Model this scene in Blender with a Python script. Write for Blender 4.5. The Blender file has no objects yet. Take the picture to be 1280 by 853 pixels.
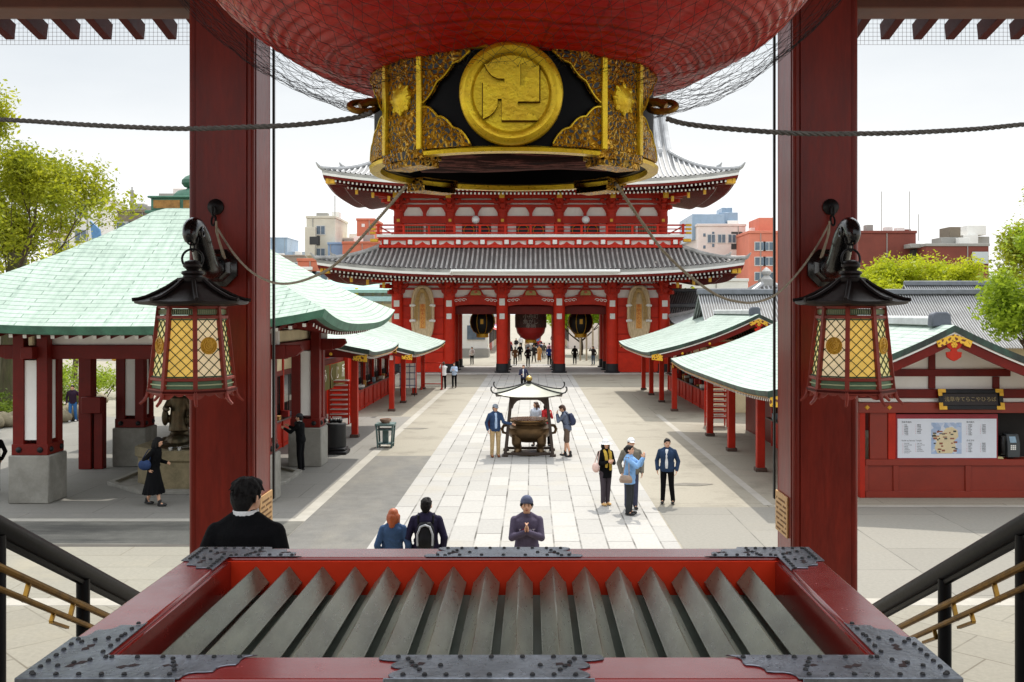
import bpy, math, random
import numpy as np
from mathutils import Vector, Matrix, Euler
R = math.radians
rnd = random.Random(11)
scene = bpy.context.scene
col = scene.collection
F = 1244.4            # focal length of the camera in photograph pixels
CX, CZ = 0.1, 4.85    # camera position (Y = 0)

def at(px, py, Y):
    s = F / Y
    return Vector((CX + (px - 665.0) / s, Y, CZ - (py - 390.0) / s))

def lin(c):
    return tuple(((v / 255.0) / 12.92 if v / 255.0 <= 0.04045 else (((v / 255.0) + 0.055) / 1.055) ** 2.4) for v in c)

# ------------------------------------------------------------------ mesh builder
class MB:
    def __init__(s):
        s.v = []; s.f = []; s.m = []; s.uv = {}
    def add(s, verts, faces, mi=0, uvs=None):
        o = len(s.v)
        s.v.extend([tuple(p) for p in verts])
        for k, f in enumerate(faces):
            if uvs is not None: s.uv[len(s.f)] = [uvs[i] for i in f]
            s.f.append(tuple(i + o for i in f)); s.m.append(mi)
        return s
    def merge(s, other, M=None, mi=None):
        o = len(s.v)
        s.v.extend([tuple(M @ Vector(p)) for p in other.v] if M is not None else other.v)
        for k, f in enumerate(other.f):
            if k in other.uv: s.uv[len(s.f)] = other.uv[k]
            s.f.append(tuple(i + o for i in f)); s.m.append(other.m[k] if mi is None else mi)
        return s
    def bx(s, x0, x1, y0, y1, z0, z1, mi=0, M=None):
        x0, x1 = min(x0, x1), max(x0, x1); y0, y1 = min(y0, y1), max(y0, y1); z0, z1 = min(z0, z1), max(z0, z1)
        v = [(x0,y0,z0),(x1,y0,z0),(x1,y1,z0),(x0,y1,z0),(x0,y0,z1),(x1,y0,z1),(x1,y1,z1),(x0,y1,z1)]
        if M is not None: v = [tuple(M @ Vector(p)) for p in v]
        return s.add(v, [(0,3,2,1),(4,5,6,7),(0,1,5,4),(1,2,6,5),(2,3,7,6),(3,0,4,7)], mi)
    def bar(s, a, b, w, h, mi=0, up=(0,0,1)):
        """square bar from a to b, w across, h along up"""
        a = Vector(a); b = Vector(b); d = (b - a).normalized(); up = Vector(up)
        sd = d.cross(up)
        if sd.length < 1e-5: sd = d.cross(Vector((0,1,0)))
        sd.normalize(); u = sd.cross(d).normalized()
        v = []
        for p in (a, b):
            for i, j in ((-1,-1),(1,-1),(1,1),(-1,1)): v.append(p + sd*(i*w/2) + u*(j*h/2))
        return s.add(v, [(3,2,1,0),(4,5,6,7),(0,1,5,4),(1,2,6,5),(2,3,7,6),(3,0,4,7)], mi)
    def prism(s, poly, axis, a, b, mi=0):
        """extrude a 2D polygon along axis from a to b. axis x: (y,z); y: (x,z); z: (x,y)"""
        n = len(poly)
        def P(p, t):
            return (t,p[0],p[1]) if axis == 'x' else ((p[0],t,p[1]) if axis == 'y' else (p[0],p[1],t))
        v = [P(p, a) for p in poly] + [P(p, b) for p in poly]
        f = [tuple(range(n))[::-1], tuple(range(n, 2*n))] + [(i,(i+1)%n,(i+1)%n+n,i+n) for i in range(n)]
        return s.add(v, f, mi)
    def tube(s, pts, r, n=8, cap=True, mi=0, closed=False):
        pts = [Vector(p) for p in pts]; m = len(pts)
        rr = r if isinstance(r, (list, tuple)) else [r]*m
        v = []; prev = None
        for i, p in enumerate(pts):
            if closed: d = pts[(i+1)%m] - pts[i-1]
            else: d = pts[min(i+1,m-1)] - pts[max(i-1,0)]
            if d.length < 1e-9: d = Vector((0,0,1))
            d.normalize()
            if prev is None:
                u = d.cross(Vector((0,0,1)))
                if u.length < 1e-3: u = d.cross(Vector((1,0,0)))
            else:
                u = prev - d*prev.dot(d)
                if u.length < 1e-6: u = d.cross(Vector((1,0,0.3)))
            u.normalize(); w = d.cross(u); prev = u
            for k in range(n):
                t = 2*math.pi*k/n
                v.append(p + u*(math.cos(t)*rr[i]) + w*(math.sin(t)*rr[i]))
        f = []
        for i in range(m if closed else m-1):
            j = (i+1) % m
            for k in range(n): f.append((i*n+k, i*n+(k+1)%n, j*n+(k+1)%n, j*n+k))
        if cap and not closed: f.append(tuple(range(n))[::-1]); f.append(tuple((m-1)*n+k for k in range(n)))
        return s.add(v, f, mi)
    def lathe(s, prof, c=(0,0,0), n=24, mi=0, a0=0.0, sx=1.0, sy=1.0, ring=False):
        v = []; f = []; m = len(prof)
        for r, z in prof:
            for k in range(n):
                t = a0 + 2*math.pi*k/n
                v.append((c[0]+math.cos(t)*r*sx, c[1]+math.sin(t)*r*sy, c[2]+z))
        for i in range(m-1):
            for k in range(n): f.append((i*n+k, i*n+(k+1)%n, (i+1)*n+(k+1)%n, (i+1)*n+k))
        if ring: return s.add(v, f, mi)
        if prof[0][0] > 1e-4: f.append(tuple(range(n))[::-1])
        if prof[-1][0] > 1e-4: f.append(tuple((m-1)*n+k for k in range(n)))
        return s.add(v, f, mi)
    def ell(s, c, r, n=12, m=8, mi=0, M=None):
        if not isinstance(r, (tuple, list)): r = (r, r, r)
        v = []; f = []
        for i in range(m+1):
            p = math.pi*i/m
            for k in range(n):
                t = 2*math.pi*k/n
                q = Vector((math.sin(p)*math.cos(t)*r[0], math.sin(p)*math.sin(t)*r[1], -math.cos(p)*r[2]))
                if M is not None: q = M @ q
                v.append((c[0]+q.x, c[1]+q.y, c[2]+q.z))
        for i in range(m):
            for k in range(n): f.append((i*n+k, i*n+(k+1)%n, (i+1)*n+(k+1)%n, (i+1)*n+k))
        return s.add(v, f, mi)
    def cap(s, a, b, ra, rb, n=10, mi=0):
        """tapered capsule"""
        a = Vector(a); b = Vector(b); d = b - a; L = d.length
        if L < 1e-6: return s.ell(a, ra, n, 8, mi)
        d.normalize(); pts = []; rr = []
        for k in range(1, 5):
            t = math.pi/2*(1-k/4.0); pts.append(a - d*(math.sin(t)*ra)); rr.append(max(1e-3, math.cos(t)*ra))
        for k in range(0, 4):
            t = math.pi/2*k/4.0; pts.append(b + d*(math.sin(t)*rb)); rr.append(math.cos(t)*rb)
        pts.append(b + d*rb); rr.append(1e-3)
        pts.insert(0, a - d*ra); rr.insert(0, 1e-3)
        return s.tube(pts, rr, n, True, mi)
    def loft(s, rings, n=16, mi=0):
        """rings: (cx,cy,cz,rx,ry) ellipses, horizontal"""
        v = []; f = []; m = len(rings)
        for (cx,cy,cz,rx,ry) in rings:
            for k in range(n):
                t = 2*math.pi*k/n; v.append((cx+math.cos(t)*rx, cy+math.sin(t)*ry, cz))
        for i in range(m-1):
            for k in range(n): f.append((i*n+k, i*n+(k+1)%n, (i+1)*n+(k+1)%n, (i+1)*n+k))
        f.append(tuple(range(n))[::-1]); f.append(tuple((m-1)*n+k for k in range(n)))
        return s.add(v, f, mi)
    def grid(s, rows, mi=0, closed=False, uvs=None, flip=False, mrow=None):
        n = len(rows[0]); v = []; f = []; u = []
        for i, r in enumerate(rows):
            v.extend(r)
            if uvs is not None: u.extend(uvs[i])
        for i in range(len(rows)-1):
            for k in range(n if closed else n-1):
                q = (i*n+k, i*n+(k+1)%n, (i+1)*n+(k+1)%n, (i+1)*n+k)
                f.append(q[::-1] if flip else q)
        s.add(v, f, mi, u if uvs is not None else None)
        if mrow is not None:
            w = n if closed else n-1; b = len(s.f)-len(f)
            for i in range(len(rows)-1):
                for k in range(w): s.m[b+i*w+k] = mrow[i]
        return s
    def rot(s, M):
        s.v = [tuple(M @ Vector(p)) for p in s.v]; return s
    def mesh(s, name, smooth=35):
        me = bpy.data.meshes.new(name)
        me.from_pydata(s.v, [], s.f); me.polygons.foreach_set('material_index', s.m)
        if s.uv:
            L = me.uv_layers.new(name='UVMap')
            arr = np.zeros((len(me.loops), 2), dtype=np.float32); st = np.zeros(len(me.polygons), dtype=np.int32)
            me.polygons.foreach_get('loop_start', st)
            for k, uv in s.uv.items():
                for i, t in enumerate(uv): arr[st[k]+i] = t
            L.data.foreach_set('uv', arr.ravel())
        if smooth:
            me.polygons.foreach_set('use_smooth', [True]*len(me.polygons))
            me.set_sharp_from_angle(angle=R(smooth))
        me.update()
        return me
    def build(s, name, mats, parent=None, bevel=0.0, smooth=35, world=True, seg=1, angle=50):
        me = s.mesh(name, smooth)
        if not isinstance(mats, (list, tuple)): mats = [mats]
        for m in mats: me.materials.append(m)
        o = bpy.data.objects.new(name, me); col.objects.link(o)
        if parent is not None:
            o.parent = parent
            if world:
                w = Vector((0,0,0)); p = parent
                while p is not None: w += p.location; p = p.parent
                me.transform(Matrix.Translation(-w))
        if bevel > 0:
            b = o.modifiers.new('bevel', 'BEVEL'); b.width = bevel; b.segments = seg; b.limit_method = 'ANGLE'; b.angle_limit = R(angle)
            b.harden_normals = False
        return o

def children(o): return list(o.children)
def tag(o, label=None, cat=None, group=None, kind=None):
    if label: o['label'] = label
    if cat: o['category'] = cat
    if group: o['group'] = group
    if kind: o['kind'] = kind
    return o
def thing(name, label, cat, loc=(0,0,0), rz=0.0, group=None):
    o = bpy.data.objects.new(name, None); col.objects.link(o); o.empty_display_size = 0.2
    o.location = loc; o.rotation_euler = (0,0,rz)
    return tag(o, label, cat, group)
def struct(o): o['kind'] = 'structure'; return o
def copy_tree(o, parent=None):
    c = o.copy(); col.objects.link(c); c.parent = parent
    for ch in children(o): copy_tree(ch, c)
    return c

# ------------------------------------------------------------------ materials
def _nt(name):
    m = bpy.data.materials.new(name); m.use_nodes = True
    nt = m.node_tree; b = nt.nodes['Principled BSDF']
    return m, nt, b
def N(nt, t, **kw):
    n = nt.nodes.new(t)
    for k, v in kw.items():
        if k in n.inputs: n.inputs[k].default_value = v
        else: setattr(n, k, v)
    return n
def ramp(nt, fac, stops):
    r = nt.nodes.new('ShaderNodeValToRGB'); e = r.color_ramp.elements
    while len(e) < len(stops): e.new(0.5)
    for i, (p, c) in enumerate(stops): e[i].position = p; e[i].color = (c[0], c[1], c[2], 1)
    nt.links.new(fac, r.inputs[0]); return r.outputs[0]
def mixc(nt, fac, a, b, mode='MIX'):
    n = nt.nodes.new('ShaderNodeMix'); n.data_type = 'RGBA'; n.blend_type = mode
    for sk, val in ((n.inputs[0], fac), (n.inputs[6], a), (n.inputs[7], b)):
        if hasattr(val, 'is_linked'): nt.links.new(val, sk)
        elif isinstance(val, (tuple, list)): sk.default_value = (val[0], val[1], val[2], 1)
        else: sk.default_value = val
    return n.outputs[2]
def coords(nt, scale=(1,1,1), kind='Object'):
    tc = nt.nodes.new('ShaderNodeTexCoord'); mp = nt.nodes.new('ShaderNodeMapping')
    mp.inputs['Scale'].default_value = scale
    nt.links.new(tc.outputs[kind], mp.inputs[0]); return mp.outputs[0]
def noise(nt, vec, scale, detail=6, rough=0.6):
    n = N(nt, 'ShaderNodeTexNoise', Scale=scale, Detail=detail, Roughness=rough)
    nt.links.new(vec, n.inputs['Vector']); return n.outputs[0]
def bump(nt, b, h, strength=0.3, dist=0.01):
    n = N(nt, 'ShaderNodeBump', Strength=strength, Distance=dist); nt.links.new(h, n.inputs['Height'])
    nt.links.new(n.outputs[0], b.inputs['Normal'])
MATS = {}
def mat(name, c, rough=0.6, metal=0.0, var=0.15, scale=3.0, bmp=0.0, bscale=40.0, stretch=(1,1,1), coat=0.0, spec=0.5, dirt=None, dirt_amt=0.5):
    """plain weathered surface: colour c (sRGB 0-255) varied by two noises"""
    if name in MATS: return MATS[name]
    m, nt, b = _nt(name); c = lin(c)
    v = coords(nt, stretch)
    n1 = noise(nt, v, scale); n2 = noise(nt, v, scale*9, 4)
    lo = tuple(x*(1-var) for x in c); hi = tuple(min(1, x*(1+var)) for x in c)
    c1 = ramp(nt, n1, [(0.3, lo), (0.7, hi)])
    c2 = ramp(nt, n2, [(0.25, (1-var*.7,)*3), (0.75, (1+var*.3,)*3)])
    cc = mixc(nt, 1.0, c1, c2, 'MULTIPLY')
    if dirt is not None:
        n3 = noise(nt, v, scale*0.6, 8, 0.7)
        f = ramp(nt, n3, [(0.45, (0,0,0)), (0.72, (dirt_amt,)*3)])
        cc = mixc(nt, f, cc, lin(dirt))
    nt.links.new(cc, b.inputs['Base Color'])
    b.inputs['Metallic'].default_value = metal; b.inputs['Specular IOR Level'].default_value = spec
    rr = N(nt, 'ShaderNodeMapRange'); rr.inputs[3].default_value = max(0.02, rough-0.1); rr.inputs[4].default_value = min(1, rough+0.1)
    nt.links.new(n2, rr.inputs[0]); nt.links.new(rr.outputs[0], b.inputs['Roughness'])
    if coat: b.inputs['Coat Weight'].default_value = coat; b.inputs['Coat Roughness'].default_value = 0.12
    if bmp:
        bump(nt, b, noise(nt, v, bscale, 5), bmp, 0.02)
    MATS[name] = m; return m
def leafmat(name, a, bcol, trans=0.5):
    if name in MATS: return MATS[name]
    m, nt, b = _nt(name)
    v = coords(nt); n1 = noise(nt, v, 0.5, 5); n2 = noise(nt, v, 7.0, 3)
    mx = nt.nodes.new('ShaderNodeMath'); mx.operation = 'ADD'; mx.inputs[1].default_value = 0
    md = nt.nodes.new('ShaderNodeMath'); md.operation = 'MULTIPLY'; md.inputs[1].default_value = 0.5
    ad = nt.nodes.new('ShaderNodeMath'); ad.operation = 'ADD'
    nt.links.new(n1, ad.inputs[0]); nt.links.new(n2, ad.inputs[1]); nt.links.new(ad.outputs[0], md.inputs[0])
    c = ramp(nt, md.outputs[0], [(0.36, lin(a)), (0.62, lin(bcol))])
    nt.links.new(c, b.inputs['Base Color']); b.inputs['Roughness'].default_value = 0.55
    b.inputs['Specular IOR Level'].default_value = 0.3
    t = nt.nodes.new('ShaderNodeBsdfTranslucent'); nt.links.new(c, t.inputs[0])
    ms = nt.nodes.new('ShaderNodeMixShader'); ms.inputs[0].default_value = trans
    out = nt.nodes['Material Output']
    nt.links.new(b.outputs[0], ms.inputs[1]); nt.links.new(t.outputs[0], ms.inputs[2]); nt.links.new(ms.outputs[0], out.inputs[0])
    MATS[name] = m; return m
def text_mb(txt, size, depth=0.004, vertical=False, lh=1.05):
    """lettering as mesh in the XZ plane, centred, facing -Y"""
    mb = MB()
    chars = [txt] if not vertical else list(txt)
    for i, t in enumerate(chars):
        cu = bpy.data.curves.new('lettering', 'FONT'); cu.body = t; cu.size = size; cu.extrude = depth/2
        cu.align_x = 'CENTER'; cu.align_y = 'CENTER'; cu.resolution_u = 3
        ob = bpy.data.objects.new('lettering', cu); col.objects.link(ob)
        dg = bpy.context.evaluated_depsgraph_get(); dg.update()
        me = bpy.data.meshes.new_from_object(ob.evaluated_get(dg))
        dz = ((len(chars)-1)/2.0 - i)*size*lh if vertical else 0
        vs = [(p.co.x, -p.co.z, p.co.y+dz) for p in me.vertices]
        mb.add(vs, [tuple(p.vertices) for p in me.polygons])
        bpy.data.objects.remove(ob); bpy.data.curves.remove(cu); bpy.data.meshes.remove(me)
    return mb
def remesh(mb, voxel, smooth_it=3, fac=0.5):
    """fuse overlapping closed shapes into one continuous skin"""
    me = bpy.data.meshes.new('tmp'); me.from_pydata(mb.v, [], mb.f); me.update()
    o = bpy.data.objects.new('tmp', me); col.objects.link(o)
    r = o.modifiers.new('r', 'REMESH'); r.mode = 'VOXEL'; r.voxel_size = voxel; r.use_smooth_shade = True
    s = o.modifiers.new('s', 'SMOOTH'); s.factor = fac; s.iterations = smooth_it
    dg = bpy.context.evaluated_depsgraph_get(); dg.update()
    out = bpy.data.meshes.new_from_object(o.evaluated_get(dg))
    bpy.data.objects.remove(o); bpy.data.meshes.remove(me)
    out.polygons.foreach_set('use_smooth', [True]*len(out.polygons))
    return out
def mesh_obj(name, me, m, parent):
    me.materials.clear(); me.materials.append(m); me.name = name
    o = bpy.data.objects.new(name, me); col.objects.link(o); o.parent = parent
    return o
# ------------------------------------------------------------------ people
SKIN = mat('skin', (222, 172, 140), .55, var=.06, scale=8)
def cloth(name, c, rough=.85, var=.16): return mat(name, c, rough, var=var, scale=9, bmp=.4, bscale=22, spec=.15)
HAIRB = mat('black_hair', (20, 16, 15), .62, var=.4, scale=14, stretch=(6, 6, 1), bmp=.9, bscale=60, spec=.3); HAIRBR = mat('brown_hair', (74, 46, 30), .5, var=.3, scale=20); HAIROR = mat('copper_hair', (172, 84, 38), .5, var=.3, scale=20, stretch=(4, 4, 1))
SHOEB = mat('black_shoe_leather', (24, 23, 24), .45); EYE = mat('dark_eye', (24, 18, 16), .2); LIP = mat('lips', (166, 88, 78), .5)
V = Vector
def hand_shapes(mb, w, d, n, side, s, curl=.35, closed=False):
    """palm, four unequal bent fingers and a thumb leaving the side of the palm"""
    d = d.normalized(); n = (n - d*n.dot(d)).normalized(); x = d.cross(n)*side      # x points to the thumb side
    pc = w + d*.045*s
    M = Matrix((x, d, n)).transposed()
    mb.ell(pc, (.038*s, .05*s, .015*s), 10, 6, M=M)
    for i, (o, L) in enumerate(((.028, .072), (.010, .082), (-.009, .076), (-.027, .060))):
        a = pc + x*(o*s) + d*(.04*s); b = a + (d*math.cos(curl) + n*math.sin(curl))*(L*.5*s); c = b + (d*math.cos(curl*2.4) + n*math.sin(curl*2.4))*(L*.5*s)
        mb.cap(a - d*.01*s, b, .0092*s, .0086*s, 6); mb.cap(b, c, .0086*s, .0075*s, 6)
    a = pc + x*.03*s - d*.015*s; b = a + (x*.7 + d*.6 + n*.25).normalized()*.04*s; c = b + (x*.2 + d*.95 + n*.3).normalized()*.032*s
    mb.cap(a - x*.015*s, b, .0115*s, .0098*s, 6); mb.cap(b, c, .0098*s, .008*s, 6)
def person(label, loc, face, h=1.7, top=None, bottom=None, hair=None, armR=None, armL=None, lean=0, head=(0, 0), legs=None, vox=.0085, female=False, group=None, shoe=None, sleeve=1.0, hem=None, skirt=None, shorts=False, hairstyle='short', hat=None, shirt=None, collar=None, handR=None, handL=None, fingers=True, eyes=False, bulk=1.0, socks=None, sw=None, hs=1.04):
    s = h/1.7; t = thing('person', label, 'person', loc, R(face), group)
    U = Matrix.Translation((0, 0, .95)) @ Matrix.Rotation(R(-lean), 4, 'X') @ Matrix.Translation((0, 0, -.95))
    Hd = U @ Matrix.Translation((0, 0, 1.46)) @ Matrix.Rotation(R(head[1]), 4, 'Z') @ Matrix.Rotation(R(-head[0]), 4, 'X') @ Matrix.Scale(hs, 4) @ Matrix.Translation((0, 0, -1.485))
    sw = sw or (.168 if female else .188); hw = .093
    def u(p): return (U @ V(p))
    # joints
    J = {}
    arms = {}
    for sd, a, hd in ((1, armR, handR), (-1, armL, handL)):
        e, w = a if a else ((sd*(sw+.055), -.02, 1.13), (sd*(sw+.065), .05, .88))
        sh = u((sd*sw, -.01, 1.365)); e = u(e); w = u(w)
        # two-bone solve: wrist where asked, elbow bent towards the hint, human bone lengths
        A, B = .285, .255; dv = w-sh; D = min(dv.length, A+B-.004); dv.normalize(); w = sh + dv*D
        q = (A*A-B*B+D*D)/(2*D); hgt = math.sqrt(max(0, A*A-q*q)); hint = (e-sh); hint = hint-dv*hint.dot(dv)
        if hint.length < 1e-4: hint = V((0, -1, 0))
        e = sh + dv*q + hint.normalized()*hgt
        arms[sd] = (sh, e, w, hd)
    lg = {}
    for sd in (1, -1):
        k, a = legs[0 if sd > 0 else 1] if legs else ((sd*.10, .015, .49), (sd*.105, -.02, .085))
        lg[sd] = (V((sd*hw, 0, .91)), V(k), V(a))
    def rings(mb, rr, grow=0.0, M=U, n=20):
        v = MB(); v.loft([(0, y, z, rx+grow, ry+grow) for (z, rx, ry, y) in rr], n); v.rot(M); mb.merge(v)
    f_ = .92 if female else 1.0
    torso = [(.84, .15, .10, 0), (.92, .170, .118, -.005), (1.0, .155*f_, .108, .0), (1.1, .143*f_, .102, .005), (1.22, .160*f_, .112, .008), (1.31, .170*f_, .112, .0), (1.37, .160*f_, .098, -.008), (1.42, .10, .075, -.014), (1.46, .06, .06, -.012), (1.485, .052, .054, -.01)]
    # --- the body: one continuous skin
    mb = MB(); rings(mb, torso)
    hd = MB(); hd.cap((0, -.012, 1.42), (0, .0, 1.54), .056, .052, 12)
    hd.ell((0, .002, 1.612), (.074, .092, .098), 16, 12); hd.ell((0, .030, 1.565), (.057, .062, .07), 14, 10); hd.ell((0, .045, 1.525), (.036, .036, .03), 10, 8)
    hd.cap((0, .088, 1.62), (0, .104, 1.582), .008, .0135, 8); hd.ell((.012, .093, 1.576), (.009,.009,.008), 6, 5); hd.ell((-.012, .093, 1.576), (.009,.009,.008), 6, 5)
    hd.ell((0, .083, 1.548), (.022, .012, .009), 8, 6); hd.ell((0, .076, 1.637), (.05, .022, .012), 10, 6)
    for q in (-1, 1): hd.ell((q*.075, -.004, 1.592), (.012, .022, .032), 8, 6)
    hd.rot(Hd); mb.merge(hd)
    for sd in (1, -1):
        sh, e, w, hdir = arms[sd]
        mb.cap(u((sd*.03, -.02, 1.455)), sh+V((-sd*.02, 0, 0)), .042, .05)
        mb.cap(sh, e, .049, .038); mb.cap(e, w, .038, .026)
        d, nn = hdir if hdir else ((w-e), V((-sd, .25, 0)))
        d = V(d); nn = V(nn)
        if fingers: hand_shapes(mb, w, d, nn, sd, 1.0)
        else: mb.ell(w + d.normalized()*.07, (.035, .035, .07), 8, 6)
        hp, k, a = lg[sd]
        mb.cap(hp, k, .082, .055); mb.cap(k, a, .054, .036); mb.cap(a, a+V((0, .10, -.045)), .03, .022)
    b = remesh(mb, vox, 3); b.transform(Matrix.Scale(s, 4)); mesh_obj('body', b, SKIN, t)
    def part(name, mb, m, v=None, it=3):
        me = remesh(mb, v or max(.011, vox*1.15), it); me.transform(Matrix.Scale(s, 4)); return mesh_obj(name, me, m, t)
    # --- clothes
    if top:
        mb = MB(); hz = hem if hem else .84
        rr = [(hz, .172, .13, 0)] + [(z, rx+(.02 if z < 1.4 else .014), ry+(.022 if z < 1.4 else .014), y) for (z, rx, ry, y) in torso if z > hz+.04 and z < 1.475]
        rings(mb, [(z, rx*bulk, ry*bulk, y) for z, rx, ry, y in rr])
        for sd in (1, -1):
            sh, e, w, _ = arms[sd]; mb.ell(sh+V((-sd*.012, 0, -.008)), (.064*bulk,)*3, 10, 8); mb.cap(u((sd*.04, -.02, 1.452)), sh+V((-sd*.02, 0, .004)), .048, .056)
            mb.cap(sh, e, .062*bulk, .054*bulk)
            if sleeve >= .99: mb.cap(e, e+(w-e)*.94, .056*bulk, .044*bulk)
            elif sleeve > .5: mb.cap(e, e+(w-e)*.45, .052, .046)
        if sleeve >= .99:
            v = MB(); v.lathe([(.088, 1.425), (.09, 1.44), (.076, 1.478), (.066, 1.478), (.066, 1.43)], (0, -.006, 0), 18); v.rot(U); mb.merge(v)
        # fabric folds
        r2 = random.Random(int(h*1000)+len(label))
        for k in range(9):
            z = r2.uniform(hz+.05, 1.3); a = r2.uniform(0, 6.28); c0 = V((math.cos(a)*.168*bulk, math.sin(a)*.122*bulk, z)); c1 = V((math.cos(a+.5)*.165*bulk, math.sin(a+.5)*.12*bulk, z-r2.uniform(.05, .16)))
            mb.cap(u(c0), u(c1), .022, .012, 6)
        part('jacket' if sleeve >= .99 else 'shirt', mb, top)
    if shirt:
        mb = MB(); v = MB(); v.loft([(0, .068, .93, .055, .085), (0, .073, 1.1, .06, .08), (0, .075, 1.25, .06, .078), (0, .06, 1.38, .05, .072), (0, .035, 1.44, .05, .05)], 14); v.rot(U); part('shirt', v, shirt)
    if collar:
        v = MB(); v.lathe([(.072, 1.43), (.078, 1.44), (.071, 1.495), (.064, 1.495), (.064, 1.43)], (0, -.008, 0), 18); v.rot(U); me = v.mesh('collar', 60); me.transform(Matrix.Scale(s, 4)); mesh_obj('collar', me, collar, t)
    if bottom:
        mb = MB()
        if skirt:
            mb.loft([(0, 0, skirt[0], skirt[1], skirt[1]*.8), (0, 0, (skirt[0]+.95)/2, (skirt[1]+.17)/2+.01, (skirt[1]*.8+.13)/2), (0, 0, .9, .18, .135), (0, 0, 1.02, .16, .12)], 22)
            r2 = random.Random(5)
            for k in range(14):
                a = k*.449; mb.cap((math.cos(a)*.15, math.sin(a)*.11, .9), (math.cos(a)*skirt[1]*.98, math.sin(a)*skirt[1]*.79, skirt[0]+.02), .014, .03, 6)
            part('skirt', mb, bottom)
        else:
            mb.loft([(0, 0, .80, .13, .10), (0, 0, .88, .178, .128), (0, 0, .95, .176, .126), (0, 0, 1.02, .158, .115)], 20)
            for sd in (1, -1):
                hp, k, a = lg[sd]
                if shorts: mb.cap(hp, hp+(k-hp)*.92, .098, .088)
                else: mb.cap(hp, k, .096, .072); mb.cap(k, a+V((0, 0, .0)), .072, .058); mb.ell(k+(a-k)*.94, (.064, .068, .05), 10, 6)
            part('trousers' if not shorts else 'shorts', mb, bottom)
    for sd in (1, -1):
        hp, k, a = lg[sd]; mb = MB()
        mb.ell(a+V((0, .055, -.052)), (.046, .135, .034), 12, 8); mb.ell(a+V((0, -.005, -.02)), (.046, .055, .05), 10, 8); mb.ell(a+V((0, .12, -.045)), (.044, .07, .036), 10, 8); mb.cap(a+V((0, 0, -.02)), a+V((0, 0, .05 if socks is None else .09)), .045, .045)
        mb.v = [(x, y, max(z, a.z-.083)) for x, y, z in mb.v]
        part('shoe', mb, shoe or SHOEB, max(.010, vox), 1)
    # --- head dress
    if hair:
        mb = MB()
        mb.ell((0, -.014, 1.632), (.084, .098, .092), 16, 12)
        if hairstyle == 'short':
            mb.ell((0, -.05, 1.595), (.082, .062, .09), 12, 8); mb.ell((0, -.052, 1.55), (.062, .045, .06), 10, 8); mb.ell((0, .045, 1.685), (.062, .05, .034), 12, 8)
            r2 = random.Random(len(label))
            for k in range(16):
                a = r2.uniform(0, 6.28); e = r2.uniform(.1, 1.2); c = V((math.cos(a)*math.cos(e)*.072, math.sin(a)*math.cos(e)*.085-.015, 1.635+math.sin(e)*.082)); mb.cap(c, c+V((r2.uniform(-.02,.02), r2.uniform(-.02,.02), .012)), .02, .007, 6)
            if vox <= .007:        # loose locks combed down from the crown
                for k in range(130):
                    a = r2.uniform(0, 6.28); e = r2.uniform(-.75, 1.35)
                    if math.sin(a) > .45 and e < .5: continue
                    def S(e_): return V((math.cos(a)*math.cos(e_)*.087, math.sin(a)*math.cos(e_)*.101-.014, 1.632+math.sin(e_)*.094))
                    p0, p1, p2 = S(e), S(e-.28), S(e-.5)*1.0; j = V((r2.uniform(-.008, .008), r2.uniform(-.008, .008), 0)); mb.cap(p0, p1+j, .0095, .008, 5); mb.cap(p1+j, p2+j*2.2+(p2-V((0, -.014, 1.63)))*r2.uniform(0, .06), .008, .004, 5)
        elif hairstyle == 'bob':
            mb.ell((0, -.03, 1.56), (.108, .094, .125), 16, 10); mb.cap((.082, .01, 1.6), (.088, .02, 1.47), .03, .02); mb.cap((-.082, .01, 1.6), (-.088, .02, 1.47), .03, .02); mb.cap((0, -.08, 1.58), (0, -.085, 1.45), .06, .05); mb.ell((0, .05, 1.68), (.06, .05, .03), 10, 8)
        elif hairstyle == 'long':
            mb.ell((0, -.03, 1.57), (.09, .08, .12), 14, 10); mb.cap((0, -.085, 1.55), (0, -.13, 1.25), .075, .05); mb.cap((.08, 0, 1.6), (.10, .02, 1.36), .03, .024); mb.cap((-.08, 0, 1.6), (-.10, .02, 1.36), .03, .024); mb.ell((0, .05, 1.685), (.06, .045, .028), 10, 8)
        elif hairstyle == 'bun':
            mb.ell((0, -.03, 1.60), (.084, .085, .09), 12, 8); mb.ell((0, -.11, 1.62), (.04, .035, .04), 10, 8); mb.ell((0, .05, 1.68), (.06, .045, .028), 10, 8)
        if hat: mb.v = [(x, y, min(z, 1.655)) for x, y, z in mb.v]
        mb.rot(Hd); part('hair', mb, hair, .0055 if vox <= .007 else (.009 if vox < .015 else .016), 1 if vox <= .007 else 2)
    if hat:
        kind, hm = hat; mb = MB()
        if kind == 'beanie':
            mb.ell((0, -.008, 1.668), (.092, .105, .094), 18, 12); mb.v = [(x, y, max(z, 1.652)) for x, y, z in mb.v]; mb.lathe([(.090, 1.642), (.096, 1.645), (.096, 1.675), (.090, 1.68)], (0, -.008, 0), 20, sy=1.13)
        elif kind == 'cap':
            mb.ell((0, -.008, 1.655), (.089, .103, .078), 18, 12); mb.v = [(x, y, max(z, 1.632)) for x, y, z in mb.v]; mb.ell((0, .115, 1.636), (.068, .07, .008), 14, 6)
        elif kind == 'sunhat':
            mb.ell((0, -.008, 1.66), (.09, .103, .085), 18, 12); mb.v = [(x, y, max(z, 1.63)) for x, y, z in mb.v]; mb.lathe([(.08, 1.632), (.165, 1.615), (.165, 1.628), (.085, 1.65)], (0, 0, 0), 24, sy=1.1)
        mb.rot(Hd); part('hat', mb, hm, .008 if vox < .015 else .014, 1)
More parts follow.
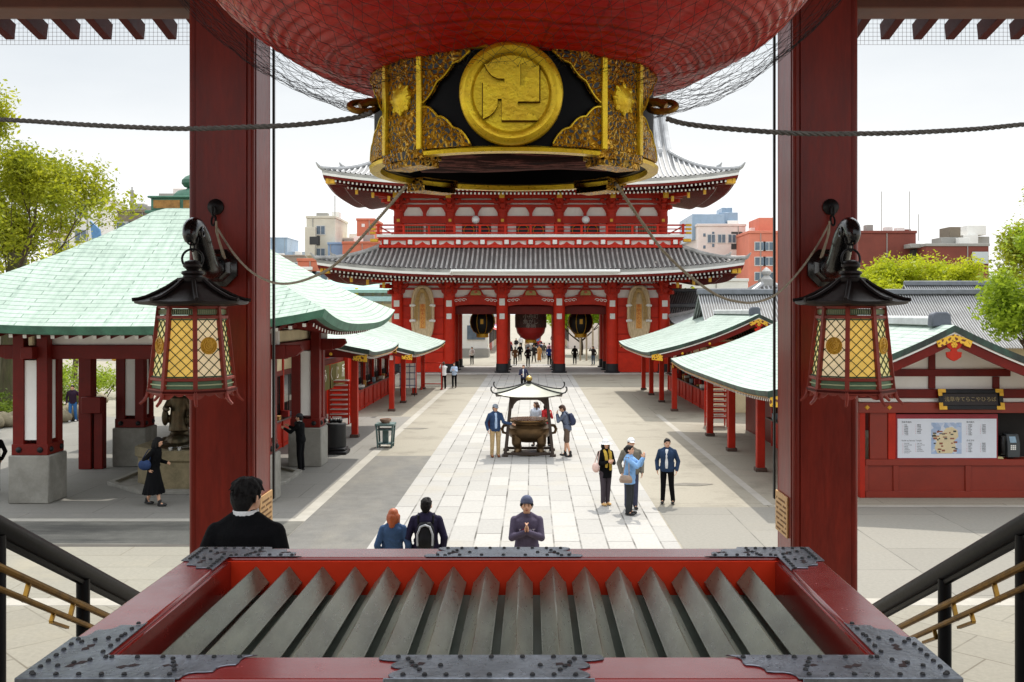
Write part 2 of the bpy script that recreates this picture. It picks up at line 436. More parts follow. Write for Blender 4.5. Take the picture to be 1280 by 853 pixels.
    if eyes:
        for q in (-1, 1):
            mb = MB(); mb.ell((q*.031, .083, 1.612), (.014, .008, .007), 8, 6); mb.rot(Hd); me = mb.mesh('eye', 60); me.transform(Matrix.Scale(s, 4)); mesh_obj('eye', me, EYE, t)
            mb = MB(); mb.ell((q*.031, .092, 1.636), (.021, .007, .005), 8, 6); mb.rot(Hd); me = mb.mesh('eyebrow', 60); me.transform(Matrix.Scale(s, 4)); mesh_obj('eyebrow', me, hair or HAIRB, t)
        mb = MB(); mb.ell((0, .094, 1.547), (.024, .008, .006), 8, 6); mb.rot(Hd); me = mb.mesh('mouth', 60); me.transform(Matrix.Scale(s, 4)); mesh_obj('mouth', me, LIP, t)
    t['_u'] = 0; del t['_u']
    return t, U, arms, s
def carried(name, label, cat, owner, mb, m, U=None, s=1.0, extra=()):
    """a bag or the like carried by a person: a thing of its own in the same place"""
    if U is not None: mb.rot(U)
    o = thing(name, label, cat, tuple(owner.location), owner.rotation_euler.z)
    me = remesh(mb, .012, 2); me.transform(Matrix.Scale(s, 4)); mesh_obj('bag_body' if cat != 'camera' else 'body', me, m, o)
    for nm, xb, xm in extra:
        if U is not None: xb.rot(U)
        q = xb.mesh(nm, 50); q.transform(Matrix.Scale(s, 4)); mesh_obj(nm, q, xm, o)
    return o
def straps():
    mb = MB()
    for q in (-1, 1): mb.tube([(q*.11, -.13, 1.33), (q*.115, -.08, 1.43), (q*.118, .03, 1.45), (q*.125, .12, 1.36), (q*.135, .135, 1.22), (q*.16, .05, 1.08), (q*.13, -.12, 1.03)], .017, 6)
    return mb
def backpack_shape(w=.14, d=.09, z0=.98, z1=1.36):
    mb = MB(); zc = (z0+z1)/2; mb.loft([(0, -.20, z0, w*.9, d*.8), (0, -.215, z0+.05, w, d), (0, -.215, zc, w*1.02, d*1.05), (0, -.205, z1-.08, w*.95, d*.9), (0, -.19, z1, w*.6, d*.6)], 16); mb.ell((0, -.28, zc-.06), (w*.75, .05, .1), 10, 8); return mb
TZ_ = 0.304
# 1 man in a dark suit going down the steps
st_z = 3.2-(5.75-3.9)*(2.9/5.9)-.09
navy = cloth('black_suit_wool', (5, 5, 8), .8); whites = cloth('white_cotton', (232, 232, 230))
person('man in a black suit seen from behind, walking down the steps by the left pillar', (-1.55, 5.75, st_z-.02), 0, 1.74, navy, navy, HAIRB, collar=whites, head=(6, -28), vox=.007, armR=((.22, -.03, 1.13), (.21, .06, .88)), armL=((-.22, -.03, 1.13), (-.21, .03, .88)), bulk=.97, sw=.165, hs=.9)
# 2-3 couple at the foot of the stairs
blue = cloth('blue_denim_jacket', (66, 92, 128)); dnavy = cloth('navy_fleece', (44, 40, 64)); black = cloth('black_cloth', (13, 13, 15)); dgrey = cloth('charcoal_cloth', (60, 58, 60))
person('woman with copper hair in a blue denim jacket, back turned, foot of the stairs', (-2.02, 15.2, TZ_), 4, 1.54, blue, dgrey, HAIROR, hairstyle='bob', female=True, bulk=1.08, head=(8, -10))
o, U_, _, s_ = person('dark haired man in a navy fleece with a backpack, back turned beside the woman', (-1.52, 15.25, TZ_), 2, 1.70, dnavy, black, HAIRB, bulk=1.08, head=(4, -8))
pm = MB(); pm.tube([(-.11, -.285, 1.03), (-.115, -.29, 1.2), (-.07, -.275, 1.31), (0, -.27, 1.335), (.07, -.275, 1.31), (.115, -.29, 1.2), (.11, -.285, 1.03)], .016, 6)
carried('backpack', 'black and silver backpack on the back of the man in navy fleece', 'backpack', o, backpack_shape(), cloth('black_nylon', (30, 31, 34), .5), U_, s_, (('strap', straps(), cloth('strap_black', (28, 28, 30))), ('piping', pm, cloth('silver_piping', (190, 194, 198), .4))))
# 4 praying man facing the hall
mau = cloth('mauve_grey_jacket', (92, 84, 104)); beanie = cloth('grey_blue_knit', (98, 104, 128))
o, U_, ar, s_ = person('man in a knitted cap and grey jacket praying with palms together, facing the hall', (0.02, 15.2, TZ_), 180, 1.70, mau, dgrey, HAIRB, armR=((.34, .04, 1.12), (.020, .27, 1.235)), armL=((-.34, .04, 1.12), (-.020, .27, 1.235)), handR=((-.01, .18, .95), (-1, .0, 0)), handL=((.01, .18, .95), (1, .0, 0)), hat=('beanie', beanie), eyes=True, bulk=1.06, vox=.007, head=(-4, 0))
# faded lettering across the chest of his jacket
for k, (x, ch, m_) in enumerate(((.10, 'S', 'w'), (.055, 'P', 'r'), (-.06, 'R', 'w'), (-.105, 'T', 'w'))):
    tm = text_mb(ch, .075, .004); tm.rot(Matrix.Translation((x, .163, 1.235)) @ Matrix.Rotation(R(180-x*150), 4, 'Z')); me = tm.mesh('jacket_lettering', 0); mesh_obj('jacket_lettering', me, cloth('white_print', (214, 206, 212)) if m_ == 'w' else cloth('red_print', (170, 50, 80)), o)
# 5-8 group of visitors on the right of the path
def gpos(px, py): Y = F*CZ/(py-390.0); p = at(px, py, Y); return (p.x, Y, 0.009)
olive = cloth('grey_plaid', (116, 110, 98)); yel = cloth('mustard_scarf', (206, 172, 74)); pale = cloth('pale_pink_canvas', (222, 190, 178)); sky_b = cloth('sky_blue_shirt', (134, 176, 222)); taupe = cloth('taupe_leather', (160, 140, 124), .5); nav2 = cloth('dark_navy_jacket', (44, 62, 88)); tan = cloth('tan_shoe', (220, 178, 118), .6)
o, U_, _, s_ = person('woman in a white sun hat, black tunic and mustard scarf standing on the path', gpos(757, 632), 205, 1.63, black, cloth('dark_leggings', (78, 70, 76)), HAIRB, hairstyle='bob', female=True, hem=.72, armR=((.2, .06, 1.13), (.08, .27, 1.17)), armL=((-.2, .06, 1.13), (-.05, .26, 1.14)), hat=('sunhat', whites), shoe=tan, eyes=True, legs=(((.085, .02, .49), (.08, .0, .085)), ((-.075, .0, .49), (-.07, -.03, .085))))
mb = MB(); mb.tube([(-.07, .14, .92), (-.06, .16, 1.15), (-.07, .12, 1.38), (-.05, -.03, 1.47), (.05, -.03, 1.47), (.07, .12, 1.38), (.055, .16, 1.2), (.06, .15, 1.0)], [.04, .045, .045, .04, .04, .045, .045, .035], 8); carried('scarf', 'mustard yellow scarf hanging round the neck of the woman in the sun hat', 'scarf', o, mb, yel, U_, s_)
mb = MB(); mb.ell((.30, .02, 1.0), (.085, .15, .13), 12, 8); xm = MB(); xm.tube([(.29, -.08, 1.08), (.2, -.03, 1.42), (.2, .04, 1.42), (.29, .1, 1.08)], .013, 6); carried('shoulder_bag', 'pale pink shoulder bag of the woman in the sun hat', 'bag', o, mb, pale, U_, s_, (('strap', xm, pale),))
o, U_, _, s_ = person('man in a white cap and plaid jacket standing behind the woman in light blue', gpos(789, 637), 188, 1.74, olive, cloth('slate_trousers', (70, 72, 92)), HAIRB, hat=('cap', whites), shirt=cloth('pale_shirt', (206, 190, 168)), eyes=True, bulk=1.1)
o, U_, ar, s_ = person('woman in a light blue shirt raising a phone to take a photograph', gpos(787, 644), 250, 1.66, sky_b, cloth('grey_black_trousers', (56, 58, 60)), HAIRB, hairstyle='bun', female=True, hem=.76, bulk=1.08, armR=((.2, .16, 1.2), (.05, .34, 1.4)), armL=((-.19, .16, 1.2), (-.04, .34, 1.4)), handR=((-.1, .2, .9), (-1, 0, 0)), handL=((.1, .2, .9), (1, 0, 0)), head=(-2, 0), eyes=True)
mb = MB(); mb.bx(-.04, .04, .395, .405, 1.42, 1.55); ph_ = carried('mobile_phone', 'white mobile phone held up by the woman in light blue', 'phone', o, mb, whites, U_, s_)
mb = MB(); mb.loft([(.28, -.02, .82, .07, .15), (.29, -.02, .90, .085, .17), (.28, -.02, 1.0, .06, .13)], 14); xm = MB(); xm.tube([(.28, -.1, .98), (.19, -.04, 1.43), (.19, .03, 1.43), (.28, .06, .98)], .013, 6); carried('shoulder_bag', 'taupe leather shoulder bag of the woman in light blue', 'bag', o, mb, taupe, U_, s_, (('strap', xm, taupe),))
person('man in an open dark navy jacket over a white striped shirt, standing alone right', gpos(834, 630), 165, 1.64, nav2, black, HAIRB, shirt=whites, eyes=True, bulk=1.06, head=(4, 20), legs=(((.10, .02, .49), (.12, .0, .085)), ((-.11, .01, .49), (-.15, -.02, .085))))
# 9-12 around the incense burner
khaki = cloth('khaki_cotton', (196, 168, 124)); blaz = cloth('navy_blazer', (54, 74, 106)); lbl = cloth('pale_blue_shirt', (180, 202, 230)); hood = cloth('slate_hoodie', (104, 112, 130)); brn = cloth('brown_shorts', (104, 88, 76)); maroon = cloth('maroon_canvas', (104, 50, 52))
o, U_, _, s_ = person('man in a navy blazer, khaki trousers and grey cap touching the incense burner', gpos(619, 572), 195, 1.76, blaz, khaki, HAIRB, shirt=lbl, hat=('cap', cloth('grey_cap', (146, 154, 164))), armL=((-.28, .12, 1.18), (-.48, .22, 1.08)), head=(6, 12), shoe=cloth('brown_leather', (140, 90, 60), .5), eyes=True)
carried('backpack', 'maroon and navy backpack of the man in the navy blazer', 'backpack', o, backpack_shape(.13, .08, .9, 1.25), maroon, Matrix.Translation((.08, 0, 0)), s_)
o, U_, _, s_ = person('man in shorts and a slate hoodie bowing to the incense burner, hands at his face', gpos(709, 571), 82, 1.74, hood, brn, HAIRBR, shorts=True, lean=12, armR=((.2, .2, 1.2), (.06, .24, 1.43)), armL=((-.2, .2, 1.2), (-.06, .24, 1.43)), handR=((-.2, .0, 1), (0, -.4, 0)), handL=((.2, .0, 1), (0, -.4, 0)), head=(14, 0), socks=1, legs=(((.10, .05, .49), (.13, .08, .085)), ((-.1, .0, .49), (-.16, -.12, .085))))
carried('backpack', 'navy day pack of the man in the slate hoodie', 'backpack', o, backpack_shape(.14, .09, .98, 1.38), cloth('navy_nylon', (56, 62, 86), .6), U_, s_, (('strap', straps(), cloth('strap_navy', (46, 50, 66))),))
person('long haired woman in a white and pale blue dress behind the incense burner', (0.24, 35.9, .009), 150, 1.6, cloth('white_blouse', (214, 220, 232)), cloth('pale_denim', (150, 180, 216)), HAIRBR, hairstyle='long', female=True, skirt=(.45, .28), head=(0, -30), vox=.011)
person('person in a red top behind the right post of the incense burner', (0.62, 35.9, .009), 200, 1.55, cloth('red_cotton', (188, 48, 50)), black, HAIRB, hairstyle='bob', female=True, vox=.011, armR=((.2, .1, 1.15), (.05, .3, 1.3)), armL=((-.2, .1, 1.15), (-.05, .3, 1.3)))
person('person in a dark vest over a white shirt walking beyond the incense burner', (-.42, 60.5, .01), 175, 1.62, cloth('dark_vest', (52, 54, 78)), black, HAIRBR, shirt=whites, vox=.016, armR=((.24, .05, 1.13), (.1, .25, 1.1)))
# 13-15 near the left stalls
person('person in white holding up a camera near the gate, left', (-5.45, 62.5, .01), 20, 1.7, whites, black, HAIRBR, vox=.016, armR=((.2, .15, 1.32), (.05, .3, 1.55)), armL=((-.2, .15, 1.32), (-.05, .3, 1.55)))
person('person in pale blue shirt looking at a map near the gate, left', (-4.86, 63.5, .01), 170, 1.6, cloth('ice_blue', (190, 208, 232)), black, HAIRB, hairstyle='bob', female=True, vox=.016, armR=((.2, .1, 1.15), (.08, .3, 1.2)), armL=((-.2, .1, 1.15), (-.08, .3, 1.2)))
o, U_, _, s_ = person('man in a black suit reaching over the left stall counter', (-6.95, 30.35, .006), 80, 1.74, black, black, HAIRB, armR=((.22, .18, 1.25), (.2, .42, 1.32)), armL=((-.22, .18, 1.25), (-.18, .42, 1.30)), lean=4, hat=('cap', cloth('charcoal_cap', (66, 66, 70))), collar=whites)
person('woman in a long black dress walking past the stone basin', (-9.36, 24.9, .006), -95, 1.72, black, black, HAIRB, hairstyle='bob', female=True, skirt=(.30, .30), lean=9, armR=((.22, -.1, 1.15), (.2, -.02, .92)), armL=((-.2, .06, 1.15), (-.15, .25, 1.08)), legs=(((.09, .12, .49), (.1, .2, .085)), ((-.09, -.04, .5), (-.09, -.22, .10))), head=(8, 0))
mb = MB(); mb.ell((.24, -.12, 1.05), (.09, .17, .14), 12, 8); xm = MB(); xm.tube([(.24, -.22, 1.12), (.16, -.06, 1.42), (.16, .02, 1.42), (.24, 0, 1.12)], .013, 6)
ow = [q for q in col.objects if q.get('label', '').startswith('woman in a long black dress')][0]
carried('shoulder_bag', 'dark blue bag over the shoulder of the woman in black', 'bag', ow, mb, cloth('indigo_bag', (48, 66, 104), .6), None, 1.0, (('strap', xm, cloth('indigo_strap', (40, 52, 80))),))
person('person in a red and navy striped sweater and blue jeans walking, far left', (-20.15, 43.9, .006), 190, 1.62, cloth('navy_red_sweater', (52, 36, 52)), cloth('blue_jeans', (58, 108, 164)), HAIRB, vox=.014, shoe=whites, legs=(((.1, .08, .5), (.1, .1, .085)), ((-.1, -.02, .5), (-.1, -.16, .09))), lean=6, armL=((-.26, -.04, 1.13), (-.27, .02, .9)))
ow = [q for q in col.objects if q.get('label', '').startswith('person in a red and navy striped')][0]
mb = MB(); mb.loft([(0, 0, 1.14, .185, .138), (0, 0, 1.22, .188, .142), (0, 0, 1.26, .186, .14)], 18); me = mb.mesh('sweater_stripe', 60); mb.rot(Matrix.Rotation(R(0), 4, 'X')); mesh_obj('sweater_stripe', me, cloth('red_stripe', (150, 44, 48)), ow)
person('person in black clothes at the left edge, by the front pavilion post', (-14.18, 26.4, .006), 60, 1.72, black, black, HAIRB, vox=.013)
# visitors under and beyond the gate
def far(px, py, h, tc, bc, hr, lab, face=180, vox=.024, **kw):
    p = gpos(px, py); return person(lab, (p[0], p[1], .07 if 77 < p[1] < 88 else .012), face, h, tc, bc, hr, vox=vox, fingers=False, group='visitors under the gate', **kw)
far(590, 456, 1.62, whites, black, HAIRB, 'far visitor in a white shirt and black trousers, left bay of the gate', 170, armL=((-.24, .1, 1.13), (-.06, .25, 1.1)))
far(644, 457, 1.66, cloth('brown_coat', (124, 96, 66)), black, HAIRB, 'far visitor in a brown coat, middle bay of the gate', 0, hem=.7)
far(650, 451.5, 1.66, black, black, HAIRB, 'far visitor all in black beside the brown coat', 180, hem=.62)
far(660, 459.5, 1.74, cloth('dark_brown_suit', (52, 44, 44)), black, HAIRB, 'tall far visitor in a dark brown suit, centre of the gate', 200)
far(667.5, 453.5, 1.7, dgrey, dgrey, HAIRB, 'far visitor in charcoal with an arm raised, middle bay', 170, armR=((.26, .1, 1.25), (.4, .2, 1.3)), legs=(((.11, .1, .5), (.16, .14, .09)), ((-.1, 0, .5), (-.15, -.1, .09))))
far(674, 452.5, 1.6, cloth('orange_kimono', (232, 176, 112)), cloth('orange_skirt', (226, 160, 96)), HAIRBR, 'far visitor in a pale orange robe, middle bay', 180, skirt=(.15, .2), female=True)
far(680, 449, 1.66, cloth('moss_jacket', (84, 84, 76)), cloth('pale_slacks', (170, 164, 156)), HAIRB, 'far visitor in a moss jacket and pale slacks, middle bay', 150)
far(686.5, 456.5, 1.72, cloth('royal_blue', (46, 78, 158)), black, HAIRB, 'far visitor in a royal blue jacket, middle bay', -20)
far(718.5, 455.5, 1.72, black, black, HAIRB, 'far visitor in a long black coat with a bag, right bay', 0, hem=.55)
far(741.5, 456.5, 1.7, cloth('dark_grey_jacket', (62, 62, 66)), cloth('mid_blue_jeans', (92, 122, 156)), HAIRB, 'far visitor in dark grey and jeans raising an arm, right bay', 150, armR=((.25, .1, 1.3), (.15, .25, 1.5)))
r3 = random.Random(21)
pal = [('white', (226, 226, 228)), ('navy', (46, 54, 84)), ('black', (34, 34, 36)), ('grey', (128, 128, 132)), ('red', (170, 58, 58)), ('beige', (196, 176, 150)), ('blue', (92, 124, 170)), ('pink', (222, 176, 182))]
for k in range(22):
    Y = r3.uniform(96, 150); x = r3.uniform(-3.4, 3.1); nm, c = pal[k % 8]; hgt = r3.uniform(1.55, 1.78)
    person('passer-by in %s among the crowd on the street beyond the gate' % nm, (x, Y, .012), r3.choice((0, 180, 170, 10)), hgt, cloth('crowd_%s' % nm, c), cloth('crowd_%s_low' % pal[(k*3+2) % 8][0], pal[(k*3+2) % 8][1]), HAIRB, vox=.03, fingers=False, group='crowd on the street beyond the gate in %s' % nm)
# ------------------------------------------------------------------ world, sun, camera
SUN_EL, SUN_AZ = R(56), R(13)       # the sun stands ahead of the camera, a little to the right
w = bpy.data.worlds.new('World'); scene.world = w; w.use_nodes = True
nt = w.node_tree; bg = nt.nodes['Background']
sky = nt.nodes.new('ShaderNodeTexSky'); sky.sky_type = 'NISHITA'; sky.sun_disc = False
sky.sun_elevation = SUN_EL; sky.sun_rotation = SUN_AZ; sky.altitude = 20; sky.air_density = 1.3; sky.dust_density = 6.0; sky.ozone_density = 1.0
# thin spring haze: a bright milky veil over the blue, thicker towards the horizon
tc = nt.nodes.new('ShaderNodeTexCoord'); sp = nt.nodes.new('ShaderNodeSeparateXYZ'); nt.links.new(tc.outputs['Generated'], sp.inputs[0])
hz = ramp(nt, sp.outputs[2], [(0.0, (11.2, 11.2, 11.2)), (0.10, (10.6, 10.7, 10.8)), (0.17, (8.6, 8.8, 9.0)), (0.255, (7.0, 7.4, 7.75)), (0.36, (7.6, 8.2, 8.7)), (0.6, (15.5, 16.0, 16.6)), (1.0, (18.0, 18.6, 19.4))])
cn = nt.nodes.new('ShaderNodeTexNoise'); cn.inputs['Scale'].default_value = 2.4; cn.inputs['Detail'].default_value = 7; cn.inputs['Roughness'].default_value = .55
cm = nt.nodes.new('ShaderNodeMapping'); cm.inputs['Scale'].default_value = (1, 1, 3.2); nt.links.new(tc.outputs['Generated'], cm.inputs[0]); nt.links.new(cm.outputs[0], cn.inputs['Vector'])
hz = mixc(nt, 1.0, hz, ramp(nt, cn.outputs[0], [(0.35, (0.93, 0.945, 0.96)), (0.65, (1.05, 1.05, 1.045))]), 'MULTIPLY')
mx = mixc(nt, 0.85, sky.outputs[0], hz)
nt.links.new(mx, bg.inputs['Color']); bg.inputs['Strength'].default_value = 0.12
ld = bpy.data.lights.new('sun', 'SUN'); ld.energy = 3.3; ld.angle = R(0.6); ld.color = (1.0, 0.95, 0.86)
lo = bpy.data.objects.new('sun', ld); col.objects.link(lo)
sd = Vector((math.sin(SUN_AZ)*math.cos(SUN_EL), math.cos(SUN_AZ)*math.cos(SUN_EL), math.sin(SUN_EL)))
lo.rotation_euler = sd.to_track_quat('Z', 'Y').to_euler(); lo.location = (10, 60, 80)
cd = bpy.data.cameras.new('camera'); cam = bpy.data.objects.new('camera', cd); col.objects.link(cam)
cam.location = (CX, 0, CZ); cam.rotation_euler = (R(90), 0, 0)
cd.lens = 35; cd.sensor_width = 36; cd.sensor_fit = 'HORIZONTAL'; cd.shift_x = -25/1280; cd.shift_y = -36.5/1280
cd.clip_start = 0.05; cd.clip_end = 3000
scene.camera = cam
scene.view_settings.view_transform = 'Standard'; scene.view_settings.look = 'None'
scene.view_settings.exposure = 0; scene.view_settings.gamma = 1
scene.render.engine = 'CYCLES'
try: scene.cycles.max_bounces = 8; scene.cycles.transparent_max_bounces = 12; scene.cycles.caustics_reflective = False; scene.cycles.caustics_refractive = False
except Exception: pass

# ------------------------------------------------------------------ shared materials
RED = mat('vermilion_paint', (190, 46, 26), 0.5, spec=.25, var=0.14, scale=1.2, bmp=0.05, bscale=30, dirt=(110, 30, 22), dirt_amt=0.45)
RED_BRIGHT = mat('bright_vermilion_paint', (210, 50, 27), 0.5, spec=.25, var=0.12, scale=1.5, dirt=(140, 30, 22), dirt_amt=0.4)
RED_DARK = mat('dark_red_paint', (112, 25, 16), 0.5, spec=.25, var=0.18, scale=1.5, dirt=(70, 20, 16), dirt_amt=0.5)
WHITE = mat('white_plaster', (248, 246, 240), 0.8, var=0.03, scale=1.0, dirt=(220, 214, 200), dirt_amt=0.3)
CREAM = mat('cream_plaster', (222, 206, 168), 0.8, var=0.08, scale=1.5, dirt=(170, 150, 110), dirt_amt=0.4)
GOLD = mat('gilt_metal', (238, 186, 52), 0.34, 0.6, var=0.2, scale=6, bmp=0.15, bscale=60, dirt=(120, 76, 20), dirt_amt=0.5)
GOLDP = mat('gold_paint', (232, 178, 50), 0.4, 0.25, var=0.12, scale=5, dirt=(160, 110, 30), dirt_amt=0.4)
BLACK = mat('black_lacquer', (14, 13, 14), 0.34, 0.0, var=0.3, scale=6, coat=0.08, spec=.4)
IRON = mat('black_iron', (34, 33, 34), 0.42, 0.5, var=0.3, scale=10, bmp=0.2, bscale=80)
CONC = mat('grey_concrete', (150, 147, 138), 0.85, var=0.12, scale=2.0, bmp=0.2, bscale=60, dirt=(92, 88, 78), dirt_amt=0.6)
TILE = mat('grey_roof_tile', (184, 182, 178), 0.55, var=0.2, scale=1.2, bmp=0.1, bscale=30, dirt=(84, 82, 78), dirt_amt=0.6)
TILE2 = mat('pale_roof_tile', (186, 186, 186), 0.5, var=0.15, scale=1.2, dirt=(120, 120, 120), dirt_amt=0.5)
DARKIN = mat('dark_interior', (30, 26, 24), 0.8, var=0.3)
ROPE = mat('hemp_rope', (176, 164, 142), 0.9, var=0.25, scale=30)
ROPE_D = mat('grey_rope', (96, 92, 86), 0.9, var=0.25, scale=30)
BRASS = mat('worn_brass', (150, 112, 46), 0.35, 0.9, var=0.25, scale=12, dirt=(70, 50, 24), dirt_amt=0.7)
BRONZE = mat('aged_bronze', (92, 76, 54), 0.42, 0.75, var=0.3, scale=5, bmp=0.2, bscale=30, dirt=(60, 80, 66), dirt_amt=0.5)
VERD = mat('verdigris_copper', (78, 124, 102), 0.6, 0.1, var=0.25, scale=3, dirt=(44, 74, 60), dirt_amt=0.7)
VERD_D = mat('dark_copper_edge', (58, 66, 62), 0.6, 0.2, var=0.3, scale=3, stretch=(1,1,0.3), dirt=(80, 130, 108), dirt_amt=0.6)

def copper_roof_mat(name, c, line, course=0.3):
    m, nt, b = _nt(name)
    uv = coords(nt, kind='UV')
    br = N(nt, 'ShaderNodeTexBrick', Scale=1.0); br.offset = 0.5
    br.inputs['Mortar Size'].default_value = 0.012; br.inputs['Mortar Smooth'].default_value = 0.25
    br.inputs['Brick Width'].default_value = course*7; br.inputs['Row Height'].default_value = course; br.inputs['Bias'].default_value = 0
    c = lin(c)
    br.inputs['Color1'].default_value = (*[x*1.04 for x in c], 1); br.inputs['Color2'].default_value = (*[x*0.93 for x in c], 1)
    br.inputs['Mortar'].default_value = (*lin(line), 1)
    nt.links.new(uv, br.inputs['Vector'])
    o = coords(nt); n1 = noise(nt, o, 0.55, 8, 0.65)
    st = ramp(nt, n1, [(0.3, (0.82, 0.84, 0.82)), (0.6, (1, 1, 1)), (0.8, (1.1, 1.08, 1.05))])
    cc = mixc(nt, 1.0, br.outputs[0], st, 'MULTIPLY')
    o2 = coords(nt, (2.5, 2.5, 0.4)); n2 = noise(nt, o2, 2.0, 7, 0.7)
    cc = mixc(nt, ramp(nt, n2, [(0.5, (0,0,0)), (0.75, (0.55,)*3)]), cc, lin((98, 126, 112)))
    sv = coords(nt, (7.0, 0.35, 1), kind='UV'); n4 = noise(nt, sv, 1.0, 8, 0.7)      # rain streaks running down the slope
    cc = mixc(nt, 1.0, cc, ramp(nt, n4, [(0.3, (0.66, 0.71, 0.69)), (0.52, (1, 1, 1)), (0.75, (1.1, 1.09, 1.07))]), 'MULTIPLY')
    nt.links.new(cc, b.inputs['Base Color']); b.inputs['Roughness'].default_value = 0.5
    bump(nt, b, br.outputs['Fac'], 0.9, -0.03)
    return m
COPPER = copper_roof_mat('green_copper_sheet', (182, 200, 184), (122, 144, 128), .2)
COPPER_PALE = copper_roof_mat('pale_copper_sheet', (178, 192, 182), (132, 150, 140), 0.2)

# ------------------------------------------------------------------ ground
def slab_mat(name, c, joint, bw, rh, mortar=0.012, rot=0.0, var=0.12, stain=(150, 142, 120), stain_amt=0.5, jscale=1.0):
    m, nt, b = _nt(name)
    tc = nt.nodes.new('ShaderNodeTexCoord'); mp = nt.nodes.new('ShaderNodeMapping'); mp.inputs['Rotation'].default_value = (0, 0, rot)
    nt.links.new(tc.outputs['Object'], mp.inputs[0]); v = mp.outputs[0]
    br = N(nt, 'ShaderNodeTexBrick', Scale=1.0); br.offset = 0.5; br.offset_frequency = 2
    br.inputs['Mortar Size'].default_value = mortar; br.inputs['Mortar Smooth'].default_value = 0.2
    br.inputs['Brick Width'].default_value = bw; br.inputs['Row Height'].default_value = rh
    c = lin(c)
    br.inputs['Color1'].default_value = (*[x*(1+var*.6) for x in c], 1); br.inputs['Color2'].default_value = (*[x*(1-var) for x in c], 1)
    # joints fade in and out, some open and dark, some filled
    nj = noise(nt, tc.outputs['Object'], 0.9, 4)
    jc = ramp(nt, nj, [(0.36, lin(joint)), (0.62, tuple(x*0.8 for x in c))])
    nt.links.new(jc, br.inputs['Mortar'])
    nt.links.new(v, br.inputs['Vector'])
    n1 = noise(nt, tc.outputs['Object'], 0.45, 9, 0.68); n2 = noise(nt, tc.outputs['Object'], 14, 5, 0.7)
    cc = mixc(nt, 1.0, br.outputs[0], ramp(nt, n2, [(0.3, (0.86,)*3), (0.7, (1.07,)*3)]), 'MULTIPLY')
    cc = mixc(nt, ramp(nt, n1, [(0.52, (0,0,0)), (0.75, (stain_amt,)*3)]), cc, lin(stain))
    nt.links.new(cc, b.inputs['Base Color']); b.inputs['Roughness'].default_value = 0.8
    bump(nt, b, n2, 0.15, 0.01)
    MATS[name] = m; return m
def asphalt(name, c, stain, var=0.25, sc=0.35, streak=(1,1,1), amt=0.8):
    m, nt, b = _nt(name); c = lin(c)
    v = coords(nt, streak); o = coords(nt)
    n1 = noise(nt, v, sc, 9, 0.66); n2 = noise(nt, o, 30, 4, 0.75); n3 = noise(nt, o, 2.2, 6, 0.6)
    cc = ramp(nt, n3, [(0.3, tuple(x*(1-var) for x in c)), (0.7, tuple(x*(1+var) for x in c))])
    cc = mixc(nt, ramp(nt, n1, [(0.46, (0,0,0)), (0.66, (amt,)*3)]), cc, lin(stain))
    cc = mixc(nt, 1.0, cc, ramp(nt, n2, [(0.28, (0.75,)*3), (0.7, (1.12,)*3)]), 'MULTIPLY')
    nt.links.new(cc, b.inputs['Base Color']); b.inputs['Roughness'].default_value = 0.85
    bump(nt, b, n2, 0.25, 0.01); return m
def sheet(name, x0, x1, y0, y1, z, m):
    mb = MB(); mb.add([(x0,y0,z),(x1,y0,z),(x1,y1,z),(x0,y1,z)], [(0,1,2,3)])
    return struct(mb.build(name, m, smooth=0))
G_BASE = slab_mat('court_concrete', (156, 149, 133), (108, 101, 88), 6.0, 4.2, 0.014, var=0.05, stain=(104, 98, 84), stain_amt=0.8)
sheet('ground', -600, 600, -30, 1500, 0.0, G_BASE)
sheet('stone_path', -3.28, 3.16, 15.9, 92, 0.008, slab_mat('pale_granite_slab', (172, 169, 163), (74, 70, 62), 1.5, 0.56, 0.02, rot=R(90), var=0.12, stain=(168, 158, 136), stain_amt=0.5))
sheet('asphalt_strip', -5.16, -3.28, 15.9, 33.5, 0.004, asphalt('court_asphalt', (112, 110, 105), (134, 129, 118), 0.18, 0.5, (1, 0.4, 1)))
PALE = mat('pale_kerb_stone', (176, 171, 160), 0.8, var=0.12, scale=2, dirt=(150, 144, 130), dirt_amt=0.5)
sheet('edging_line', -5.46, -5.16, 23.35, 66, 0.004, PALE)
sheet('edging_line', 5.92, 6.14, 24.95, 47, 0.004, PALE)
sheet('edging_line', -40, -5.16, 23.02, 23.34, 0.005, PALE)
sheet('edging_line', 6.14, 40, 24.72, 24.94, 0.005, PALE)
sheet('pavement', -40, -5.47, 23.36, 46.0, 0.003, slab_mat('grey_pavilion_paving', (134, 131, 124), (92, 88, 80), 3.0, 2.0, 0.012, var=0.06, stain=(122, 118, 108), stain_amt=0.5))
sheet('asphalt_band', -40, -5.17, 20.75, 23.0, 0.004, asphalt('dark_streaked_asphalt', (112, 110, 102), (56, 55, 52), 0.2, 0.5, (0.45, 2.2, 1)))  # asphalt band with darker streaks mixed into its colour
sheet('drain_line', -40, -5.17, 20.55, 20.75, 0.006, mat('dark_gutter', (84, 80, 74), 0.9, var=0.2))
sheet('side_paving', -40, -5.17, 15.9, 20.54, 0.004, slab_mat('beige_granite_paving', (144, 140, 127), (120, 112, 96), 1.8, 0.9, 0.014, var=0.08, stain=(168, 158, 134)))
sheet('side_paving', 3.2, 40, 15.9, 24.7, 0.004, slab_mat('grey_slab_paving', (138, 134, 124), (98, 94, 86), 3.4, 2.45, 0.016, rot=R(90), var=0.07, stain=(140, 134, 120), stain_amt=0.6))
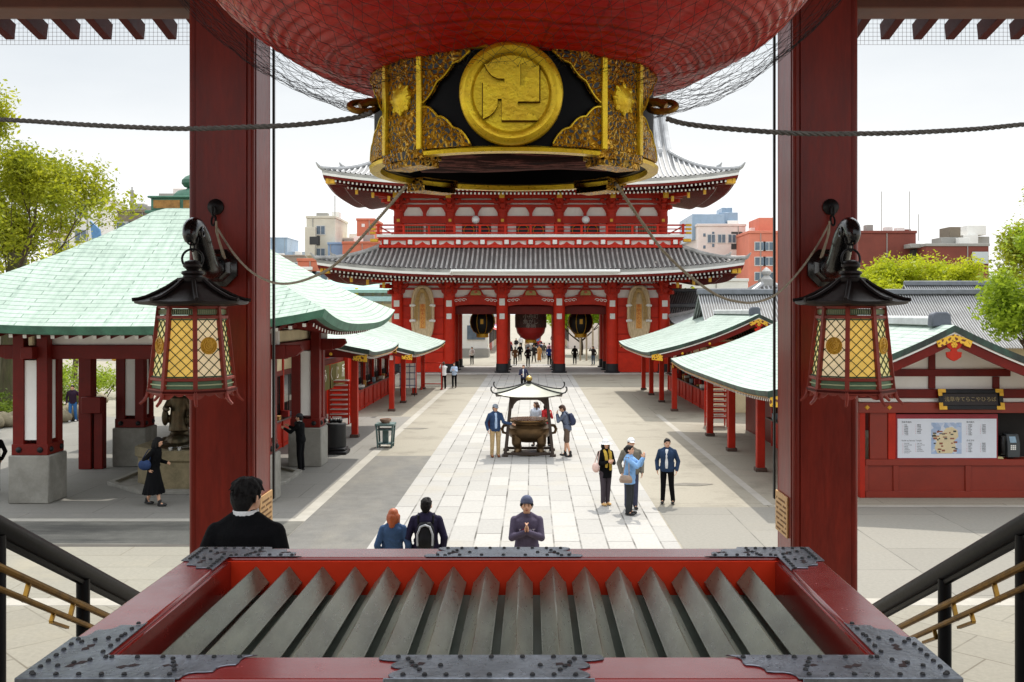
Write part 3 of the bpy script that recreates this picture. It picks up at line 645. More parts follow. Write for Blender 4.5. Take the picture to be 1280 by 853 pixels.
# old repairs and manhole in the court
for (px, py, wx, wy) in ((862, 606, 1.3, 0.45), (520, 536, 1.0, .5), (905, 480, 1.6, .9)):
    Y = F*CZ/(py-390); c = at(px, py, Y); mb = MB()
    mb.add([(math.cos(6.2832*k/18), math.sin(6.2832*k/18), 0) for k in range(18)], [tuple(range(18))])
    mb.v = [(c.x + v[0]*wx*0.5*(1+0.18*math.sin(7*i)), Y + v[1]*wy*0.5*(1+0.2*math.cos(5*i)), 0.0085) for i, v in enumerate(mb.v)]
    struct(mb.build('pavement_patch', asphalt('repair_patch', (122, 117, 106), (150, 142, 126)), smooth=0))
# terrace at the foot of the steps, the steps and the hall floor
TZ = 0.3
mb = MB(); mb.bx(-30, 30, 9.8, 15.4, -0.2, TZ); struct(mb.build('terrace', slab_mat('terrace_paving', (142, 137, 123), (108, 100, 84), 0.9, 0.9, 0.014, rot=R(45), var=0.07), bevel=0.0))
mb = MB(); mb.bx(-30, 30, 15.403, 15.82, -0.2, TZ+0.004); struct(mb.build('terrace_kerb', PALE, bevel=0.02))
STONE = mat('grey_granite', (150, 146, 138), 0.8, var=0.12, scale=3, bmp=0.15)
mb = MB(); n = 16
for i in range(n):
    y0 = 3.9 + i*(5.9/n); mb.bx(-9, 9, y0, y0+5.9/n, -0.1, 3.2-(i+1)*(2.9/n)-0.002)
struct(mb.build('stairs', STONE, bevel=0.01))
mb = MB(); mb.bx(-12, 12, -4.3, -4.0, 3.2, 7.2); struct(mb.build('hall_blocker_wall', mat('dark_blocker_wall', (46, 24, 18), .8, var=.25, scale=1.5, spec=.1)))  # unseen wall added behind the camera, cut low to shape reflections and fill
mb = MB(); mb.bx(-12, 12, -4.0, 3.9, 2.9, 3.2); struct(mb.build('hall_floor', mat('hall_stone_floor', (140, 132, 118), 0.6, var=0.12, scale=2), bevel=0.01))
# ------------------------------------------------------------------ porch of the hall: lintel, rafters, roof
LACQ = mat('red_lacquer', (136, 37, 20), 0.38, var=0.26, scale=1.6, coat=.08, spec=.4, stretch=(2.2, 2.2, .35), dirt=(78, 18, 10), dirt_amt=0.75, bmp=.10, bscale=14)
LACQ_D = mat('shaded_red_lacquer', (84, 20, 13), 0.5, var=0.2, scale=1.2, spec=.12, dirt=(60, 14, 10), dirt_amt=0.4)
porch = thing('hall_porch', 'dark red eaves of the hall with square rafters across the top', 'porch', (0, 10.5, 3.2))
mb = MB(); mb.bx(-12, 12, 10.52, 10.93, 8.06, 8.75); mb.build('lintel', mat('lintel_wood', (104, 60, 44), 0.6, var=0.2, scale=2), porch, bevel=0.015)
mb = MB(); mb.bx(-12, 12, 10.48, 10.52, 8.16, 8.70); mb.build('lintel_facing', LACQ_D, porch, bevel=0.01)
for k in range(-21, 22):
    x = k*0.385 + 0.06
    if abs(x) < 2.6: continue
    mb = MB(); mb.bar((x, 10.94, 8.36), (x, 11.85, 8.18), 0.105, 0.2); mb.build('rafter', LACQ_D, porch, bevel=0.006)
mb = MB(); mb.bx(-12, 12, 4.6, 12.3, 8.78, 9.0); mb.build('cut_roof_deck', mat('dark_soffit_boards', (92, 44, 34), 0.7, var=0.2, scale=2, stretch=(6,0.5,1)), porch)  # porch roof above view, cut short behind to let sky fill the foreground
# bird net hung behind the rafter ends
NET = mat('black_netting', (28, 26, 26), 0.8, var=0.1)
NETG = mat('grey_netting', (196, 198, 204), 0.8, var=0.1)
mb = MB()
for sgn in (-1, 1):
    mb = MB(); x0, x1 = (-7.4, -3.4) if sgn < 0 else (3.4, 7.4)
    for i in range(80):
        x = x0 + (x1-x0)*i/79; mb.bar((x, 12.0, 8.07), (x, 12.0, 8.78), 0.003, 0.003, up=(0,1,0))
    for j in range(14):
        z = 8.07 + j*0.05; mb.bar((x0, 12.0, z), (x1, 12.0, z), 0.003, 0.003)
    mb.build('bird_net', NETG, porch, smooth=0)

# ------------------------------------------------------------------ the two porch pillars
def pillar_section(x0, x1, y0, y1):
    c = 0.05
    pts = []
    # square post with a rounded bead let into every corner
    for cx, cy, a in ((x0, y0, 180), (x1, y0, 270), (x1, y1, 0), (x0, y1, 90)):
        sx = 1 if cx == x0 else -1; sy = 1 if cy == y0 else -1
        seq = []
        ctr = (cx+sx*0.046, cy+sy*0.046)
        A = (cx + (0 if a in (180, 0) else sx*0.085), cy + (sy*0.085 if a in (180, 0) else 0))
        B = (cx + (sx*0.085 if a in (180, 0) else 0), cy + (0 if a in (180, 0) else sy*0.085))
        def inn(P): return (P[0] + (sx*0.018 if abs(P[0]-cx) < 1e-6 else 0), P[1] + (sy*0.018 if abs(P[1]-cy) < 1e-6 else 0))
        seq.append(A); seq.append(inn(A))
        for t in range(0, 7):
            ang = R(a + 90.0*t/6 - 0)
            seq.append((ctr[0]+math.cos(ang)*0.042, ctr[1]+math.sin(ang)*0.042))
        seq.append(inn(B)); seq.append(B)
        pts.extend(seq)
    return pts
def build_pillar(sgn):
    xi, xo = 2.85*sgn, 3.55*sgn
    x0, x1 = min(xi, xo), max(xi, xo)
    if sgn < 0: x0, x1 = x0+0.02, x1+0.02
    side = 'left' if sgn < 0 else 'right'
    t = thing('pillar', 'massive dark red square pillar framing the view on the %s, with an iron hook bracket' % side, 'pillar', ((x0+x1)/2, 10.85, 0.3), group='pillars of the hall porch')
    mb = MB(); mb.prism(pillar_section(x0, x1, 10.5, 11.2), 'z', 0.3, 8.78)
    mb.build('shaft', LACQ, t, smooth=30)
    mb = MB(); mb.prism([(x0-.1,10.4),(x1+.1,10.4),(x1+.1,11.3),(x0-.1,11.3)], 'z', 0.28, 0.6); mb.build('plinth', STONE, t, bevel=0.03)
    # dark channel on the far inner edge
    mb = MB(); xe = x1 if sgn < 0 else x0; q = -sgn
    mb.bx(xe+q*0.003, xe+q*0.026, 11.21, 11.27, 2.74, 8.76); mb.build('cable_channel', IRON, t, bevel=0.008)
    # notice board on the inner face
    mb = MB(); mb.bx(xe+q*0.002, xe+q*0.022, 10.66, 11.16, 2.42, 2.86); pl = mb.build('notice_board', mat('varnished_pine', (214, 170, 112), 0.5, var=0.12, scale=4, stretch=(1,6,1)), t, bevel=0.004)
    mb = MB()
    for i in range(7):
        z = 2.82 - 0.055*i - 0.03
        for k in range(9):
            if (i*5+k*3) % 7 == 0: continue
            y = 10.70 + k*0.047; mb.bx(xe+q*0.0225, xe+q*0.0245, y, y+0.03, z-0.011, z+0.011)
    mb.build('lettering', mat('ink', (120, 84, 50), 0.7), pl, smooth=0)
    # iron wall plate with ring (the thin rope ties here)
    cx = -3.19 if sgn < 0 else 3.19
    mb = MB(); c = at(270 if sgn < 0 else 1038, 259, 10.5); 
    M = Matrix.Translation((c.x, 10.5, c.z)) @ Matrix.Rotation(R(90), 4, 'X')
    pm = MB(); pm.lathe([(0.085,0),(0.085,0.02),(0.06,0.045),(0.03,0.06),(0.001,0.065)], (0,0,0), 20); mb.merge(pm, M)
    ring = [(c.x+math.sin(a)*0.018, 10.42-0.0, c.z-0.05+math.cos(a)*0.05) for a in np.linspace(0, 2*math.pi, 14)[:-1]]
    mb.tube(ring, 0.012, 6, closed=True)
    link = [(c.x+math.cos(a)*0.022, 10.42+math.sin(a)*0.02, c.z-0.15+math.sin(a)*0.055) for a in np.linspace(0, 2*math.pi, 14)[:-1]]
    mb.tube(link, 0.011, 6, closed=True)
    mb.build('ring_plate', IRON, t, bevel=0.0)
    # S-shaped bracket carrying the lantern
    mb = MB(); zb = 5.31
    M = Matrix.Translation((cx, 10.5, zb)) @ Matrix.Rotation(R(90), 4, 'X')
    pm = MB(); pm.lathe([(0.2,0),(0.215,0.03),(0.21,0.06),(0.16,0.10),(0.15,0.14),(0.12,0.18),(0.001,0.18)], (0,0,0), 8, a0=R(22.5)); mb.merge(pm, M)
    P = []; rr = []
    for (y, z, r) in ((10.36,5.30,.10),(10.2,5.30,.112),(10.06,5.35,.112),(9.96,5.46,.106),(9.89,5.57,.10),(9.81,5.65,.09),(9.71,5.69,.085),(9.62,5.66,.08),(9.575,5.59,.07),(9.59,5.53,.05)):
        P.append((cx, y, z)); rr.append(r)
    # smooth the curve
    Q = []; QR = []
    for i in range(len(P)-1):
        for u in (0, .33, .66):
            p0 = Vector(P[max(i-1,0)]); p1 = Vector(P[i]); p2 = Vector(P[i+1]); p3 = Vector(P[min(i+2,len(P)-1)])
            Q.append(0.5*((2*p1)+(p2-p0)*u+(2*p0-5*p1+4*p2-p3)*u*u+(3*p1-p0-3*p2+p3)*u**3)); QR.append(rr[i]*(1-u)+rr[i+1]*u)
    Q.append(Vector(P[-1])); QR.append(rr[-1])
    mb.tube(Q, QR, 14)
    # cast scroll on the tip
    for s2 in (-1, 1):
        sp = [(cx+s2*0.085, 9.70+math.cos(a)*0.06*(1-a/14), 5.62+math.sin(a)*0.06*(1-a/14)) for a in np.linspace(0, 9.4, 22)]
        mb.tube(sp, 0.012, 6)
    br = mb.build('hook_bracket', mat('gloss_black_iron', (16, 15, 16), .25, var=.3, scale=6, coat=.4, bmp=.15, bscale=30), t)
    return t
for sgn in (-1, 1): build_pillar(sgn)

# ------------------------------------------------------------------ hanging octagonal lanterns
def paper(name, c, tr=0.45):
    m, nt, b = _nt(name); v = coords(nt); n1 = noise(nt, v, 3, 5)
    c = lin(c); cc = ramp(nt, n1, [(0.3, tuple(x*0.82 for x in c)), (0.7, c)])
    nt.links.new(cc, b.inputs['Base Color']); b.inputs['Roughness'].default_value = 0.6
    b.inputs['Emission Strength'].default_value = 0.5; nt.links.new(cc, b.inputs['Emission Color'])   # glow added to brighten the panels, no lamp behind it
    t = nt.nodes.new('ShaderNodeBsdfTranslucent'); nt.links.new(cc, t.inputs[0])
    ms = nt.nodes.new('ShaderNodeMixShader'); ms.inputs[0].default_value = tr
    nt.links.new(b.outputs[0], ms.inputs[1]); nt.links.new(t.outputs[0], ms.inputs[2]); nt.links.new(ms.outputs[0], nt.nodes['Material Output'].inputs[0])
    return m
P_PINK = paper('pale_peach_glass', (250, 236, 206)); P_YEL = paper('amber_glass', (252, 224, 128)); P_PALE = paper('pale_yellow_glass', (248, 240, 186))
LGREEN = mat('green_lantern_trim', (96, 128, 92), 0.5, var=0.15); LAT = mat('dark_green_lattice', (62, 84, 52), 0.5)
ROOFB = mat('brown_black_copper', (40, 33, 31), 0.5, 0.3, var=0.2, scale=5)
def build_lantern(sgn):
    OFF = -67.5 if sgn < 0 else -112.5
    cx, cy = 3.18*sgn, 9.62
    side = 'left' if sgn < 0 else 'right'
    t = thing('hanging_lantern', 'octagonal red lantern with lattice panels hanging from the %s pillar' % side, 'lantern', (cx, cy, 3.95), group='lanterns hung on the porch pillars')
    def oc(r, z, k, off=OFF): a = R(off + 45*k); return Vector((cx+math.cos(a)*r, cy+math.sin(a)*r, z))
    zt, zb = 4.80, 4.22            # main panel zone
    rt, rb = 0.318, 0.378
    def rad(z): return rt + (rb-rt)*(zt-z)/(zt-zb)
    fr = MB()
    for k in range(8):
        fr.bar(oc(rad(4.9), 4.9, k), oc(rad(4.08), 4.08, k), 0.04, 0.04, up=(oc(1,0,k)-Vector((cx,cy,0))))
        for z, h in ((4.895,.025),(4.80,.03),(4.215,.03),(4.10,.05)):
            fr.bar(oc(rad(z), z, k), oc(rad(z), z, k+1), 0.035, h)
    LFR = mat('lantern_frame_red', (166, 62, 44), .5, var=.2, scale=8, dirt=(96, 34, 24), dirt_amt=.6)
    fr.build('frame', LFR, t, bevel=0.004)
    for k in range(8):
        # k=0 is the post nearest the viewer; panels k and k+1
        a, b_, c_, d_ = oc(rad(4.785)-.012, 4.785, k), oc(rad(4.785)-.012, 4.785, k+1), oc(rad(4.23)-.012, 4.23, k+1), oc(rad(4.23)-.012, 4.23, k)
        right_front = (k == 0); left_front = (k == 7)
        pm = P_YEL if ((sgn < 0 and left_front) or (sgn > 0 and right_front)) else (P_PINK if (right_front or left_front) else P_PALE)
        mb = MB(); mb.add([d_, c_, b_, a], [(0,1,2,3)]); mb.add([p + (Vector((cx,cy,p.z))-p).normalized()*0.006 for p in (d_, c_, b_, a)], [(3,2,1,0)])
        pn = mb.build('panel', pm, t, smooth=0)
        lat = MB()
        def pt(u, v):   # u across 0..1, v down 0..1
            p = (a*(1-u)+b_*u)*(1-v) + (d_*(1-u)+c_*u)*v
            out = Vector((p.x-cx, p.y-cy, 0)).normalized()
            return p + out*0.008
        for (u0,v0,u1,v1) in ((0.03,0.015,0.97,0.015),(0.03,0.985,0.97,0.985),(0.03,0,0.03,1),(0.97,0,0.97,1)):
            lat.bar(pt(u0,v0), pt(u1,v1), 0.018, 0.012)
        W, H = 0.26, 0.56; step = 0.098
        for d in np.arange(-H, W, step):          # both diagonal directions, clipped to the panel
            u0, v0 = max(0, d), max(0, -d); L = min(W-u0, H-v0)
            if L > 0.01:
                lat.bar(pt(u0/W, v0/H), pt((u0+L)/W, (v0+L)/H), 0.0092, 0.006)
                lat.bar(pt(1-u0/W, v0/H), pt(1-(u0+L)/W, (v0+L)/H), 0.0092, 0.006)
        lat.build('lattice', LAT, pn, smooth=0)
        # slotted panel above, rail panel below
        for (z0, z1) in ((4.127, 4.2), (4.82, 4.878)):
            mb = MB()
            q = [oc(rad(z0)-.008, z0, k), oc(rad(z0)-.008, z0, k+1), oc(rad(z1)-.008, z1, k+1), oc(rad(z1)-.008, z1, k)]
            mb.add(q, [(0,1,2,3)])
            up = mb.build('trim_panel', LGREEN, t, smooth=0)
        mb = MB()
        for i in range(1, 12):
            u = i/12.0; z = 4.85; p = oc(rad(z), z, k)*(1-u) + oc(rad(z), z, k+1)*u; out = Vector((p.x-cx, p.y-cy, 0)).normalized()
            mb.bar(p+out*0.002+Vector((0,0,.02)), p+out*0.002-Vector((0,0,.02)), 0.009, 0.004, up=out)
        mb.bar(oc(rad(4.163), 4.163, k)*0.94+oc(rad(4.163), 4.163, k+1)*0.06, oc(rad(4.163), 4.163, k)*0.06+oc(rad(4.163), 4.163, k+1)*0.94, 0.012, 0.012)
        mb.build('slots', mat('pale_green_slot', (196, 206, 160), 0.5), up, smooth=0)
    # gilt crests: on the inner front panel and on the outer side panel
    for k in ((0, 6) if sgn < 0 else (7, 1)):
        m0 = (oc(rad(4.53), 4.53, k)+oc(rad(4.53), 4.53, k+1))/2; out = Vector((m0.x-cx, m0.y-cy, 0)).normalized()
        M = Matrix.Translation(m0 + out*0.004) @ out.to_track_quat('Z', 'Y').to_matrix().to_4x4()
        mb = MB(); pm = MB(); pm.lathe([(0.082,0),(0.082,.012),(0.07,.016),(0.066,.01),(0.001,.01)], (0,0,0), 24)
        for i in range(3):
            pm.tube([(math.cos(a)*0.02*(i+.7), math.sin(a)*0.02*(i+.7), 0.014) for a in np.linspace(i, i+4.6, 14)], 0.005, 5)
        for i in range(8): pm.ell((math.cos(i*.785)*.056, math.sin(i*.785)*.056, .012), (.011,.011,.006), 6, 4)
        mb.merge(pm, M); mb.build('crest', GOLDP, t)
    # carved skirt with splayed feet
    mb = MB()
    for k in range(8):
        p = oc(rad(4.1), 4.1, k); out = Vector((p.x-cx, p.y-cy, 0)).normalized()
        mb.tube([p+out*0.01, p+out*0.02+Vector((0,0,-.05)), p+out*0.045+Vector((0,0,-.09)), p+out*0.085+Vector((0,0,-.125))], [.02,.019,.016,.013], 6)
        q = oc(rad(4.1), 4.1, k+1); poly = []
        n = 12
        for i in range(n+1):
            u = i/n; e = abs(u-0.5)*2; poly.append((u, -0.025 - 0.045*max(0, e-0.35)/0.65 - 0.02*abs(math.sin(u*9.4))))
        vs = []; 
        for off in (0.0, -0.012):
            for (u, dz) in poly: b0 = p*(1-u)+q*u; o2 = Vector((b0.x-cx, b0.y-cy, 0)).normalized(); vs.append(b0+o2*off+Vector((0,0,dz)))
            for (u, dz) in poly[::-1]: b0 = p*(1-u)+q*u; o2 = Vector((b0.x-cx, b0.y-cy, 0)).normalized(); vs.append(b0+o2*off+Vector((0,0,0.0)))
        m_ = 2*(n+1); fs = []
        for i in range(n): fs.append((i, i+1, m_-2-i, m_-1-i)); fs.append(tuple(j+m_ for j in (m_-1-i, m_-2-i, i+1, i)))
        for i in range(n): fs.append((i+1, i, i+m_, i+1+m_))
        mb.add(vs, fs)
    mb.build('skirt', LFR, t, bevel=0)
    # floor inside the body
    mb = MB(); mb.lathe([(0.42, 4.09), (0.42, 4.11)], (cx, cy, 0), 8, a0=R(OFF)); mb.build('base_board', LACQ_D, t, smooth=0)
    # swept roof: eight concave facets with ridge rolls
    mb = MB(); prof = [(0.535, 4.945), (0.48, 4.955), (0.41, 4.98), (0.33, 5.02), (0.23, 5.075), (0.135, 5.142), (0.12, 5.15)]
    rows = []
    for (r, z) in prof:
        row = []
        for k in range(8):
            for u in (0, .25, .5, .75):
                p = oc(r, 0, k)*(1-u) + oc(r, 0, k+1)*u
                lift = 0.035*((r-.1)/.46)**3*(abs(u-.5)*2)**2 if True else 0
                row.append((p.x, p.y, z + lift*.4))
        rows.append(row)
    under = [[(cx+(x-cx)*.97, cy+(y-cy)*.97, z-0.028) for x, y, z in rows[0]], [(cx+(x-cx)*.62, cy+(y-cy)*.62, 4.905) for x, y, z in rows[0]]]
    mb.grid([under[1], under[0]] + rows, closed=True)
    rf = mb.build('roof', ROOFB, t, smooth=40)
    mb = MB()
    for k in range(8):
        pts = []
        for (r, z) in prof: p = oc(r+0.01, 0, k); pts.append((p.x, p.y, z+0.014*((r-.1)/.46)**3 + 0.008))
        mb.tube(pts, [.02]*len(pts), 6)
    mb.build('ridge_roll', ROOFB, rf)
    mb = MB(); mb.lathe([(0.14,5.14),(0.145,5.175),(0.09,5.185),(0.085,5.2),(0.105,5.22),(0.10,5.24),(0.055,5.252),(0.06,5.262),(0.088,5.285),(0.09,5.305),(0.07,5.335),(0.03,5.35),(0.001,5.352)], (cx, cy, 0), 20)
    mb.build('finial', ROOFB, t)
    mb = MB(); mb.tube([(cx+math.sin(a)*0.095, cy+math.sin(a)*0.02, 5.36+math.cos(a)*0.095) for a in np.linspace(0, 2*math.pi, 26)[:-1]], 0.0115, 7, closed=True)
    mb.tube([(cx+math.sin(a)*0.02, cy, 5.475+math.cos(a)*0.042) for a in np.linspace(0, 2*math.pi, 14)[:-1]], 0.008, 6, closed=True)
    mb.tube([(cx+math.sin(a)*0.055, cy-.01, 5.545+math.cos(a)*0.05) for a in np.linspace(0, 2*math.pi, 16)[:-1]], 0.009, 6, closed=True)
    mb.build('suspension_ring', IRON, t)
    # thin stay rope from the bracket to the roof
    return t
for sgn in (-1, 1): build_lantern(sgn)
# ------------------------------------------------------------------ offering box in the foreground
RIM = mat('glossy_red_lacquer', (122, 26, 20), 0.24, var=0.14, scale=1.5, coat=0.5, dirt=(110, 30, 26), dirt_amt=0.4, bmp=0.03, bscale=12)
RIMB = mat('box_inner_red', (196, 48, 20), 0.45, var=0.12, scale=2.0, spec=.3, dirt=(150, 36, 22), dirt_amt=0.4)
ZINC = mat('weathered_zinc', (118, 119, 103), 0.3, 0.65, var=0.32, scale=4, stretch=(3, .6, 1), bmp=0.08, bscale=60, dirt=(74, 66, 58), dirt_amt=0.6)
ZINC2 = mat('grey_green_tin', (108, 118, 106), 0.5, 0.3, var=0.2, scale=3, dirt=(60, 66, 60), dirt_amt=0.5)
PLATE = mat('black_iron_plate', (132, 138, 147), 0.3, 0.8, var=0.4, scale=8, bmp=0.12, bscale=60, dirt=(50,50,52), dirt_amt=.6)
bt = thing('offering_box', 'wide red offering box with ridged metal slats and black riveted corner plates', 'offering box', (0, 2.96, 3.2))
zt = 3.995; x1 = 1.1; x2 = 0.955; ya, yb = 2.315, 3.6; yi, yj = 2.47, 3.465
# four rim boards mitred at the corners
def rim(poly, name='rim_board', z0=zt-0.2):
    mb = MB(); mb.prism(poly, 'z', z0, zt); return mb.build(name, RIM, bt, bevel=0.008, seg=2)
e = 0.0015
rim([(-x1+e,ya),(x1-e,ya),(x2-e,yi),(-x2+e,yi)]); rim([(-x2+e,yj),(x2-e,yj),(x1-e,yb),(-x1+e,yb)])
rim([(-x1,ya+e),(-x2,yi+e),(-x2,yj-e),(-x1,yb-e)]); rim([(x1,yb-e),(x2,yj-e),(x2,yi+e),(x1,ya+e)])
for (a0, a1, b0, b1) in ((-1.06, 1.06, 2.35, 2.40), (-1.06, 1.06, 3.52, 3.56)):
    mb = MB(); mb.bx(a0, a1, b0, b1, 3.2, zt-0.2); mb.build('box_wall', RIMB, bt, bevel=0.006)
for s in (-1, 1):
    mb = MB(); mb.bx(s*1.06, s*1.01, 2.401, 3.519, 3.2, zt-0.2); mb.build('box_wall', RIMB, bt, bevel=0.006)
# inner lining under the rim
mb = MB(); mb.bx(-x2, x2, yj-0.012, yj-0.001, 3.60, zt-0.012); mb.bx(-x2, x2, yi+0.001, yi+0.012, 3.60, zt-0.012); mb.build('back_lining', RIMB, bt)
mb = MB(); mb.bx(-x2+.001, -x2+.012, yi+0.013, yj-0.013, 3.60, zt-0.012); mb.bx(x2-.012, x2-.001, yi+0.013, yj-0.013, 3.60, zt-0.012); mb.build('side_lining', RIM, bt)
mb = MB(); mb.add([(-x2+.013,yi+.013,3.83),(x2-.013,yi+.013,3.83),(x2-.013,yj-.013,3.868),(-x2+.013,yj-.013,3.868)], [(0,1,2,3)]); mb.build('sloping_tray', ZINC2, bt, smooth=0)
for i in range(16):
    x = -0.855 + i*0.114; mb = MB()
    sec = [(-0.046, -0.054), (-0.041, -0.052), (-0.003, -0.002), (0, 0), (0.003, -0.002), (0.041, -0.052), (0.046, -0.054), (0.043, -0.061), (0, -0.012), (-0.043, -0.061)]
    jx = rnd.uniform(-.002, .002)
    mb.prism([(x+jx+a, 3.968+b) for a, b in sec], 'y', yi+0.013, yj-0.014)
    mb.build('slat', ZINC, bt, bevel=0.0015)
# riveted plates: outline polygons in plan, with scalloped ends
def scallop(p, q, n, amp, flip=1):
    p = Vector(p); q = Vector(q); d = q-p; nrm = Vector((-d.y, d.x)).normalized()*flip
    out = []
    for i in range(1, n):
        t = i/n; out.append(tuple(p + d*t + nrm*(amp*(0.55*math.sin(t*math.pi) - 0.5*abs(math.sin(t*math.pi*3))))))
    return out
def plate(poly, rivets, holes, wrap=None, curls=()):
    mb = MB(); mb.prism(poly, 'z', zt+0.0005, zt+0.0045)
    p = mb.build('metal_plate', PLATE, bt, bevel=0.001)
    mb = MB()
    for (x, y) in rivets:
        mb.lathe([(0.0066,0),(0.006,.003),(0.004,.005),(0.001,.0055)], (x, y, zt+0.0045), 8)
    mb.build('rivet', IRON, p)
    if holes:
        mb = MB()
        for (x, y, rx, ry, a) in holes:      # pierced openings showing the red board, drawn as shallow inlays
            M = Matrix.Translation((x, y, zt+0.005)) @ Matrix.Rotation(a, 4, 'Z'); q = [(-rx, 0), (-rx*.4, ry*.7), (0, ry*.3), (rx*.5, ry), (rx, 0), (rx*.4, -ry*.6), (-.1*rx, -ry*.2), (-rx*.5, -ry)]
            mb.add([tuple(M @ Vector((a_, b_, 0))) for a_, b_ in q], [tuple(range(len(q)))[::-1]])
        mb.build('pierced_opening', mat('dark_opening', (36, 14, 12), 0.7), p, smooth=0)
    if wrap:
        mb = MB(); a0, a1 = wrap; mb.bx(a0, a1, ya-0.0045, ya-0.0005, zt-0.09, zt+0.004); w_ = mb.build('edge_flange', PLATE, p, bevel=0.001)
        mb = MB(); k = max(2, int((a1-a0)/0.062))
        for i in range(k):
            x = a0 + (i+.5)*(a1-a0)/k
            M = Matrix.Translation((x, ya-0.0045, zt-0.045)) @ Matrix.Rotation(R(90), 4, 'X'); pm = MB(); pm.lathe([(0.0066,0),(0.006,.003),(0.004,.005),(0.001,.0055)], (0,0,0), 8); mb.merge(pm, M)
        mb.build('rivet', IRON, p)
def corner(sx, front):
    yo, yin = (ya, yi) if front else (yb, yj); sy = 1 if front else -1
    Lx, Ly = (0.52, 0.44) if front else (0.40, 0.34)
    def P(a, b): return (sx*(x1 - a), yo + sy*b)       # a inward along X, b along Y from the outer corner
    wx, wy = x1-x2, abs(yin-yo)
    poly = [P(-.002, -.002), P(Lx-.14, -.002)] + scallop(P(Lx-.14, 0), P(Lx, wy+.0), 14, 0.05, sx*sy) + [P(Lx, wy), P(wx, wy), P(wx, Ly-.02)] + scallop(P(wx, Ly-.02), P(0, Ly-.15), 14, 0.05, sx*sy) + [P(-.002, Ly-.15)]
    if (sx > 0) == front: poly = poly[::-1]
    riv = []
    for i in range(7): riv.append(P(0.022, 0.03 + i*(Ly-.2)/6)); riv.append(P(0.03+i*(Lx-.2)/6, 0.02))
    for i in range(6): riv.append(P(wx+.02+i*(Lx-wx-.06)/5, wy-.018)); riv.append(P(wx-.018, wy+.02+i*(Ly-wy-.06)/5))
    for i in range(4): riv.append(P(.06+i*.03, wy*.5+ .02*i)); riv.append(P(Lx-.17-.01*i, .05+.025*i)); riv.append(P(.04+.028*i, Ly-.19+.015*i))
    holes = [P(.23, .075)+(.028, .014, .3), P(.075, .21)+(.026, .014, 1.3), P(.1, .09)+(.03, .014, .8), P(.33, .08)+(.02, .012, 0)]
    w_ = None
    if front: w_ = (-x1-.002, -x1+Lx-.15) if sx < 0 else (x1-Lx+.15, x1+.002)
    plate(poly, riv, holes, w_)
for sx in (-1, 1):
    for fr_ in (True, False): corner(sx, fr_)
def middle(front):
    yo, yin = (ya, yi) if front else (yb, yj); sy = 1 if front else -1
    h = 0.27; w_ = abs(yin-yo)
    poly = [(-h*.8, yo-sy*.002), (h*.8, yo-sy*.002)] + scallop((h*.8, yo), (h, yin), 12, .06, sy) + [(h, yin), (-h, yin)] + scallop((-h, yin), (-h*.8, yo), 12, .06, sy)
    if not front: poly = poly[::-1]
    riv = [(-h*.75+i*h*1.5/8, yo+sy*.018) for i in range(9)] + [(-h*.85+i*h*1.7/6, yin-sy*.016) for i in range(7)] + [(s*(h*.62+.012*i), yo+sy*(.05+.025*i)) for i in range(4) for s in (-1, 1)]+[(s*.12, yo+sy*.08) for s in (-1, 1)]
    plate(poly, riv, [(-.175, yo+sy*.085, .022, .014, .6), (.175, yo+sy*.085, .022, .014, -.6)], (-h*.8-.03, h*.8+.03) if front else None)
middle(True); middle(False)

# ------------------------------------------------------------------ stair handrails
RAILB = mat('black_rail_paint', (9, 9, 10), .4, var=.3, scale=6, spec=.25)
def handrail(sgn):
    side = 'left' if sgn < 0 else 'right'
    X = 2.38*sgn
    t = thing('stair_handrail', 'black iron stair handrail with thin brass rails, %s of the offering box' % side, 'handrail', (X, 5.5, 2.4), group='handrails on the temple stairs')
    def zr(Y): return 6.165 - 0.5*Y
    mb = MB(); mb.tube([(X, 3.2, zr(3.2)), (X, 5.0, zr(5.0)), (X, 8.6, zr(8.6)), (X, 10.0, zr(10.0)), (X, 10.4, zr(10.4)+.08)], 0.05, 14); mb.build('rail', RAILB, t)
    mb = MB(); mb.tube([(X, 3.25, zr(3.25)-.058), (X, 9.9, zr(9.9)-.058)], 0.022, 8); mb.build('rail_strip', RAILB, t)
    for Y in (4.62, 5.5, 7.1, 8.7, 9.9):
        mb = MB(); zb = 3.2-(Y-3.9)*0.5-.2 if Y < 9.8 else .3; mb.tube([(X, Y, zb), (X, Y, zr(Y)-.04)], 0.036, 12); mb.lathe([(.07,0),(.07,.02),(.04,.03)], (X, Y, zb+.02), 12); mb.build('post', RAILB, t)
    xi = X - sgn*0.03
    mb = MB(); mb.tube([(xi, 3.3, zr(3.3)-.2), (xi, 9.6, zr(9.6)-.2)], 0.019, 10); mb.build('brass_rail', BRASS, t)
    mb = MB(); mb.tube([(xi-.0, 4.3, zr(4.3)-.30), (xi, 9.5, zr(9.5)-.30)], 0.015, 10); mb.build('brass_rail', BRASS, t)
    for Y in (4.85, 5.32, 6.3, 7.4):
        mb = MB(); mb.bar((xi, Y, zr(Y)-.21), (xi, Y-.05, zr(Y)-.29), 0.022, 0.016); mb.bar((xi, Y+.25, zr(Y+.25)-.31), (xi, Y+.22, zr(Y+.22)-.36), .02, .014); mb.bar((xi, Y+.22, zr(Y+.22)-.36), (xi, Y+.4, zr(Y+.4)-.355), .02, .014); mb.build('bracket', BRASS, t)
for sgn in (-1, 1): handrail(sgn)

GOLD_KEEP = GOLD; GOLD = mat('bright_gold_leaf', (255, 206, 40), .3, .55, var=.2, scale=6, bmp=.2, bscale=50, dirt=(170, 112, 28), dirt_amt=.4)
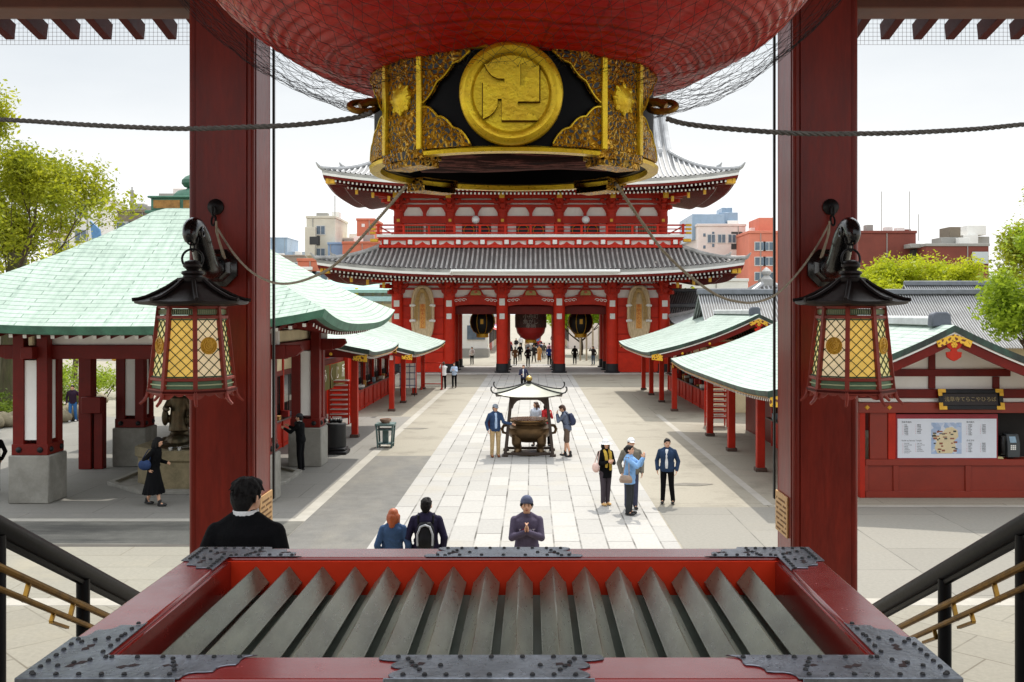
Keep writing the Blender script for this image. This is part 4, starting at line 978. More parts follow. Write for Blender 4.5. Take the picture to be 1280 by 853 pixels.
# ------------------------------------------------------------------ the giant red lantern overhead
LX, LY = 0.0, 5.6
big = thing('giant_lantern', 'giant red paper lantern overhead with a gilt crest on its black base ring', 'lantern', (LX, LY, 5.6))
def redpaper():
    m, nt, b = _nt('oiled_red_paper')
    o = coords(nt); n1 = noise(nt, o, 2.2, 8, 0.65); n2 = noise(nt, o, 16, 5, 0.7)
    uv = coords(nt, kind='UV')
    c = ramp(nt, n1, [(0.3, lin((204, 26, 14))), (0.55, lin((238, 40, 20))), (0.75, lin((246, 66, 34)))])
    c = mixc(nt, 1.0, c, ramp(nt, n2, [(0.3, (0.8,)*3), (0.7, (1.1,)*3)]), 'MULTIPLY')
    wv = N(nt, 'ShaderNodeTexBrick', Scale=1.0); wv.offset = 0.37
    wv.inputs['Brick Width'].default_value = 0.85; wv.inputs['Row Height'].default_value = 0.34; wv.inputs['Mortar Size'].default_value = 0.01
    wv.inputs['Color1'].default_value = (1, 1, 1, 1); wv.inputs['Color2'].default_value = (0.86, 0.82, 0.82, 1); wv.inputs['Mortar'].default_value = (0.5, 0.42, 0.42, 1)
    nt.links.new(uv, wv.inputs['Vector']); c = mixc(nt, 0.8, c, wv.outputs[0], 'MULTIPLY')
    nt.links.new(c, b.inputs['Base Color']); b.inputs['Roughness'].default_value = 0.32; b.inputs['Coat Weight'].default_value = 0.15
    nm = mixc(nt, 0.6, n2, wv.outputs['Fac']); bump(nt, b, n2, 0.35, 0.02)
    t = nt.nodes.new('ShaderNodeBsdfTranslucent'); nt.links.new(c, t.inputs[0])
    ms = nt.nodes.new('ShaderNodeMixShader'); ms.inputs[0].default_value = 0.3
    nt.links.new(b.outputs[0], ms.inputs[1]); nt.links.new(t.outputs[0], ms.inputs[2]); nt.links.new(ms.outputs[0], nt.nodes['Material Output'].inputs[0])
    return m
RP = redpaper()
BR, BZ, BC, BP = 1.87, 7.28, 1.24, 2.35
def body_z(r): return BZ - BC*max(0.0, 1-(r/BR)**BP)**(1/BP)
# ribbed paper body: sample the profile by arc length, one pleat per bamboo hoop
fine = [(r, body_z(r)) for r in np.linspace(0.70, BR, 700)]
fine += [(BR*(1-0.02*((z-BZ)/1.0)**2), z) for z in np.linspace(BZ+.02, BZ+1.2, 120)]
arc = [0]
for i in range(1, len(fine)): arc.append(arc[-1]+math.hypot(fine[i][0]-fine[i-1][0], fine[i][1]-fine[i-1][1]))
rows = []; uvs = []; nseg = 160; hoop = 0.062; s_ = 0.0; total = arc[-1]; ar = np.array(arc); fr_ = np.array(fine)
samples = []
while s_ < total:
    for q, o_ in ((0, 0.0), (.25, -.007), (.5, -.0115), (.75, -.007)): samples.append((s_+q*hoop, o_))
    s_ += hoop
ph = [rnd.uniform(0, 6.28) for _ in range(6)]
for (sv, off) in samples:
    r = np.interp(sv, ar, fr_[:, 0]); z = np.interp(sv, ar, fr_[:, 1]); r2 = np.interp(sv+.02, ar, fr_[:, 0]); z2 = np.interp(sv+.02, ar, fr_[:, 1])
    d = math.hypot(r2-r, z2-z) or 1; nr, nz = (z2-z)/d, -(r2-r)/d
    row = []; uu = []
    for k in range(nseg):
        a = 2*math.pi*k/nseg; wob = 0.006*math.sin(5*a+ph[0]+sv*4)+0.005*math.sin(11*a+ph[1]-sv*7)
        seam = -0.010*math.exp(-((((k*20/nseg) % 1)-.5)/.06)**2)
        o_ = off + wob + seam
        row.append((LX+math.cos(a)*(r+nr*o_), LY+math.sin(a)*(r+nr*o_), z+nz*o_)); uu.append((a*1.5, sv))
    rows.append(row); uvs.append(uu)
mb = MB(); mb.grid(rows, closed=True, uvs=uvs, flip=False)
mb.build('paper_body', RP, big, smooth=50)
# top ring of the lantern (above the frame)
mb = MB(); mb.lathe([(1.0, BZ+1.9), (1.1, BZ+1.55), (1.5, BZ+1.4), (BR*.975, BZ+1.2)], (LX, LY, 0), 48); mb.build('upper_paper', RP, big)
mb = MB(); mb.tube([(LX, LY, BZ+1.8), (LX, LY, 8.77)] if BZ+1.8 < 8.77 else [(LX, LY, 8.6), (LX, LY, 8.77)], 0.12, 12); mb.build('hanging_rod', IRON, big)
# netting bag around the underside
fineN = []
for r in np.linspace(0.80, 1.98, 60):
    u = (r-.8)/1.18; fineN.append((r, 6.03 + 0.03*u + 0.70*u**2.2))
rowsN = []; nk = 112
for j in range(23):
    u = j/22.0; r = np.interp(u, np.linspace(0, 1, 60), [q[0] for q in fineN]); z = np.interp(u, np.linspace(0, 1, 60), [q[1] for q in fineN])
    row = []
    for k in range(nk):
        a = 2*math.pi*(k + 0.5*(j % 2) + rnd.uniform(-.25, .25))/nk
        droop = 0.03*math.sin(a*9+1.3)*u + rnd.uniform(-.014, .014)
        zz = min(z + droop, body_z(min(r, BR-.01))-0.012) if r < BR else z+droop
        row.append(Vector((LX+math.cos(a)*r, LY+math.sin(a)*r, zz)))
    rowsN.append(row)
mb = MB()
def strand(a, b, r=0.0011):
    d = (b-a)
    if d.length > .4: return
    d.normalize(); u = d.cross(Vector((.3,.2,1))).normalized(); w_ = d.cross(u); v = []
    for p in (a, b):
        for k in range(3): v.append(p + u*(math.cos(2.094*k)*r) + w_*(math.sin(2.094*k)*r))
    mb.add(v, [(0,1,4,3),(1,2,5,4),(2,0,3,5)])
for j in range(len(rowsN)-1):
    for k in range(nk):
        a = rowsN[j][k]; strand(a, rowsN[j+1][k])
        strand(a, rowsN[j+1][(k-1) % nk] if j % 2 == 0 else rowsN[j+1][(k+1) % nk])
mb.build('netting', NET, big, smooth=0)

# --- base ring: black lacquered drum with gilt mounts
RR, ZB, ZT = 0.79, 5.625, 6.14
DRUM = mat('drum_black_lacquer', (7, 6, 7), 0.5, var=0.3, scale=5, spec=.12)
mb = MB(); mb.lathe([(RR-.06, ZT), (RR-.012, ZT), (RR-.012, ZB+.03), (RR-.09, ZB+.03), (RR-.09, ZT)], (LX, LY, 0), 96, ring=True); mb.build('drum', DRUM, big)
mb = MB(); mb.lathe([(RR-.05, ZB+.028), (RR-.045, ZB-.002), (RR+.012, ZB), (RR+.016, ZB+.018), (RR-.008, ZB+.03), (RR-.05, ZB+.028)], (LX, LY, 0), 96, ring=True)
mb.lathe([(RR-.012, ZT-.012), (RR+.008, ZT-.01), (RR+.008, ZT+.006), (RR-.012, ZT+.008), (RR-.012, ZT-.012)], (LX, LY, 0), 96, ring=True); mb.build('gilt_hoop', GOLD, big)
mb = MB(); mb.lathe([(0.001, ZB+.17), (RR-.09, ZB+.17)], (LX, LY, 0), 48); mb.build('bottom_board', mat('black_board', (12, 11, 12), 1.0, var=0.3, spec=0.0), big, smooth=0)
# split timber beam across the opening
def bark():
    m, nt, b = _nt('split_dark_timber'); o = coords(nt, (1.2, 9, 9)); n = noise(nt, o, 2.5, 9, .7)
    c = ramp(nt, n, [(0.3, lin((22, 12, 12))), (0.5, lin((58, 28, 26))), (0.56, lin((150, 92, 84))), (0.62, lin((52, 26, 24))), (0.8, lin((30, 18, 18)))])
    nt.links.new(c, b.inputs['Base Color']); b.inputs['Roughness'].default_value = .8; b.inputs['Specular IOR Level'].default_value = .1; bump(nt, b, n, .6, .03); return m
mb = MB(); rows = []
for i in range(25):
    x = -0.52 + 1.04*i/24; row = []
    for k in range(14):
        a = 2*math.pi*k/14; rr = 1+.10*math.sin(3*a+x*5)+.06*math.sin(7*x+2*a)
        row.append((LX+x, LY-.18+math.cos(a)*.26*rr, ZB+.075+math.sin(a)*.075*rr))
    rows.append(row)
mb.grid(rows, closed=True); mb.add(rows[0], [tuple(range(14))]); mb.add(rows[-1], [tuple(range(14))[::-1]])
mb.build('timber_beam', bark(), big)
def cyl(a, z, r): return (LX+math.sin(a)*r, LY-math.cos(a)*r, z)     # a = 0 faces the viewer
def curved_plate(mb, outline_top, outline_bot, a0, a1, r0, r1, n=24, mi=0):
    """plate on the drum between two height curves, outline_x(t) for t in 0..1"""
    v = []; f = []
    for i in range(n+1):
        t = i/n; a = a0+(a1-a0)*t; zt_, zb_ = outline_top(t), outline_bot(t)
        if zt_-zb_ < .004: zt_ = zb_+.004
        v += [cyl(a, zb_, r1), cyl(a, zt_, r1), cyl(a, zb_, r0), cyl(a, zt_, r0)]
    for i in range(n):
        b0 = 4*i; b1 = b0+4
        f += [(b0, b1, b1+1, b0+1), (b0+1, b1+1, b1+3, b0+3), (b0+2, b1+2, b1, b0)]
    f += [(0, 1, 3, 2), (4*n, 4*n+2, 4*n+3, 4*n+1)]
    mb.add(v, f, mi)
def filigree():
    m, nt, b = _nt('pierced_gilt_filigree'); o = coords(nt)
    vo = N(nt, 'ShaderNodeTexVoronoi', Scale=36.0); vo.feature = 'DISTANCE_TO_EDGE'; wn = noise(nt, o, 11, 4)
    mp = nt.nodes.new('ShaderNodeVectorMath'); mp.operation = 'ADD'
    sc_ = nt.nodes.new('ShaderNodeVectorMath'); sc_.operation = 'SCALE'; sc_.inputs['Scale'].default_value = .09
    cb = nt.nodes.new('ShaderNodeTexNoise'); cb.inputs['Scale'].default_value = 9; nt.links.new(o, cb.inputs['Vector'])
    nt.links.new(cb.outputs[1], sc_.inputs[0]); nt.links.new(o, mp.inputs[0]); nt.links.new(sc_.outputs[0], mp.inputs[1]); nt.links.new(mp.outputs[0], vo.inputs['Vector'])
    msk = ramp(nt, vo.outputs['Distance'], [(0.15, (1,)*3), (0.23, (0,)*3)])
    gold = ramp(nt, wn, [(.3, lin((176, 120, 26))), (.5, lin((232, 174, 46))), (.72, lin((252, 214, 104)))])
    c = mixc(nt, msk, lin((14, 12, 8)), gold)
    nt.links.new(c, b.inputs['Base Color']); b.inputs['Roughness'].default_value = .32
    mm = nt.nodes.new('ShaderNodeMath'); mm.operation = 'MULTIPLY'; mm.inputs[1].default_value = .75; nt.links.new(msk, mm.inputs[0]); nt.links.new(mm.outputs[0], b.inputs['Metallic'])
    hv = ramp(nt, vo.outputs['Distance'], [(0.0, (1,)*3), (0.2, (0,)*3)]); bump(nt, b, hv, .9, .02); return m
FIL = filigree()
H = ZT-ZB
for q in range(4):
    qa = q*math.pi/2
    lo_, hi_ = ZB+.03, ZT-.012
    for s in (-1, 1):
        # gilt upright bars, filigree quarter panels and spandrels
        mb = MB(); curved_plate(mb, lambda t: hi_, lambda t: lo_-.0, qa+s*.585, qa+s*.63, RR-.014, RR+.022, 4); mb.build('gilt_bar', GOLD, big, bevel=.004)
        mb = MB(); curved_plate(mb, lambda t: hi_, lambda t: lo_-.06, qa+s*.633, qa+s*.785, RR-.014, RR+.004, 14); mb.build('filigree_panel', FIL, big)
        T0, T1 = .583, .255
        top = lambda t: hi_ - .23*(1-t)**1.35 - .012 - .016*abs(math.sin(t*9.4))
        bot = lambda t: lo_ + .20*(1-t)**.8 + .010 + .016*abs(math.sin(t*9.4))
        mb = MB(); curved_plate(mb, lambda t: hi_, top, qa+s*T0, qa+s*T1, RR-.014, RR+.012, 36); mb.build('filigree_spandrel', FIL, big)
        mb = MB(); curved_plate(mb, bot, lambda t: lo_, qa+s*T0, qa+s*T1, RR-.014, RR+.012, 36); mb.build('filigree_spandrel', FIL, big)
        mb = MB(); mb.tube([cyl(qa+s*(T0-(T0-T1)*t), top(t), RR+.012) for t in np.linspace(0, 1, 30)], .005, 5)
        mb.tube([cyl(qa+s*(T0-(T0-T1)*t), bot(t), RR+.012) for t in np.linspace(0, 1, 30)], .005, 5); mb.build('spandrel_edge', GOLD, big)
    mb = MB(); curved_plate(mb, lambda t: ZB-.012, lambda t: ZB-.045, qa+.60, qa+math.pi/2-.60, RR-.13, RR+.010, 14); mb.build('gilt_shoe', FIL, big, bevel=.004)
    mb = MB(); curved_plate(mb, lambda t: ZB+.034, lambda t: ZB-.012, qa+.575, qa+math.pi/2-.575, RR-.13, RR+.016, 14); mb.build('gilt_cuff', FIL, big, bevel=.004)
    # flower boss on the diagonal
    aa = qa+math.pi/4
    M = Matrix.Translation(cyl(aa, ZB+.30, RR+.0)) @ Vector(cyl(aa, 0, 1)).__sub__(Vector((LX, LY, 0))).to_track_quat('Z', 'Y').to_matrix().to_4x4()
    pm = MB(); pm.lathe([(.075,0),(.07,.012),(.03,.03),(.001,.034)], (0,0,0), 18)
    for i in range(8): pm.ell((math.cos(i*.785)*.06, math.sin(i*.785)*.06, .008), (.028,.016,.012), 8, 5, M=Matrix.Rotation(i*.785, 3, 'Z'))
    mb = MB(); mb.merge(pm, M); mb.build('flower_boss', GOLD, big)
# rings that take the ropes, left and right
for s in (-1, 1):
    mb = MB(); a = s*1.12; c = Vector(cyl(a, ZB+.30, RR+.05)); out = (c-Vector((LX, LY, c.z))).normalized()
    mb.tube([Vector(cyl(a, ZB+.33, RR-.01)), c+Vector((0,0,.03)), c+out*.05], .022, 8)
    rp = []
    for t in np.linspace(0, 2*math.pi, 22)[:-1]:
        rp.append(c + out*(.03+math.cos(t)*.075) + Vector((0, -.6, -.35)).normalized()*(math.sin(t)*.075))
    mb.tube(rp, .017, 8, closed=True); mb.build('rope_ring', BRASS, big)
# gilt crest disc with the temple's emblem
m0 = Vector(cyl(0, ZB+.275, RR+.008)); M = Matrix.Translation(m0) @ Matrix.Rotation(R(90), 4, 'X')
pm = MB(); pm.lathe([(.25,-.02),(.25,.03),(.242,.048),(.222,.058),(.20,.052),(.185,.034),(.181,.022),(.001,.022)], (0,0,0), 64)
mb = MB(); mb.merge(pm, M); disc = mb.build('crest_disc', GOLD, big, smooth=40)
def emblem():
    """left-facing manji with flared tips; 2D outline of one arm rotated four times"""
    t = .034; L = .128
    arm = [(-t, t)] 
    # upper arm rises from the hub and turns left, its tip drawn out and flared
    out = []
    arm = [(-25,35),(-25,50),(-52,51),(-72,62),(-88,80),(-100,105),(35,105)]
    for k in range(4):
        a = -k*math.pi/2; c, s_ = math.cos(a), math.sin(a)
        out += [((x*c - y*s_)*.00128, (x*s_ + y*c)*.00128) for x, y in arm]
    return out
ol = emblem()
# orient: x right, y up when seen from the front
pm = MB(); n_ = len(ol)
pm.add([(x, y, .046) for x, y in ol] + [(x*1.05, y*1.05, .02) for x, y in ol], [(i, i+n_, (i+1)%n_+n_, (i+1)%n_) for i in range(n_)] )
me_t = bpy.data.meshes.new('t')
import mathutils.geometry as mg
tri = mg.tessellate_polygon([[Vector((x, y, 0)) for x, y in ol]])
pm.add([(x, y, .046) for x, y in ol], [tuple(t_) for t_ in tri])
mb = MB(); mb.merge(pm, M); mb.m[:n_] = [1]*n_; eo = mb.build('emblem', [GOLD, mat('dark_gold_edge', (96, 66, 18), .6, .2)], disc, smooth=0)  # side walls in a darker gold so the outline stands out
import bmesh as _bm
b_ = _bm.new(); b_.from_mesh(eo.data); _bm.ops.remove_doubles(b_, verts=b_.verts, dist=1e-5); _bm.ops.recalc_face_normals(b_, faces=b_.faces); b_.to_mesh(eo.data); b_.free()

# ------------------------------------------------------------------ ropes
def laid_rope(name, label, pts, r, m, turns=9.0, n=None):
    """three strands twisted round the line"""
    P = [Vector(p) for p in pts]
    # dense Catmull-Rom
    Q = []
    for i in range(len(P)-1):
        p0, p1, p2, p3 = P[max(i-1,0)], P[i], P[i+1], P[min(i+2,len(P)-1)]
        k = max(4, int((p2-p1).length/(r*1.2)))
        for j in range(k):
            u = j/k; Q.append(0.5*((2*p1)+(p2-p0)*u+(2*p0-5*p1+4*p2-p3)*u*u+(3*p1-p0-3*p2+p3)*u**3))
    Q.append(P[-1]); mb = MB(); L = 0
    ln = [0]
    for i in range(1, len(Q)): ln.append(ln[-1]+(Q[i]-Q[i-1]).length)
    for st in range(3):
        S = []
        for i, q in enumerate(Q):
            d = (Q[min(i+1,len(Q)-1)]-Q[max(i-1,0)]).normalized(); u = d.cross(Vector((0,0,1)))
            if u.length < .05: u = d.cross(Vector((1,0,0)))
            u.normalize(); w_ = d.cross(u); a = ln[i]/(r*turns)*2*math.pi + st*2.094
            S.append(q + u*math.cos(a)*r*.52 + w_*math.sin(a)*r*.52)
        mb.tube(S, r*.56, 5)
    o = mb.build(name, m, None, smooth=60); tag(o, label, 'rope'); return o
laid_rope('twisted_rope', 'thick twisted rope tied to the giant lantern and running off left', [at(464,141,5.1), at(440,148,5.2), at(380,155.5,5.3), at(310,159,5.4), at(235,161,5.5), at(150,158.5,5.6), at(60,153,5.7), at(-20,148,5.8), at(-120,140,5.9)], .0142, ROPE_D)
laid_rope('twisted_rope', 'thick twisted rope tied to the giant lantern and running off right', [at(834,149,5.1), at(860,155.5,5.2), at(930,163,5.3), at(1000,167,5.4), at(1075,167.5,5.5), at(1150,165.5,5.6), at(1220,161.5,5.7), at(1290,155,5.8), at(1400,146,5.9)], .0142, ROPE_D)
def seq(pp, Y0, Y1): 
    n = len(pp)-1
    return [at(x, y, Y0+(Y1-Y0)*i/n) for i, (x, y) in enumerate(pp)]
laid_rope('thin_rope', 'thin slack rope from the giant lantern to the ring on the left pillar', seq([(508,232),(467,280),(421,329),(392,346),(362,354.5),(337,352),(312,338),(290,314),(271,284)], 5.95, 10.4), .0105, ROPE)
laid_rope('thin_rope', 'thin slack rope from the giant lantern to the ring on the right pillar', seq([(770,230),(801,276),(829,314),(864,347),(896,369),(920,377),(945,378),(971,367.6),(996,343),(1018,313),(1036,281)], 5.95, 10.4), .0105, ROPE)
for sgn in (-1, 1):   # knotted tail of the rope under each ring plate
    a = at(271 if sgn < 0 else 1036, 283, 10.38); mb = MB(); o_ = -sgn
    mb.tube([a, a+Vector((o_*.02,-.02,-.12)), a+Vector((o_*.09,-.02,-.32)), a+Vector((o_*.11,-.015,-.40)), a+Vector((o_*.07,-.03,-.30)), a+Vector((o_*.005,-.03,-.06)), a+Vector((0,-.02,.05))], .011, 6)
    o = mb.build('rope_tail', ROPE); tag(o, 'pale doubled rope end knotted under the %s iron ring' % ('left' if sgn < 0 else 'right'), 'rope')
# ------------------------------------------------------------------ roofs
def hip_roof(mb, cx, cy, hx, hy, ze, tx, ty, zt, conc=0.3, up=0.5, pw=4.0, pitch=None, ribh=0.06, step=0.5, nv=10, inv=None):
    """four concave slopes with lifted corners; pitch = spacing of tile ribs"""
    ph = [(-.22,0),(-.15,.75),(0,1),(.15,.75),(.22,0)] if pitch else [(0,0)]
    def half(axis, sgn):
        H, T, Hd, Td = (hx, tx, hy, ty) if axis == 'y' else (hy, ty, hx, tx)
        xs = []
        st = pitch or step; k = int(H/st)+1
        for i in range(-k, k+1):
            for p_, h_ in ph:
                x = (i+p_)*st
                if abs(x) < H-1e-3: xs.append((x, h_*ribh))
        xs = [(-H, 0)] + sorted(xs) + [(H, 0)]
        cols = []; uvc = []
        for x, h_ in xs:
            vm = 1.0 if abs(x) <= T or H == T else (H-abs(x))/(H-T)
            c = []; u = []
            for i in range(nv+1):
                v = vm*i/nv; hw = H+(T-H)*v
                z = ze + (zt-ze)*((1-conc)*v + conc*v*v) + (up*(abs(x)/max(hw, 1e-4))**pw)*(1-v)**2 + h_
                d = sgn*(Hd+(Td-Hd)*v)
                c.append((cx+x, cy+d, z) if axis == 'y' else (cx+d, cy+x, z)); u.append((x, v*math.hypot(Hd-Td, zt-ze)))
            cols.append(c); uvc.append(u)
        flip = (sgn < 0) != (axis == 'y')
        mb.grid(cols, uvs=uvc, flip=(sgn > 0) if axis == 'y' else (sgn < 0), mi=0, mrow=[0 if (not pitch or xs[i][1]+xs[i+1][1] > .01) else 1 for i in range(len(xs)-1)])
        return [c[0] for c in cols]
    return {('y',-1): half('y',-1), ('y',1): half('y',1), ('x',-1): half('x',-1), ('x',1): half('x',1)}
def eave_line(cx, cy, hx, hy, ze, up, pw, inset=0.0, dz=0.0, n=40):
    """closed loop just under the eave"""
    out = []
    for axis, sgn in (('y',-1),('x',1),('y',1),('x',-1)):
        H = hx if axis == 'y' else hy
        for i in range(n):
            t = -1+2*i/n
            z = ze + up*abs(t)**pw + dz
            a = t*(H-inset)
            if axis == 'y': p = (cx+(a if sgn < 0 else -a), cy+sgn*(hy-inset), z)
            else: p = (cx+sgn*(hx-inset), cy+(a if sgn > 0 else -a), z)
            out.append(p)
    return out
# ------------------------------------------------------------------ water pavilion on the left
PX, PY, PHX, PHY, PZE = -10.2, 29.9, 5.35, 6.1, 4.50
pav = thing('water_pavilion', 'green copper roofed water pavilion with red posts on concrete bases, left of the pillar', 'pavilion', (PX, PY, 0))
mb = MB(); hip_roof(mb, PX, PY, PHX, PHY, PZE, 0.55, 0.9, 7.87, 0.18, 0.42, 3.0, step=0.35, nv=14); mb.build('roof', COPPER, pav, smooth=40)
mb = MB(); L0 = eave_line(PX, PY, PHX, PHY, PZE, .42, 3.0, 0, 0.0); L1 = eave_line(PX, PY, PHX, PHY, PZE, .42, 3.0, .08, -.20); L2 = eave_line(PX, PY, PHX, PHY, PZE, .42, 3.0, .3, -.22)
mb.grid([L0, L1, L2], closed=True, flip=True); mb.build('eave_edge', VERD, pav, smooth=40)
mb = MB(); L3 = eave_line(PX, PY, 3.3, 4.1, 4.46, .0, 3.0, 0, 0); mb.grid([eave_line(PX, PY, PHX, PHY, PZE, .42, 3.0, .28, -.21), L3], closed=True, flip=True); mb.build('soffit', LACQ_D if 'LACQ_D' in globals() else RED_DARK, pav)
def rafters_row(mb, cx, cy, hx, hy, ze, up, pw, pitch, inset, dz, length, w=.09, h=.1, slope=.35, sides=(('y',-1),('x',1),('x',-1)), tip=0.012):
    for axis, sgn in sides:
        H = hx if axis == 'y' else hy; n = int((H-inset)/pitch)
        for i in range(-n, n+1):
            a = i*pitch; z = ze+up*(abs(a)/H)**pw+dz
            if axis == 'y': p = Vector((cx+a, cy+sgn*(hy-inset), z)); d = Vector((0, -sgn, slope)).normalized()
            else: p = Vector((cx+sgn*(hx-inset), cy+a, z)); d = Vector((-sgn, 0, slope)).normalized()
            # shorten towards the corners so that rafters stop at the hip
            L = min(length, max(.3, (H-abs(a))))
            mb.bar(p, p+d*L, w, h, 0); mb.bar(p-d*tip, p-d*.0005, w*.98, h*.98, 1)
mb = MB(); rafters_row(mb, PX, PY, PHX, PHY, PZE, .42, 3.0, .34, .42, -.27, 1.6, h=.085, slope=.14); o = mb.build('rafters', [RED_DARK, WHITE], pav); o['kind'] = 'stuff'
for (x, y) in ((-12.6, 25.6), (-7.0, 25.6), (-12.5, 31.6), (-7.0, 31.6)):
    w_ = 0.5
    mb = MB(); mb.bx(x-.52, x+.52, y-.5, y+.5, 0, 1.22); ft = mb.build('footing', CONC, pav, bevel=.03)
    mb = MB()
    for s in (-1, 1):
        for s2 in (-1, 1): mb.bx(x+s*.44, x+s*.16, y+s2*.42, y+s2*.14, 1.22, 4.3)
    mb.bx(x-.46, x+.46, y-.44, y+.44, 1.223, 1.5)
    po = mb.build('column', RED_DARK, pav, bevel=.012)
    mb = MB(); mb.bx(x-.158, x+.158, y-.36, y+.36, 1.6, 3.62); mb.bx(x-.38, x+.38, y-.138, y+.138, 1.6, 3.62); mb.build('panel', WHITE, po)
    mb = MB()
    for i in range(2):
        for (ax, sg) in ((0,-1),(0,1)):
            pm = MB(); pm.lathe([(.075,0),(.07,.03),(.035,.06),(.001,.065)], (0,0,0), 12)
            M = Matrix.Translation((x+(-.27+.54*i), y+sg*.44, 1.36)) @ Matrix.Rotation(R(90 if sg < 0 else -90), 4, 'X'); mb.merge(pm, M)
        pm = MB(); pm.lathe([(.075,0),(.07,.03),(.035,.06),(.001,.065)], (0,0,0), 12)
        mb.merge(pm, Matrix.Translation((x+.46, y-.27+.54*i, 1.36)) @ Matrix.Rotation(R(90), 4, 'Y'))
    mb.build('bolt', IRON, po)
def beam(x0, x1, y0, y1, z0, z1, m=RED_DARK, name='beam', par=pav, bev=.012):
    mb = MB(); mb.bx(x0, x1, y0, y1, z0, z1); return mb.build(name, m, par, bevel=bev)
for y in (25.6, 31.6):
    beam(-13.4, -6.2, y-.16, y+.16, 3.64, 4.0); beam(-13.2, -6.4, y-.06, y+.06, 4.003, 4.45, WHITE, 'plaster_band')
    mb = MB()
    for k in range(2):     # carved nosings on the beam ends
        x = -13.4 if k == 0 else -6.2; s = -1 if k == 0 else 1
        mb.prism([(x, 3.66), (x+s*.25, 3.72), (x+s*.42, 3.86), (x+s*.36, 4.0), (x, 4.0)], 'y', y-.13, y+.13)
    mb.build('beam_nosing', RED_DARK, pav, bevel=.01)
    mb = MB(); mb.prism([(-9.6, 4.0), (-9.3, 4.12), (-9.0, 4.06), (-8.8, 4.2), (-8.4, 4.3), (-7.3, 4.3), (-7.3, 4.0)], 'y', y-.1, y+.1); mb.build('carved_board', RED_DARK, pav)
for x in (-12.55, -7.0):
    beam(x-.15, x+.15, 24.9, 32.3, 3.67, 3.97); beam(x-.05, x+.05, 25.1, 32.1, 4.0, 4.32, CREAM, 'plaster_band')
# ridge ornament
mb = MB(); mb.bx(PX-.92, PX+.92, PY-.6, PY+.6, 7.84, 8.20); mb.bx(PX-1.0, PX+1.0, PY-.68, PY+.68, 8.20, 8.26); mb.bx(PX-1.05, PX+1.05, PY-.75, PY+.75, 7.74, 7.83); orn = mb.build('ridge_box', VERD, pav, bevel=.02)
mb = MB()
for i in range(2): mb.bx(PX-.84+i*.88, PX-.06+i*.88, PY-.615, PY-.602, 7.90, 8.14)
mb.build('relief_panel', mat('copper_relief', (168, 122, 62), .55, .2, var=.35, scale=6, bmp=.5, bscale=16), orn)
mb = MB(); mb.lathe([(.56,8.26),(.54,8.34),(.42,8.46),(.2,8.52),(.14,8.56),(.24,8.60),(.31,8.70),(.30,8.80),(.2,8.9),(.08,8.96),(.001,9.0)], (PX+.1, PY, 0), 24); mb.build('finial', VERD, pav)
# red service post with a box
mb = MB(); mb.bx(-13.85,-13.45, 30.6, 31.0, 0, 3.7); mb.bx(-13.4,-13.12, 30.65, 30.95, 0, 2.2); ps = mb.build('service_post', RED_DARK, pav, bevel=.02)
mb = MB(); mb.bx(-13.66, -13.05, 30.35, 30.62, 1.75, 2.25); mb.build('switch_box', RED_DARK, ps, bevel=.02)
# fountain
fx, fy = -9.3, 28.9
ft = thing('stone_basin', 'octagonal stone wash basin under the pavilion roof', 'basin', (fx, fy, 0))
STN = mat('mossy_stone', (150, 136, 104), .8, var=.2, scale=4, bmp=.3, dirt=(92, 86, 60), dirt_amt=.6)
mb = MB(); mb.lathe([(1.9,0),(1.9,.75),(1.98,.78),(1.98,1.06),(1.62,1.06),(1.6,.9),(.001,.9)], (fx, fy, 0), 8, a0=R(22.5)); mb.build('bowl', STN, ft, bevel=.02, smooth=20)
mb = MB(); mb.lathe([(.001,0.96),(1.62,0.96)], (fx, fy, 0), 8, a0=R(22.5)); m_, nt_, b_ = _nt('still_water'); b_.inputs['Base Color'].default_value = (.02,.03,.03,1); b_.inputs['Roughness'].default_value = .05; mb.build('water', m_, ft, smooth=0)
mb = MB(); mb.lathe([(2.7,0),(2.7,.1),(2.5,.1),(2.5,0.02)], (fx, fy, 0), 8, a0=R(22.5)); mb.build('kerb', CONC, ft, bevel=.01, smooth=20)
for i in range(2):
    c = at(215 if i == 0 else 226, 562, 27.3); o = None
    mb = MB(); mb.lathe([(.06,0),(.062,.085),(.055,.085),(.05,.01),(.001,.01)], (c.x, 27.2, 1.062), 12); mb.bar((c.x+.05, 27.25, 1.13), (c.x+.36, 27.6, 1.16), .016, .012)
    o = mb.build('water_ladle', mat('steel', (210, 212, 214), .2, 1.0, var=.05)); tag(o, 'steel water ladle resting on the rim of the stone basin', 'ladle', 'ladles on the wash basin')
# bronze robed statue on rocks in the basin
st = thing('bronze_statue', 'dark bronze robed statue standing on rocks in the wash basin', 'statue', (fx-.85, fy, .9))
mb = MB(); sx, sy = fx-.85, fy
for (dx, dy, z, r) in ((0,0,1.05,.42),(.3,.1,1.0,.3),(-.32,.05,1.0,.32),(.05,-.25,1.12,.28),(0,.1,1.3,.3)): mb.ell((sx+dx, sy+dy, z), (r, r*.9, r*.75), 10, 7)
mb.ell((sx, sy, .95), (.75,.7,.2), 12, 6)
mesh_obj('rock', remesh(mb, .03, 2), BRONZE, st); 
mb = MB(); mb.loft([(sx, sy, 1.4, .30,.24),(sx,sy,1.7,.26,.2),(sx,sy,2.05,.24,.17),(sx,sy,2.35,.27,.17),(sx,sy,2.45,.12,.1)], 14)
mb.ell((sx, sy-.02, 2.62), (.105,.12,.14)); mb.cap((sx,sy,2.4),(sx,sy,2.55),.07,.07); mb.ell((sx, sy, 2.74), (.07,.07,.1))
